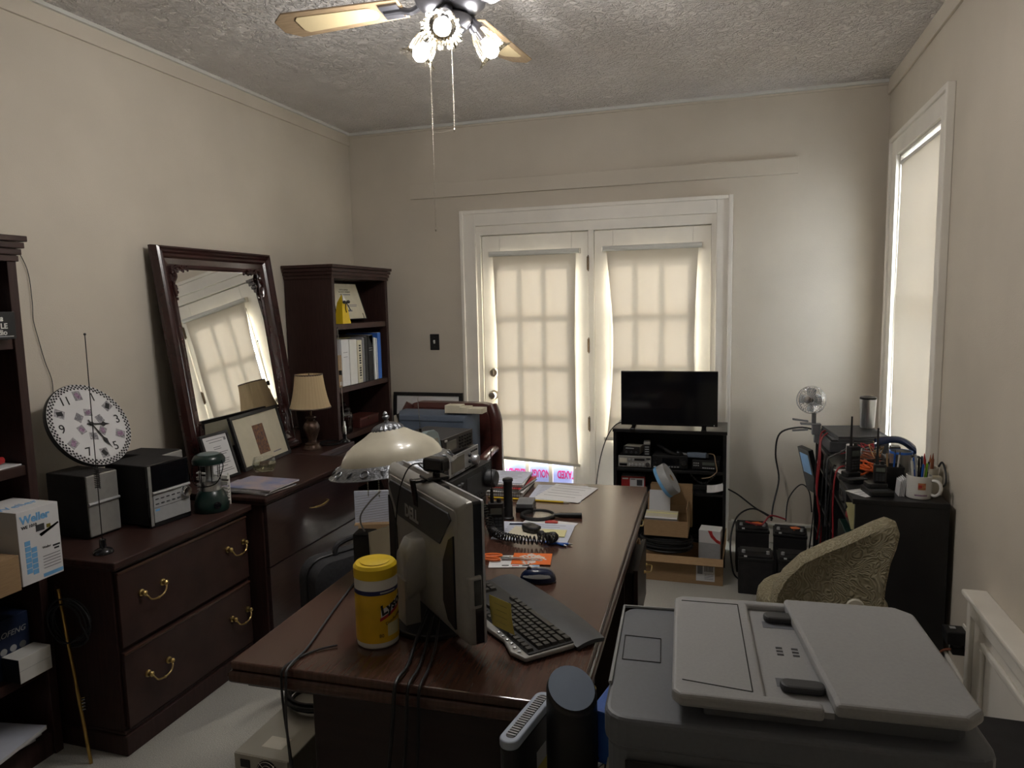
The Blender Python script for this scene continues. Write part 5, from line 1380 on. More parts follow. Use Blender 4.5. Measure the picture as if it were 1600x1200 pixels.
# under / beside the desk on the left ---------------------------------------------------------------------------
t = thing('computer_tower', 'beige metal computer tower with rear fan on carpet beside desk', 'computer', (-1.215, 1.735, 0))
MB().bb(-.09, .085, -.21, .21, .0, .355).build('case', m_beigemetal, t, bevel=.003)
MB().bb(-.088, .083, -.2125, -.21, .002, .353).build('rear_panel', m_beigemetal, t)
MB().bb(-.068, -.038, -.215, -.2125, .318, .340).build('power_inlet', m_black, t)
MB().lathe([(.034, 0), (.034, .002)], 28, mtx=Matrix.Translation((.018, -.2125, .315)) @ Matrix.Rotation(PI/2, 4, 'X')).build('fan_hole', m_black, t)
fg = MB()
for r_ in (.010, .020, .031): fg.tube([(.018+r_*math.cos(2*PI*k_/20), -.2158, .315+r_*math.sin(2*PI*k_/20)) for k_ in range(20)], .0012, 5, closed=True)
for q in range(4): a = PI/4+q*PI/2; fg.cyl((.018, -.2158, .315), (.018+.036*math.cos(a), -.2158, .315+.036*math.sin(a)), .0012, n=5)
fg.build('fan_grille', m_chrome, t)
MB().bb(-.03, .035, -.17, -.12, .355, .3556).build('label', m_offwhite, t)
MB().bb(-.08, .075, -.2135, -.2125, .05, .27).build('port_panel', m_dgrey, t)
tag(MB().tube(loops((-1.215, 1.80, .365), .088, 7, .12, 21, .85, .004), .0045, 6).build('cable_bundle', m_rubber), 'black cable bundle wound on top of beige computer tower', 'cable')
# bag
t = thing('laptop_bag', 'grey and black laptop bag standing between desk and cabinets', 'bag', (-1.40, 2.36, 0), 62)
def bagpoly(w, h, r): return rrect(w, 0, h, r, 6)
loft([(-.085, bagpoly(.36, .60, .06)), (-.07, bagpoly(.40, .64, .07)), (.05, bagpoly(.40, .64, .07)), (.065, bagpoly(.37, .61, .06))]).build('body', m_bag, t, smooth=True, fix=True)
loft([(-.125, bagpoly(.28, .52, .05)), (-.115, bagpoly(.32, .55, .06)), (-.085, bagpoly(.33, .56, .06))]).build('front_pocket', m_baggrey, t, smooth=True, fix=True)
MB().tube([(x, -.01, z) for x, z in bagpoly(.405, .645, .07)], .004, 6, closed=True).build('zipper', m_black, t, smooth=True)
MB().tube(spl([(-.08, -.01, .63), (-.07, -.01, .675), (0, -.01, .69), (.07, -.01, .675), (.08, -.01, .63)]), .011, 8).build('handle', m_bag, t, smooth=True)
for sx in (-1, 1): MB().tube([(sx*.08-.012, -.01, .64), (sx*.08+.012, -.01, .64), (sx*.08+.012, -.01, .662), (sx*.08-.012, -.01, .662)], .002, 6, closed=True).build('ring', m_chrome, t)
t = thing('paper_ream', 'grey lined paper packet standing upright behind the desk lamp', 'paper pack', (-1.66, 3.10, 0), 20)
MB().bb(-.11, .11, -.05, .05, 0, .50).build('carton', m_card, t); MB().bb(-.13, .13, -.012, .0, .505, .665).build('packet', m_paperb, t)
for q in range(12): MB().box((0, -.0125, .515+q*.0125), (.255, .0006, .0018), rot=(0, -.12, 0)).build('line', m_lgrey, t)
MB().bb(-.13, .13, -.05, .05, .50, .505).build('lid', m_card, t)

# ---------------------------------------------------------------- far left corner: chair with television on it
ch = thing('leather_chair', 'brown leather executive chair with carved arms behind the desk', 'chair', (-1.555, 3.66, 0))
loft([(.10, rrect(.50, .42, .985, .07)), (.13, rrect(.56, .40, 1.01, .08)), (.20, rrect(.56, .40, 1.01, .08)), (.23, rrect(.50, .43, .98, .07))]).build('backrest', m_leather, ch, smooth=True, fix=True)
for sx in (-1, 1):
    rl = MB(); rl.tube(spl([(sx*.275, .14, .45), (sx*.285, .13, .60), (sx*.285, .13, .72), (sx*.278, .13, .80), (sx*.285, .13, .90), (sx*.265, .14, .985)]), [.034]*24+[.03]*2, 10) if False else rl.tube(spl([(sx*.275, .14, .45), (sx*.285, .12, .62), (sx*.285, .12, .80), (sx*.282, .12, .92), (sx*.25, .14, .995)]), .036, 10)
    rl.build('side_bolster', m_leather, ch, smooth=True)
    MB().tube(spl([(sx*.285, .10, .755), (sx*.305, -.02, .775), (sx*.315, -.14, .770), (sx*.310, -.22, .752), (sx*.305, -.235, .735)]), [.02]*6+[.024]*6+[.026]*6+[.024]*6+[.018], 10).build('arm_pad', m_leather, ch, smooth=True)
    MB().tube(spl([(sx*.308, -.17, .75), (sx*.305, -.16, .62), (sx*.290, -.10, .50), (sx*.27, -.05, .44)]), [.018]*19, 8).build('arm_post', m_woodd, ch, smooth=True)
MB().prism(rrect(.54, -.27, .22, .06), .37, .465).build('seat', m_leather, ch, bevel=.03, seg=4)
MB().cyl((0, 0, .10), (0, 0, .37), .03).build('gas_column', m_black, ch, smooth=True)
for q in range(5):
    a = 2*PI*q/5+.3
    lg = MB().tube([(0, 0, .12), (.16*math.cos(a), .16*math.sin(a), .09), (.29*math.cos(a), .29*math.sin(a), .06)], [.03, .024, .018], 8).build('base_leg', m_woodd, ch, smooth=True)
    MB().cyl((.29*math.cos(a)-.012*math.sin(a), .29*math.sin(a)+.012*math.cos(a), .027), (.29*math.cos(a)+.012*math.sin(a), .29*math.sin(a)-.012*math.cos(a), .027), .027, n=14).build('caster', m_black, lg, smooth=True)
t = thing('television_set', 'slate blue rear of a television standing on the leather chair', 'television', (-1.565, 3.575, .467), 0)
loft([(.105, rrect(.46, 0, .52, .012)), (.06, rrect(.46, 0, .52, .012)), (.03, rrect(.455, .0, .52, .014)), (-.035, rrect(.395, .012, .508, .012)), (-.04, rrect(.385, .016, .50, .01))]).build('rear_shell', m_slate, t, fix=True, smooth=True)
MB().bb(-.185, .185, -.0425, -.0395, .03, .475).build('rear_panel', m_slate, t, bevel=.002)
vg = None
for q in range(9):
    for r_ in range(14):
        l_ = (-.125+q*.0105, -.0432, .20+r_*.0105)
        if vg is None: vg = MB().box((0, 0, 0), (.0075, .0016, .0075)).build('vent_slot', m_black, t, loc=l_)
        else: share(vg, t, l_)
MB().bb(-.19, .19, -.046, -.04, .478, .484).build('ridge', m_slate, t)
for (nm, lb, x, w_, h_) in (('booklet', 'folded cream booklet on top of the blue television, leftmost', .055, .085, .042), ('booklet', 'small cream booklet on top of the blue television, middle one', .120, .05, .034), ('booklet', 'wide cream booklet on top of the blue television, rightmost', .185, .085, .028)):
    o = thing(nm, lb, 'booklet', (-1.50+x, 3.59, .988), 0, 'booklets on the television')
    MB().bb(-w_/2, w_/2, -.04, .04, 0, h_).build('pages', m_cream, o, bevel=.002); MB().bb(-w_/2-.001, -w_/2+.002, -.042, .042, 0, h_+.001).build('spine', m_offwhite, o)
t = thing('picture_frame', 'large black framed picture leaning on back wall behind blue television', 'picture frame', (-2.10, 4.60, 0))
t.rotation_euler = (math.radians(-6), 0, 0)
fb = MB(); fb.bb(-.27, .27, -.01, .012, 0, .025); fb.bb(-.27, .27, -.01, .012, .925, .95); fb.bb(-.27, -.245, -.01, .012, .025, .925); fb.bb(.245, .27, -.01, .012, .025, .925); fb.build('frame', m_black, t)
MB().bb(-.245, .245, -.002, .010, .025, .925).build('mat_board', m_paper, t); MB().bb(-.19, .19, -.0035, -.002, .09, .80).build('print', m_dgrey, t)
t = thing('storage_box', 'grey box with black binder leaning in far corner by bookcase', 'box', (-1.98, 4.40, 0))
MB().bb(-.19, .17, -.12, .12, 0, .62).build('carton', m_grey, t, bevel=.003); MB().box((-.08, -.13, .70), (.05, .02, .34), rot=(0, -.35, 0)).build('binder', m_black, t); MB().bb(-.19, .17, -.12, .12, .62, .84).build('upper_carton', m_offwhite, t, bevel=.003)

# ================================================================== FAR CENTRE: television stand
st = thing('television_stand', 'low black shelf unit holding radios under the television', 'shelf unit', (-.342, 4.37, 0))
for sx in (-1, 1): MB().bb(sx*.319-.009, sx*.319+.009, -.165, .165, 0, .795).build('side_panel', m_blacklam, st, bevel=.001)
MB().bb(-.332, .332, -.172, .170, .795, .815).build('top', m_blacklam, st, bevel=.002)
MB().bb(-.31, .31, .155, .163, .03, .795).build('back_panel', m_blacklam, st)
for z in (.572, .440, .06): MB().bb(-.31, .31, -.160, .155, z-.016, z).build('shelf', m_blacklam, st, bevel=.001)
t = thing('television', 'black flat television on low black shelf unit', 'television', (-.347, 4.262, .815), .8)
MB().bb(-.281, .281, -.018, .012, .018, .345).build('bezel', m_blackg, t, bevel=.003)
MB().bb(-.272, .272, -.0195, -.018, .036, .337).build('screen', m_screen, t)
MB().bb(-.20, .20, .012, .045, .05, .26).build('rear_housing', m_black, t, bevel=.01)
for sx in (-1, 1):
    f = MB(); f.box((sx*.205, -.03, .006), (.03, .13, .010)); f.box((sx*.205, -.002, .016), (.026, .018, .026)); f.build('foot', m_blackg, t, bevel=.003)
MB().cyl((.262, -.0195, .026), (.262, -.0185, .026), .003, n=8).build('indicator', m_white, t)
tag(MB().tube(spl([(-.60, 4.30, .84), (-.66, 4.26, .83), (-.715, 4.24, .75), (-.76, 4.24, .60), (-.785, 4.25, .42), (-.79, 4.28, .2), (-.78, 4.33, .006)]), .0035, 6).build('television_cable', m_rubber), 'black cable arching down from television past left door', 'cable')
G2 = 'radios on the shelf under the television'
radio('transceiver', 'silver faced transceiver with many knobs at left of television shelf', 'radio', (-.545, 4.225, .573), 0, .195, .20, .072, m_blackm, m_silver, [('disp', -.068, .045, .045, .026, m_offwhite), ('disp', -.068, .018, .045, .014, m_screen), ('knob', -.030, .050, .007, m_silverb), ('knob', -.008, .050, .007, m_silverb), ('knob', -.030, .020, .007, m_silverb), ('knob', -.012, .020, .008, m_silverb), ('knob', .010, .020, .008, m_silverb), ('knob', .032, .020, .008, m_silverb), ('knob', .052, .020, .008, m_silverb), ('knob', .078, .026, .013, m_chrome), ('btn', .03, .052, .06, .012, m_black), ('btn', .082, .058, .024, .008, m_black)], G2)
radio('meter_box', 'small beige and black meter box on top of silver transceiver', 'meter', (-.565, 4.235, .648), -8, .10, .10, .052, m_offwhite, m_black, [('knob', -.03, .018, .007, m_dgrey), ('knob', 0, .018, .007, m_dgrey), ('knob', .03, .018, .007, m_dgrey), ('btn', -.01, .042, .05, .005, m_lgrey)], G2)
t = thing('cassette_box', 'upright black box with pale top beside small meter box', 'box', (-.473, 4.25, .646), 4)
MB().bb(-.019, .019, -.02, .06, 0, .072).build('body', m_black, t, bevel=.002); MB().bb(-.0195, .0195, -.021, .061, .072, .086).build('cap', m_silver, t, bevel=.001)
for q in range(4): MB().bb(-.012, .012, -.0212, -.02, .012+q*.014, .017+q*.014).build('print_line', m_lgrey, t)
radio('transceiver', 'plain black transceiver with central screen in middle of television shelf', 'radio', (-.337, 4.235, .573), 2, .205, .18, .080, m_blackm, m_black, [('disp', .005, .046, .10, .04, m_screen), ('knob', .082, .045, .018), ('knob', -.085, .060, .009), ('knob', -.085, .030, .009), ('grid', .005, .014, 6, 1, .017, .01, .011, .005, m_lgrey), ('btn', -.088, .012, .014, .006, m_white)], G2)
radio('mobile_radio', 'black mobile radio with pale button rows at right of television shelf', 'radio', (-.130, 4.245, .573), -3, .155, .16, .058, m_blackm, m_black, [('disp', .015, .040, .07, .018, m_lcd), ('grid', -.055, .034, 3, 2, .012, .014, .008, .006, m_lgrey), ('grid', .015, .014, 6, 1, .012, .01, .009, .006, m_lgrey), ('knob', .062, .028, .010)], G2)
t = thing('phone_handset', 'blue grey handset lying on the mobile radio', 'handset', (-.185, 4.285, .640), -4)
MB().bb(-.055, .058, -.018, .018, 0, .030).build('body', MAT('blue_grey_plastic', (.15, .19, .25), .45, var=.06), t, bevel=.006, seg=3)
MB().tube(spl([(-.055, 0, .015), (-.085, .004, .018), (-.115, .01, .022)]), [.008]*7+[.006]*5+[.005], 8).build('strain_relief', m_grey, t, smooth=True)
MB().bb(.058, .070, -.016, .016, .004, .026).build('end_cap', m_dgrey, t)
tag(MB().tube(spl([(-.42, 4.33, .70), (-.37, 4.26, .69), (-.31, 4.24, .665), (-.27, 4.27, .66), (-.30, 4.33, .665)]), .009, 8).build('strap', m_rubber), 'thick black strap draped over the plain black transceiver', 'strap')
tag(MB().tube(spl([(-.125, 4.30, .662), (-.085, 4.26, .665), (-.075, 4.222, .63), (-.066, 4.213, .585), (-.075, 4.205, .566), (-.105, 4.195, .545), (-.15, 4.195, .535)]), .0028, 6).build('tan_wire', MAT('tan_wire', (.36, .25, .15), .5)), 'tan wire with plug hanging over front of mobile radio', 'wire')
cc = []
for i in range(181):
    f_ = i/180; x = -.215+.14*f_; z = .562-.055*math.sin(PI*f_); a = 2*PI*15*f_
    cc.append((x, 4.19+.007*math.cos(a), z+.007*math.sin(a)))
tag(MB().tube(cc, .0018, 5).build('curly_cable', m_rubber), 'black curly cord drooping below the mobile radio', 'cord')
t = thing('red_box', 'red and white radio box on lower television shelf', 'box', (-.560, 4.275, .4405), 3)
MB().bb(-.072, .072, 0, .09, 0, .066).build('carton', m_red, t, bevel=.001); MB().bb(-.020, .066, -.0008, 0, .004, .056).build('picture_panel', m_paper, t); MB().bb(-.072, .072, 0, .09, .066, .0666).build('top_panel', m_paper, t)
MB().bb(.022, .056, -.0014, -.0008, .010, .046).build('radio_print', m_dgrey, t); MB().bb(-.066, -.030, -.0014, -.0004, .048, .056).build('brand_print', m_white, t); MB().bb(-.015, .012, -.0014, -.0008, .046, .05).build('print_line', m_ink, t)
tag(MB().box((0, 0, .0), (.26, .006, .10), rot=(.25, 0, 0)).build('brown_folder', MAT('brown_folder', (.10, .07, .045), .8), loc=(-.44, 4.40, .492)), 'brown folder leaning behind the red box on shelf', 'folder')
tag(MB().tube(loops((-.14, 4.30, .075), .075, 7, .3, 31, .7, .012), .004, 6).build('cable_bundle', m_rubber), 'tangle of black leads on bottom television shelf', 'cable')
t = thing('power_strip', 'black power strip lying on lower television shelf', 'power strip', (-.15, 4.31, .4405), 4)
MB().bb(-.11, .11, -.024, .024, 0, .03).build('case', m_black, t, bevel=.003)
for q in range(4):
    MB().box((-.075+q*.05, 0, .0305), (.03, .026, .002)).build('socket', m_dgrey, t)

# cartons on the floor in front of the stand --------------------------------------------------
def open_box(name, label, x0, x1, y0, y1, z0, z1, flaps=()):
    t = thing(name, label, 'box', ((x0+x1)/2, (y0+y1)/2, z0)); w, d, h = (x1-x0)/2, (y1-y0)/2, z1-z0; th = .004
    b_ = MB(); b_.bb(-w, w, -d, -d+th, 0, h); b_.bb(-w, w, d-th, d, 0, h); b_.bb(-w, -w+th, -d+th, d-th, 0, h); b_.bb(w-th, w, -d+th, d-th, 0, h); b_.bb(-w+th, w-th, -d+th, d-th, 0, th)
    b_.build('carton', m_card, t)
    for (side, L_, ang) in flaps:
        f = MB()
        if side == 'front': f.add([(-w, -d, h), (w, -d, h), (w, -d-L_*math.cos(ang), h+L_*math.sin(ang)), (-w, -d-L_*math.cos(ang), h+L_*math.sin(ang))], [(0, 1, 2, 3)])
        if side == 'back': f.add([(-w, d, h), (w, d, h), (w, d+L_*math.cos(ang), h+L_*math.sin(ang)), (-w, d+L_*math.cos(ang), h+L_*math.sin(ang))], [(0, 1, 2, 3)])
        if side == 'right': f.add([(w, -d, h), (w, d, h), (w+L_*math.cos(ang), d, h+L_*math.sin(ang)), (w+L_*math.cos(ang), -d, h+L_*math.sin(ang))], [(0, 1, 2, 3)])
        if side == 'left': f.add([(-w, -d, h), (-w, d, h), (-w-L_*math.cos(ang), d, h+L_*math.sin(ang)), (-w-L_*math.cos(ang), -d, h+L_*math.sin(ang))], [(0, 1, 2, 3)])
        o = f.build('flap', m_card, t); sl = o.modifiers.new('thickness', 'SOLIDIFY'); sl.thickness = .004
    return t, w, d, h
t, w, d, h = open_box('cardboard_box', 'long open cardboard box on carpet holding coiled cable', -.52, -.022, 3.925, 4.185, 0, .150, (('front', .055, math.radians(-28)), ('right', .10, math.radians(82))))
MB().bb(.105, .205, -d-.001, -d, .02, .125).build('shipping_label', m_paper, t)
for q in range(6): MB().bb(.15+q*.008, .154+q*.008, -d-.0016, -d-.001, .075, .115).build('bar_code', m_ink, t)
for q in range(4): MB().bb(.150, .198, -d-.0016, -d-.001, .032+q*.009, .035+q*.009).build('print_line', m_inkgrey, t)
MB().bb(.112, .14, -d-.0016, -d-.001, .06, .11).build('label_print', m_inkgrey, t)
o = MB(); o.tube(loops((-.335, 4.03, .165), .135, 12, .10, 41, .62, .006), .0065, 7)
tag(o.build('coaxial_cable', m_rubber), 'thick coil of black coaxial cable lying in long cardboard box', 'cable')
t = thing('white_box', 'white and grey carton with red swoosh in long cardboard box', 'box', (-.100, 4.09, .008), -6)
MB().bb(-.055, .065, -.04, .06, 0, .262).build('carton', m_paper, t, bevel=.001); MB().bb(-.055, .065, -.0406, -.04, .10, .19).build('grey_band', m_lgrey, t)
MB().prism([(-.004, .262), (.012, .225), (.045, .195), (.065, .188), (.065, .205), (.045, .215), (.024, .24), (.018, .262)], -.0412, -.0402, RY).build('red_swoosh', m_red, t, fix=True)
t, w, d, h = open_box('cardboard_box', 'open brown box of papers and envelopes resting on cable coil', -.455, -.213, 3.94, 4.13, .255, .345, (('right', .075, math.radians(95)), ('back', .11, math.radians(75))))
for q in range(5): MB().box((-.03, -.045+q*.022, .055+.003*q), (.18, .012, .10), rot=(.5, 0, 0)).build('envelope', (m_paper, m_cream, m_cream, m_stickyp, m_cream)[q], t)
MB().box((-.05, .085, .15), (.12, .008, .13), rot=(-.25, 0, 0)).build('address_card', m_paper, t)
t = thing('cable_roll', 'pale grey reel with blue edge tilted above open brown box', 'reel', (-.335, 4.02, .56))
t.rotation_euler = (math.radians(10), math.radians(58), math.radians(10))
MB().lathe([(.020, -.030), (.092, -.030), (.094, -.026), (.094, .026), (.092, .030), (.020, .030), (.020, -.030)], 40, cap=False).build('roll', m_lgrey, t, smooth=True)
MB().lathe([(.0950, -.032), (.0955, -.016), (.0945, -.014), (.03, -.0325), (.0950, -.032)], 40, cap=False).build('blue_edge', m_lblue, t, smooth=True)
MB().lathe([(.0195, -.031), (.0195, .031), (.016, .031), (.016, -.031), (.0195, -.031)], 24, cap=False).build('core', m_card, t, smooth=True)
# box that carries the reel
t2, w, d, h = open_box('cardboard_box', 'narrow brown box supporting the grey reel behind other boxes', -.44, -.20, 4.14, 4.195, .255, .50, ())
def scrap(u, v): return (-.045+.09*u, 0+.02*math.sin(3*u), -.02+.045*v+.018*u)
tag(MB().sheet(scrap, 6, 4, .0008).build('torn_paper', m_paper, loc=(-.075, 4.185, .475), rot=(-.5, 0, 0)), 'torn scrap of white paper hanging in front of shelf unit', 'paper')

# batteries -------------------------------------------------------------------------------------
def battery(label, x, y, h, rz=0, col=None, lead=True):
    t = thing('battery', label, 'battery', (x, y, 0), rz, 'black batteries on the floor by the shelf unit')
    MB().bb(-.088, .088, -.078, .078, 0, h-.03).build('case', m_blackm, t, bevel=.004)
    MB().bb(-.091, .091, -.081, .081, h-.03, h-.012).build('lid', m_black, t, bevel=.004)
    MB().bb(-.082, .082, -.072, .072, h-.012, h).build('top', m_blackm, t, bevel=.004)
    for sx in (-1, 1): MB().lathe([(.010, 0), (.009, .014), (.004, .015)], 12).build('terminal', m_lgrey, t, smooth=True, loc=(sx*.062, -.03, h))
    MB().tube(spl([(-.07, -.02, h+.004), (-.03, -.045, h+.012), (.03, -.045, h+.012), (.07, -.02, h+.004)]), .003, 6).build('handle', m_rubber, t, smooth=True)
    MB().bb(-.06, -.045, -.0725, -.072, h-.011, h-.002).build('label', m_paper, t)
    if col: MB().prism([(.02, -.03), (.06, .02), (.035, .045), (.0, .03)], h, h+.002).build('orange_label', col, t)
    return t
battery('black battery in front row beside cardboard box', .145, 3.925, .215)
battery('black battery in front row beside the upholstered chair', .345, 3.935, .215)
battery('black battery with orange mark in back row near television stand', .135, 4.235, .27, 2, m_orange)
battery('black battery with orange mark in back row near window desk', .340, 4.225, .26, -3, m_orange)
tag(MB().tube(spl([(.0, 4.50, .40), (.06, 4.45, .38), (.15, 4.38, .33), (.22, 4.33, .30), (.25, 4.30, .29)]), .005, 7).build('battery_cable', m_rubber), 'black cable sweeping from shelf unit to back row batteries', 'cable')
tag(MB().tube(spl([(.245, 4.30, .30), (.14, 4.31, .34), (.05, 4.22, .31), (.015, 4.1, .2), (.03, 4.02, .06), (.06, 4.04, .006)]), .005, 7).build('battery_cable', m_rubber), 'black cable looping round the back row battery near stand', 'cable')
tag(MB().tube(spl([(.10, 4.20, .292), (.13, 4.15, .30), (.18, 4.145, .296), (.20, 4.19, .30), (.24, 4.26, .32), (.32, 4.27, .30)]), .005, 7).build('battery_lead', m_redcord), 'red lead joining the two back row batteries', 'lead')
tag(MB().tube(spl([(.245, 4.33, .27), (.26, 4.45, .33), (.30, 4.62, .45), (.28, 4.66, .60), (.30, 4.62, .74), (.40, 4.52, .80), (.49, 4.44, .80)]), .0055, 7).build('mains_cable', m_rubber), 'thick black cable rising from batteries to clip fan desk', 'cable')
tag(MB().tube(spl([(.33, 4.40, .25), (.35, 4.5, .36), (.42, 4.55, .44), (.47, 4.55, .40), (.485, 4.52, .28)]), .004, 6).build('battery_cable', m_rubber), 'black cable arched between batteries and window desk, lower one', 'cable')
t = thing('conduit', 'white cable duct lying along the back baseboard', 'duct', (.30, 4.70, .127))
MB().bb(-.28, .28, -.012, .018, 0, .018).build('duct', m_trimw, t, bevel=.002); MB().bb(-.27, .27, -.0125, -.011, .006, .008).build('seam', m_lgrey, t)

# ================================================================== WINDOW DESK (black shelf unit along the right wall)
wd = thing('window_desk', 'black shelf desk along right wall below the side window', 'desk', (.665, 3.84, 0))
MB().bb(-.175, .178, -.72, .72, .728, .750).build('top', m_blacklam, wd, bevel=.002)
for y in (-.709, 0, .709): MB().bb(-.165, .178, y-.009, y+.009, 0, .728).build('upright', m_blacklam, wd, bevel=.001)
MB().bb(.165, .175, -.70, .70, .0, .728).build('back_panel', m_blacklam, wd)
for z in (.60, .40, .20, .02):
    for (a, b_) in ((-.70, -.009), (.009, .70)): MB().bb(-.160, .165, a, b_, z-.014, z).build('shelf', m_blacklam, wd)
DT = .750
# clip fan
t = thing('clip_fan', 'small silver clip on fan at far end of window desk', 'fan', (.445, 4.33, DT))
cl = MB(); cl.box((.0, 0, .105), (.11, .05, .008)); cl.box((-.055, 0, .125), (.085, .03, .008), rot=(0, .12, 0)); cl.box((-.055, 0, .068), (.085, .03, .008), rot=(0, -.10, 0)); cl.box((.03, 0, .075), (.045, .045, .06))
cl.build('clamp', m_grey, t, bevel=.002)
MB().bb(.02, .07, -.02, .02, .0, .05).build('clamp_jaw', m_grey, t)
MB().bb(.005, .028, -.010, .010, .10, .175).build('bracket', m_grey, t)
HF = Matrix.Translation((-.005, -.01, .245)) @ Euler((math.radians(-6), 0, math.radians(-30))).to_matrix().to_4x4() @ Matrix.Rotation(PI/2, 4, 'X')   # axis along local -Y
hd = bpy.data.objects.new('fan_head', None)
cage = MB()
for (r_, z_) in ((.078, .0), (.078, -.022), (.074, .016), (.055, .027), (.036, .032), (.020, .034)): cage.tube([(r_*math.cos(2*PI*k_/32), r_*math.sin(2*PI*k_/32), z_) for k_ in range(32)], .0022 if r_ > .07 else .0012, 5, closed=True)
for q in range(28):
    a = 2*PI*q/28; cage.tube([(r_*math.cos(a), r_*math.sin(a), z_) for r_, z_ in ((.020, .034), (.055, .027), (.074, .016), (.079, .0), (.077, -.022), (.055, -.036), (.03, -.04))], .0011, 4)
cage = cage.build('cage', m_chrome, t, mtx=HF)
MB().lathe([(.021, .032), (.019, .036), (.002, .037)], 20).build('badge', m_chrome, t, smooth=True, mtx=HF)
for q in range(4):
    a = 2*PI*q/4
    def bladef(u, v, a=a):
        r_ = .016+.052*u; th = a+(.75-.25*u)*(v-.5)*1.6
        return (r_*math.cos(th), r_*math.sin(th), -.004+.020*(v-.5))
    MB().sheet(bladef, 6, 6, .0012).build('fan_blade', m_lgrey, t, smooth=True, mtx=HF)
MB().lathe([(.014, -.012), (.014, .012)], 16).build('hub', m_dgrey, t, mtx=HF)
MB().lathe([(.016, -.100), (.030, -.095), (.036, -.082), (.036, -.045), (.028, -.036)], 26).build('motor', m_silverb, t, smooth=True, mtx=HF)
# flat scanners
t = thing('flatbed_scanner', 'dark grey flat box with keypad at far end of window desk', 'scanner', (.625, 4.24, DT), 4)
MB().bb(-.125, .165, -.19, .17, 0, .060).build('body', m_dgrey, t, bevel=.006); MB().bb(-.12, .16, -.185, .165, .060, .066).build('lid', m_blackm, t, bevel=.003)
for q in range(5): MB().bb(-.11, -.085, -.17+q*.03, -.15+q*.03, .066, .069).build('key', m_grey, t)
MB().bb(-.07, .04, -.172, -.10, .066, .0675).build('display', m_screen, t)
t = thing('laptop', 'closed dark grey laptop slanted on top of the keypad box', 'laptop', (.665, 4.20, DT+.070), 12)
t.rotation_euler = (math.radians(3), 0, math.radians(12))
MB().bb(-.14, .12, -.13, .14, .0, .014).build('base', m_dgrey, t, bevel=.004); MB().bb(-.14, .12, -.13, .14, .0155, .025).build('lid', m_dgrey, t, bevel=.004); MB().bb(-.13, .11, .138, .142, .008, .018).build('hinge', m_black, t)
t = thing('tumbler', 'tall brushed steel tumbler with dark lid by side window', 'tumbler', (.725, 4.245, DT+.108))
MB().lathe([(.034, 0), (.036, .003), (.042, .155), (.042, .166)], 36).build('body', m_steel, t, smooth=True); MB().lathe([(.0425, .158), (.0425, .168), (.036, .172), (.0, .171)], 36, cap=False).build('lid', m_black, t, smooth=True)
# handheld radios in chargers
def charger(label, loc, rz, w=.085, d=.10):
    t = thing('radio_charger', label, 'charger', loc, rz, 'drop in radio chargers')
    MB().prism(rrect(w, -d/2, d/2, .012), 0, .022).build('base', m_black, t, bevel=.004); MB().prism(rrect(w*.8, -d*.1, d*.45, .01), .022, .042).build('well', m_black, t, bevel=.003)
    MB().bb(-w*.3, w*.3, -d*.42, -d*.2, .022, .0235).build('slope_label', m_dgrey, t); return t
charger('black drop in charger under taller handheld radio', (.535, 3.425, DT), 25)
charger('flat black drop in charger under shorter handheld radio', (.600, 3.235, DT), 10, .10, .12)
handheld('handheld_radio', 'taller black handheld radio standing in charger on window desk', (.535, 3.44, DT+.044), 30, .052, .034, .115, .135)
handheld('handheld_radio', 'shorter black handheld radio behind papers next to pencil cup', (.612, 3.262, DT+.044), 0, .048, .032, .075, .155)
# mugs and cups
t = thing('coffee_mug', 'white mug with brown print full of pens on window desk', 'mug', (.748, 3.205, DT), -35)
MB().lathe([(.042, 0), (.046, .003), (.0475, .010), (.0475, .094), (.0445, .095), (.043, .008), (0, .006)], 40, cap=False).build('cup', m_mug, t, smooth=True)
MB().tube(spl([(.046, 0, .078), (.070, 0, .078), (.083, 0, .060), (.080, 0, .034), (.064, 0, .018), (.046, 0, .020)]), .0065, 10).build('handle', m_mug, t, smooth=True)
wrap_patch(t, 'brown_picture', m_skinprint, -1.25, -.65, .042, .070, .0480); wrap_patch(t, 'purple_band', m_purple, -1.5, -.5, .016, .022, .0479); wrap_patch(t, 'red_picture', m_red, -1.2, -.95, .05, .062, .0483)
pens = [('white pen leaning left in the white mug', -.030, -.018, m_white, .075), ('dark blue pen in the white mug near left rim', -.020, .004, m_blue, .085), ('black pen in the middle of the white mug', .0, .015, m_black, .080), ('blue capped marker at the front of the white mug', .006, -.022, m_blue, .060), ('lime green marker in the white mug', .020, -.016, m_lime, .062), ('black marker near the handle of white mug', .030, .006, m_black, .065), ('navy pen at the back of the white mug', .012, .026, m_navy, .088), ('grey pen behind the blue marker in white mug', -.008, .030, m_lgrey, .095)]
for (lb, dx, dy, mm, up) in pens:
    o = thing('pen', lb, 'pen', (.748+dx*.6, 3.205+dy*.6, DT+.012), 0, 'pens in the white mug'); tp = Vector((dx*.55, dy*.55, .085+up*.8))
    MB().cyl((0, 0, 0), tuple(tp*.8), .0043, n=10).build('barrel', mm, o, smooth=True); MB().cyl(tuple(tp*.8), tuple(tp), .0046, .0036, n=10).build('cap', mm, o, smooth=True)
    MB().tube([tuple(tp*.98+Vector((.004, -.003, 0))), tuple(tp*.75+Vector((.006, -.004, 0)))], .0012, 5).build('clip', m_silverb, o)
t = thing('pencil_cup', 'square black pencil cup left of the white mug', 'cup', (.672, 3.345, DT))
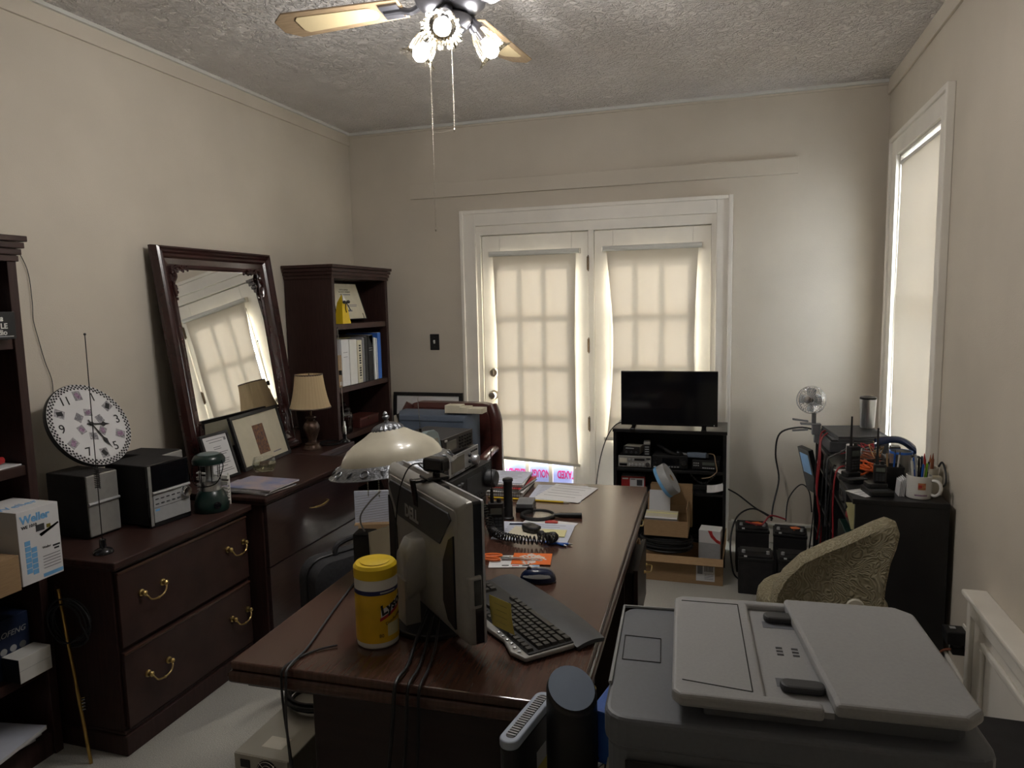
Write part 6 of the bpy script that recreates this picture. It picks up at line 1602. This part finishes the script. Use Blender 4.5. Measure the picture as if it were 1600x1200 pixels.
b_ = MB(); b_.bb(-.042, .042, -.042, -.038, 0, .10); b_.bb(-.042, .042, .038, .042, 0, .10); b_.bb(-.042, -.038, -.038, .038, 0, .10); b_.bb(.038, .042, -.038, .038, 0, .10); b_.bb(-.038, .038, -.038, .038, 0, .004); b_.build('cup', m_blackm, t)
MB().bb(-.043, .043, -.043, -.042, .09, .10).build('rim', m_black, t)
for (lb, dx, dy, mm) in (('brown pencil in the square black cup', -.015, .0, m_card), ('blue pen in the square black cup', .012, .012, m_blue), ('white pen in the square black cup', .02, -.016, m_white)):
    o = thing('pen', lb, 'pen', (.672+dx*.7, 3.345+dy*.7, DT+.006), 0, 'pens in the black cup'); MB().cyl((0, 0, 0), (dx*.6, dy*.6, .145), .004, n=8).build('barrel', mm, o, smooth=True); MB().cyl((dx*.6, dy*.6, .145), (dx*.65, dy*.65, .158), .004, .001, n=8).build('tip', m_dgrey, o)
t = thing('travel_mug', 'shiny steel travel mug with blue rim behind the pens', 'mug', (.735, 3.475, DT), -30)
MB().lathe([(.036, 0), (.040, .004), (.046, .10), (.047, .135), (.044, .135), (.037, .010), (0, .008)], 36, cap=False).build('body', m_steel, t, smooth=True); MB().lathe([(.0475, .128), (.0475, .138), (.043, .138)], 36, cap=False).build('rim', m_bluebox, t, smooth=True)
MB().tube(spl([(.045, 0, .118), (.078, 0, .115), (.082, 0, .06), (.043, 0, .03)]), .006, 8).build('handle', m_black, t, smooth=True)
t = thing('marker_cup', 'tan cup of red and brown markers against the wall', 'cup', (.812, 3.335, DT))
MB().lathe([(.034, 0), (.038, .10), (.036, .10), (.032, .006), (0, .005)], 28, cap=False).build('cup', m_offwhite, t, smooth=True)
for q, (dx, dy, mm) in enumerate(((-.012, 0, m_red), (.012, .008, m_brown), (0, -.014, m_skinprint))):
    o = thing('marker', ('red marker in the tan cup', 'dark brown marker in the tan cup', 'orange brown marker in the tan cup')[q], 'marker', (.812+dx, 3.335+dy, DT+.008), 0, 'markers in the tan cup'); MB().cyl((0, 0, 0), (dx*.4, dy*.4, .125), .006, n=10).build('barrel', mm, o, smooth=True); MB().cyl((dx*.4, dy*.4, .125), (dx*.5, dy*.5, .15), .0045, .001, n=10).build('tip', mm, o, smooth=True)
t = thing('phone_headset', 'black arched handset resting among wires by the window', 'handset', (.755, 3.70, DT))
def hs(u, v):
    x = -.085+.17*u; a = 2*PI*v; r_ = .017+.010*abs(2*u-1)**2; zc = .125+.022*(1-(2*u-1)**2)-.03*max(0, 2*u-1)**2
    return (x, r_*1.2*math.cos(a), zc+r_*math.sin(a))
MB().sheet(hs, 14, 12).build('grip', m_navy, t, smooth=True)
MB().bb(-.05, .05, -.05, .05, 0, .065).build('cradle', m_black, t, bevel=.006); MB().bb(-.02, .02, -.02, .02, .065, .115).build('cradle_post', m_black, t)
tag(MB().tube(spl([(.84, 3.30, DT+.11), (.853, 3.30, DT+.13), (.856, 3.26, DT+.10), (.85, 3.235, DT+.05), (.82, 3.27, DT+.02)]), .004, 6).build('black_strap', m_rubber), 'black strap arching against the wall behind white mug', 'strap')
# card stock, papers
t = thing('envelope_stack', 'white envelopes standing left of the white mug', 'envelopes', (.690, 3.235, DT))
for q in range(4): MB().box((-.012+q*.006, .0, .032+.002*q), (.003, .07, .064+.004*q), rot=(0, .08, 0)).build('envelope', m_paper, t)
t = thing('beige_box', 'flat beige box leaning on the wall behind the white mug', 'box', (.812, 3.245, DT)); MB().bb(-.045, .032, .0, .04, 0, .075).build('carton', m_offwhite, t, bevel=.002); MB().bb(-.045, .032, .0, .04, .075, .0765).build('lid', m_cream, t)
paper('crumpled white paper with red print at desk edge, under chargers', (.545, 3.225, DT), 35, .085, .11, m_paper, 3, 2)
paper('white note partly under the orange wires on window desk', (.545, 3.60, DT), 15, .10, .12, m_paper, 2, 1)
t = thing('paper_roll', 'white paper roll standing among wires on window desk', 'roll', (.565, 3.70, DT)); MB().lathe([(.022, 0), (.022, .115), (.008, .115), (.008, .0), (.022, 0)], 28, cap=False).build('roll', m_paper, t, smooth=True); MB().lathe([(.008, .0), (.008, .116), (.006, .116)], 16, cap=False).build('core', m_card, t)
# wires heaped on the desk
rnd = random.Random(9)
def heap(label, cx, cy, sx, sy, mm, n, r_, seed, name='wire_tangle', zmax=.05):
    rd = random.Random(seed); pts = []
    for q in range(n): pts.append((cx+rd.uniform(-sx, sx), cy+rd.uniform(-sy, sy), DT+.006+rd.uniform(0, zmax)))
    return tag(MB().tube(spl(pts, 5), r_, 6).build(name, mm), label, 'wire')
heap('orange wire heap behind the handheld radios', .60, 3.57, .07, .07, MAT('orange_wire', (.62, .10, .012), .45), 26, .0045, 1, zmax=.06)
heap('brown wire tangle in the middle of window desk', .67, 3.74, .09, .10, m_brown, 26, .0035, 2)
heap('grey wire tangle near the steel tumbler', .66, 3.90, .10, .10, m_grey, 20, .004, 3)
heap('thin red wires crossing in front of the laptop', .63, 3.98, .10, .05, m_redcord, 14, .003, 4, zmax=.07)
heap('black wire tangle around paper roll', .62, 3.66, .10, .13, m_rubber, 24, .0035, 5, zmax=.04)
heap('tan frayed wire ends beside arched handset', .69, 3.76, .04, .04, MAT('tan_wire_ends', (.45, .28, .12), .6), 16, .002, 6, zmax=.12)
tag(MB().tube(spl([(.62, 4.02, DT+.075), (.57, 3.93, DT+.04), (.50, 3.88, DT+.012), (.482, 3.86, DT-.01), (.478, 3.84, DT-.15), (.48, 3.86, DT-.35)]), .005, 7).build('grey_cable', m_dgrey), 'dark grey cable running over the desk edge below keypad box', 'cable')
reds = [('red cord falling from the fan clamp down the shelf side', [(.53, 4.25, .835), (.49, 4.22, .82), (.475, 4.16, .72), (.46, 4.10, .55), (.475, 4.05, .40), (.47, 4.10, .25)]),
        ('second red cord hanging along the shelf side by the fan', [(.54, 4.22, .835), (.485, 4.16, .80), (.470, 4.06, .70), (.455, 4.02, .52), (.475, 3.98, .35), (.465, 4.0, .15)]),
        ('red cord looping out near the orange wires', [(.60, 3.66, .775), (.53, 3.63, .775), (.488, 3.60, .745), (.476, 3.58, .60), (.478, 3.56, .45), (.473, 3.58, .25)])]
for (lb, pts) in reds: tag(MB().tube(spl(pts), .0042, 6).build('red_cable', m_redcord), lb, 'cord')
for q, (y, lb) in enumerate(((4.28, 'black cord dangling beside shelf, nearest the corner'), (3.95, 'black cord dangling beside the shelf, between the red cords'), (3.70, 'black cord dangling beside the shelf, nearest the camera'))):
    tag(MB().tube(spl([(.50, y, DT+.006), (.482, y-.01, DT-.01), (.465, y-.04, .55), (.472, y+.02, .40), (.455, y-.03, .22), (.44, y, .02)]), .004, 6).build('black_cable', m_rubber), lb, 'cord')
# things on its shelves
t = thing('tablet_box', 'dark box with light blue screen leaning at shelf side', 'tablet', (.468, 4.36, .445), -80)
t.rotation_euler = (math.radians(14), 0, math.radians(-70))
MB().bb(-.07, .07, 0, .03, 0, .27).build('body', m_black, t, bevel=.003); MB().bb(-.05, .05, -.001, 0, .12, .24).build('screen', m_bluescreen, t)
MB().bb(-.09, .09, -.25, .0, -.30, -.0).build('stand', m_blackm, t) if False else None
tag(MB().tube(loops((.55, 3.30, .612), .05, 5, .15, 51, .9, .007), .005, 6).build('red_cable_coil', m_redcord), 'coil of red cord on upper shelf of window desk', 'cord')
t = thing('equipment_case', 'dark green equipment case on lower shelf of window desk', 'case', (.60, 3.42, .40)); MB().bb(-.10, .10, -.20, .16, 0, .13).build('case', m_green, t, bevel=.006); MB().bb(-.105, -.10, -.05, .05, .06, .08).build('latch', m_black, t)
t = thing('note_card', 'pale yellow torn card in shelf beside upholstered chair', 'card', (.498, 3.165, .604), 0)
MB().prism([(0, 0), (.0, -.115), (-.035, -.115), (-.055, -.03), (-.050, -.02), (-.058, 0)], -.001, .001, RY).build('card', m_stickyp, t, fix=True, loc=(.03, 0, .118))
radio('shelf_receiver', 'black receiver with silver trim on upper shelf of window desk', 'radio', (.512, 3.56, .601), -90, .20, .22, .085, m_blackm, m_dgrey, [('knob', .06, .04, .012), ('disp', -.03, .05, .08, .03, m_screen)])
radio('shelf_amplifier', 'black amplifier in far bay of window desk', 'amplifier', (.512, 4.12, .601), -90, .30, .22, .10, m_blackm, m_black, [('knob', .10, .05, .016), ('knob', .05, .05, .012), ('grid', -.06, .05, 4, 2, .02, .02, .012, .008)])

# ================================================================== UPHOLSTERED CHAIR
uc = thing('upholstered_chair', 'beige brocade upholstered chair with curved wing back', 'chair', (.36, 2.60, 0))
prof = [(.135, .36), (.140, .49), (.152, .56), (.185, .62), (.245, .68), (.325, .725), (.405, .768), (.475, .815), (.512, .836), (.535, .828), (.545, .795), (.538, .755), (.522, .70), (.510, .62), (.502, .50), (.495, .36)]
cxp = .34; czp = .58
def sec(off, s_):
    out = []
    for (x, z) in prof: out.append((cxp+(x-cxp)*s_-.36, czp+(z-czp)*s_))
    return out
def bow(y, x): return y
secs = [(-.058, sec(0, .55)), (-.066, sec(0, .80)), (-.070, sec(0, .91)), (-.060, sec(0, .965)), (-.035, sec(0, .995)), (-.01, sec(0, 1.0)), (.02, sec(0, .975)), (.035, sec(0, .90))]
bk = loft(secs)
bk.v = [(x, y-.035*((x+.02)/.2)**2+.02*((z-.6)/.3), z) for (x, y, z) in bk.v]
bk.build('backrest', m_brocade, uc, smooth=True, fix=True)
MB().lathe([(.030, 0), (.026, .006), (.002, .008)], 20, mtx=Matrix.Translation((.055, -.078, .535)) @ Matrix.Rotation(PI/2, 4, 'X')).build('back_knob', m_offwhite, uc, smooth=True)
MB().prism([(.23*math.cos(2*PI*k_/28)-.02, .20+.24*math.sin(2*PI*k_/28)) for k_ in range(28)], .36, .47).build('seat', m_brocade, uc, bevel=.035, seg=4)
MB().bb(-.06, .03, -.06, .06, .30, .40).build('back_bracket', m_black, uc)
MB().cyl((-.02, .18, .08), (-.02, .18, .36), .028).build('gas_column', m_black, uc, smooth=True)
for q in range(5):
    a = 2*PI*q/5+.2; e_ = (-.02+.26*math.cos(a), .18+.26*math.sin(a))
    lg = MB().tube([(-.02, .18, .10), ((-.02+e_[0])/2, (.18+e_[1])/2, .085), (e_[0], e_[1], .06)], [.028, .022, .016], 8).build('base_leg', m_black, uc, smooth=True)
    MB().cyl((e_[0]-.011*math.sin(a), e_[1]+.011*math.cos(a), .026), (e_[0]+.011*math.sin(a), e_[1]-.011*math.cos(a), .026), .026, n=14).build('caster', m_black, lg, smooth=True)

# ================================================================== PRINTER AND CART
ct = thing('printer_cart', 'white cart carrying the grey printer', 'cart', (.10, 1.18, 0), 3.5)
MB().bb(-.30, .33, -.22, .20, .745, .77).build('top', m_offwhite, ct, bevel=.003)
for sx in (-1, 1): MB().bb(.015+sx*.303-.009, .015+sx*.303+.009, -.21, .19, 0, .745).build('side_panel', m_offwhite, ct, bevel=.002)
MB().bb(-.29, .31, .175, .19, .1, .745).build('back_panel', m_offwhite, ct)
for z in (.12, .45): MB().bb(-.28, .30, -.2, .17, z-.015, z).build('shelf', m_offwhite, ct)
pr_ = thing('printer', 'large grey all in one printer with document feeder lid', 'printer', (.10, 1.165, .77), 3.5)
MB().prism(rrect(.505, -.185, .185, .03), .0, .165).build('body', m_printerd, pr_, bevel=.006, loc=(-.025, 0, 0))
MB().prism(rrect(.515, -.192, .192, .035), .165, .212).build('scanner_unit', m_printerd, pr_, bevel=.008, seg=3, loc=(-.025, 0, 0))
MB().tube([(-.28, -.10, .214), (-.281, .186, .214), (-.06, .1905, .214)], .003, 6).build('light_trim', m_lgrey, pr_)
for (a, b_) in (((-.268, .02), (-.205, .02)), ((-.205, .02), (-.207, .105)), ((-.207, .105), (-.27, .107)), ((-.27, .107), (-.268, .02))):
    MB().cyl((a[0], a[1]-.04, .2124), (b_[0], b_[1]-.04, .2124), .0009, n=5).build('panel_seam', m_blackm, pr_)
MB().bb(-.25, .2, -.194, -.19, .02, .15).build('front_panel', m_black, pr_, bevel=.002)
MB().bb(-.22, .16, -.1965, -.193, .06, .10).build('paper_slot', m_blackg, pr_)
# document feeder lid with a sunken paper tray
def lidz(x): return .236+.012*max(0, (x+.18)/.4)
LW0, LW1, LD = -.185, .222, .176
outl = rrect(LW1-LW0, -LD, LD, .028, 6)
cx0 = (LW0+LW1)/2
lid = MB()
xs = [LW0, -.060, -.052, .020, .032, LW1]
# left cover
lid.prism([(LW0+.012, -LD), (.020, -LD), (.020, -LD+.022), (-.055, -LD+.022), (-.055, LD-.022), (.020, LD-.022), (.020, LD), (LW0+.012, LD), (LW0, LD-.014), (LW0, -LD+.014)], .230, .250)
lid.build('feeder_cover', m_printer, pr_, bevel=.006, seg=3)
MB().prism([(.033, -LD), (LW1-.026, -LD), (LW1, -LD+.026), (LW1, LD-.026), (LW1-.026, LD), (.010, LD), (.010, LD-.022), (.033, -LD+.022)], .238, .258).build('input_tray', m_printer, pr_, bevel=.007, seg=3)
MB().bb(-.056, .034, -LD+.010, LD-.010, .231, .240).build('tray_floor', m_printer, pr_)
MB().prism([(LW0+.045, -LD+.02), (.19, -LD+.02), (.205, -LD+.04), (.205, LD-.02), (LW0+.045, LD-.02)], .205, .239).build('hinge_block', m_printerd, pr_, bevel=.004)
for sy, y0 in ((-1, -.115), (1, .115)):
    MB().prism(rrect(.062, -.014, .014, .012), .2405, .252).build('paper_guide', m_dgrey, pr_, bevel=.004, loc=(.000, y0, 0))
    MB().bb(-.034, .030, y0-.03 if sy > 0 else y0+.006, y0-.006 if sy > 0 else y0+.03, .2402, .2406).build('guide_slot', m_printerd, pr_)
for q in range(2):
    for r_ in range(3): MB().bb(-.022+q*.024, -.012+q*.024, -.012+r_*.011, -.006+r_*.011, .2401, .2405).build('icon_print', m_dgrey, pr_)
for (a, b_) in (((-.170, -.135), (-.072, -.150)), ((-.072, -.150), (-.072, .150)), ((-.072, .150), (-.172, .150))):
    MB().cyl((*a, .2502), (*b_, .2502), .0009, n=5).build('cover_seam', m_blackm, pr_)
# dark storage cube and white jug beside the printer
t = thing('storage_ottoman', 'black storage box on floor right of the printer', 'storage box', (.655, 1.72, 0)); MB().bb(-.19, .12, -.34, .36, 0, .41).build('body', m_blackm, t, bevel=.008); MB().bb(-.195, .125, -.345, .365, .41, .45).build('lid', m_blackm, t, bevel=.012, seg=3)
t = thing('white_jug', 'white plastic jug on black storage box at right edge', 'jug', (.66, 1.60, .45)); MB().lathe([(.055, 0), (.06, .006), (.06, .10), (.045, .125), (.024, .135)], 28).build('body', m_white, t, smooth=True); MB().lathe([(.025, .135), (.025, .155), (.02, .158)], 20).build('cap', m_white, t, smooth=True)
# power adapter in the wall socket
t = thing('power_adapter', 'black power adapter plugged into right wall outlet', 'adapter', (XR-.017, 2.87, .30)); MB().bb(-.006, 0.0, -.035, .035, -.055, .055).build('outlet_plate', m_trimw, t, bevel=.002); MB().bb(-.075, -.006, -.035, .035, -.005, .045).build('brick', m_black, t, bevel=.005)
MB().bb(-.055, -.035, -.0, .02, .0452, .0456).build('label', m_lgrey, t); MB().bb(-.05, -.006, -.02, .02, -.05, -.022).build('plug', m_black, t, bevel=.005)
MB().tube(spl([(-.048, 0, -.036), (-.075, .01, -.05), (-.085, .04, -.10), (-.06, .09, -.18), (-.05, .14, -.28)]), .0045, 7).build('cord', m_brown, t, smooth=True)

# ================================================================== small stand with modem and router in front of the desk
t = thing('equipment_stand', 'small black stand between desk and printer carrying modem and router', 'stand', (-.315, 1.12, 0)); MB().bb(-.12, .085, -.15, .135, .60, .62).build('top', m_blacklam, t, bevel=.002)
for sx in (-.11, .075):
    for sy in (-.14, .125): MB().cyl((sx, sy, 0), (sx, sy, .60), .010, n=10).build('leg', m_blacklam, t)
t = thing('modem', 'slim black modem with grey ribbed top edge standing on end', 'modem', (-.340, 1.148, .62), 80)
MB().prism(rrect(.17, -.017, .017, .0165, 8), 0, .206).build('body', m_black, t, bevel=.003)
MB().prism(rrect(.172, -.018, .018, .0175, 8), .206, .222).build('top_rim', MAT('modem_rim_reflection', (.36, .42, .52), .35, var=.04), t, bevel=.003)  # window reflection is put into the rim's pale bluish base colour
MB().prism(rrect(.145, -.009, .009, .0085, 8), .2215, .2225).build('vent_slot', m_black, t)
v0 = None
for q in range(19):
    l_ = (-.064+q*.0071, 0, .2228)
    if v0 is None: v0 = MB().box((0, 0, 0), (.0030, .017, .002)).build('vent_rib', m_lgrey, t, loc=l_)
    else: share(v0, t, l_)
MB().bb(-.04, .055, -.0176, -.017, .09, .125).build('yellow_label', m_sticky, t); MB().bb(.0, .04, -.0178, -.0172, .125, .155).build('white_label', m_paper, t)
t = thing('router', 'tall black rounded router with slanted satin top', 'router', (-.262, 1.165, .62), 20)
pf = [(.046*math.cos(2*PI*k_/32), .040*math.sin(2*PI*k_/32)) for k_ in range(32)]
b_ = MB(); vs = []; N = 32
lev = [(0, .92), (.02, 1.0), (.22, 1.0)]
for (z, s_) in lev: vs += [(x*s_, y*s_, z) for x, y in pf]
vs += [(x*.98, y*.98, .300-.62*(.040-y)-.10*x) for x, y in pf]
fs = []
for i in range(3):
    for k_ in range(N): fs.append((i*N+k_, i*N+(k_+1) % N, (i+1)*N+(k_+1) % N, (i+1)*N+k_))
fs.append(tuple(reversed(range(N))))
b_.add(vs, fs + [tuple(3*N+k_ for k_ in range(N))]); b_.build('body', m_black, t, smooth=True, bevel=.006)
vs = [(x*.90, y*.90, .3020-.62*(.040-y*.90)-.10*x*.9) for x, y in pf]; c_ = len(vs)
MB().add(vs, [tuple(range(N))]).build('slanted_top', MAT('satin_blue_grey', (.30, .37, .48), .35, .4, var=.04), t)
t = thing('network_switch', 'blue network switch box with white lettering beside the router', 'network switch', (-.190, 1.235, .752), 78)
MB().bb(-.06, .06, -.03, .03, 0, .10).build('case', m_blue, t, bevel=.003); text('NETGEAR', .020, m_white, t, (0, 0, .1004), (0, 0, 0)); 
for q in range(4): MB().bb(-.045+q*.022, -.03+q*.022, -.0308, -.03, .05, .062).build('port', m_black, t)
MB().bb(-.05, .05, -.008, .008, -.13, .0).build('bracket', m_black, t)
t = thing('power_strip', 'beige power strip with triangular socket end beside printer cart', 'power strip', (-.228, 1.115, .62), 80)
MB().bb(-.06, .05, -.022, .022, 0, .045).build('case', m_offwhite, t, bevel=.003)
for q in range(2):
    MB().bb(-.045+q*.05, -.042+q*.05, -.008, .0, .0452, .0458).build('slot', m_ink, t); MB().bb(-.033+q*.05, -.030+q*.05, -.008, .0, .0452, .0458).build('slot', m_ink, t); MB().cyl((-.0375+q*.05, .007, .045), (-.0375+q*.05, .007, .0458), .003, n=8).build('ground_hole', m_ink, t)
tag(MB().tube(spl([(-.20, 1.235, .72), (-.215, 1.20, .75), (-.222, 1.17, .76), (-.225, 1.14, .72), (-.228, 1.11, .67)]), .004, 6).build('network_cable', m_rubber), 'black cable plugged into the blue network switch', 'cable')
tag(MB().tube(spl([(-.205, 1.225, .735), (-.225, 1.215, .72), (-.24, 1.205, .71)]), .0035, 6).build('network_cable', m_lgrey), 'short grey cable below the blue network switch', 'cable')
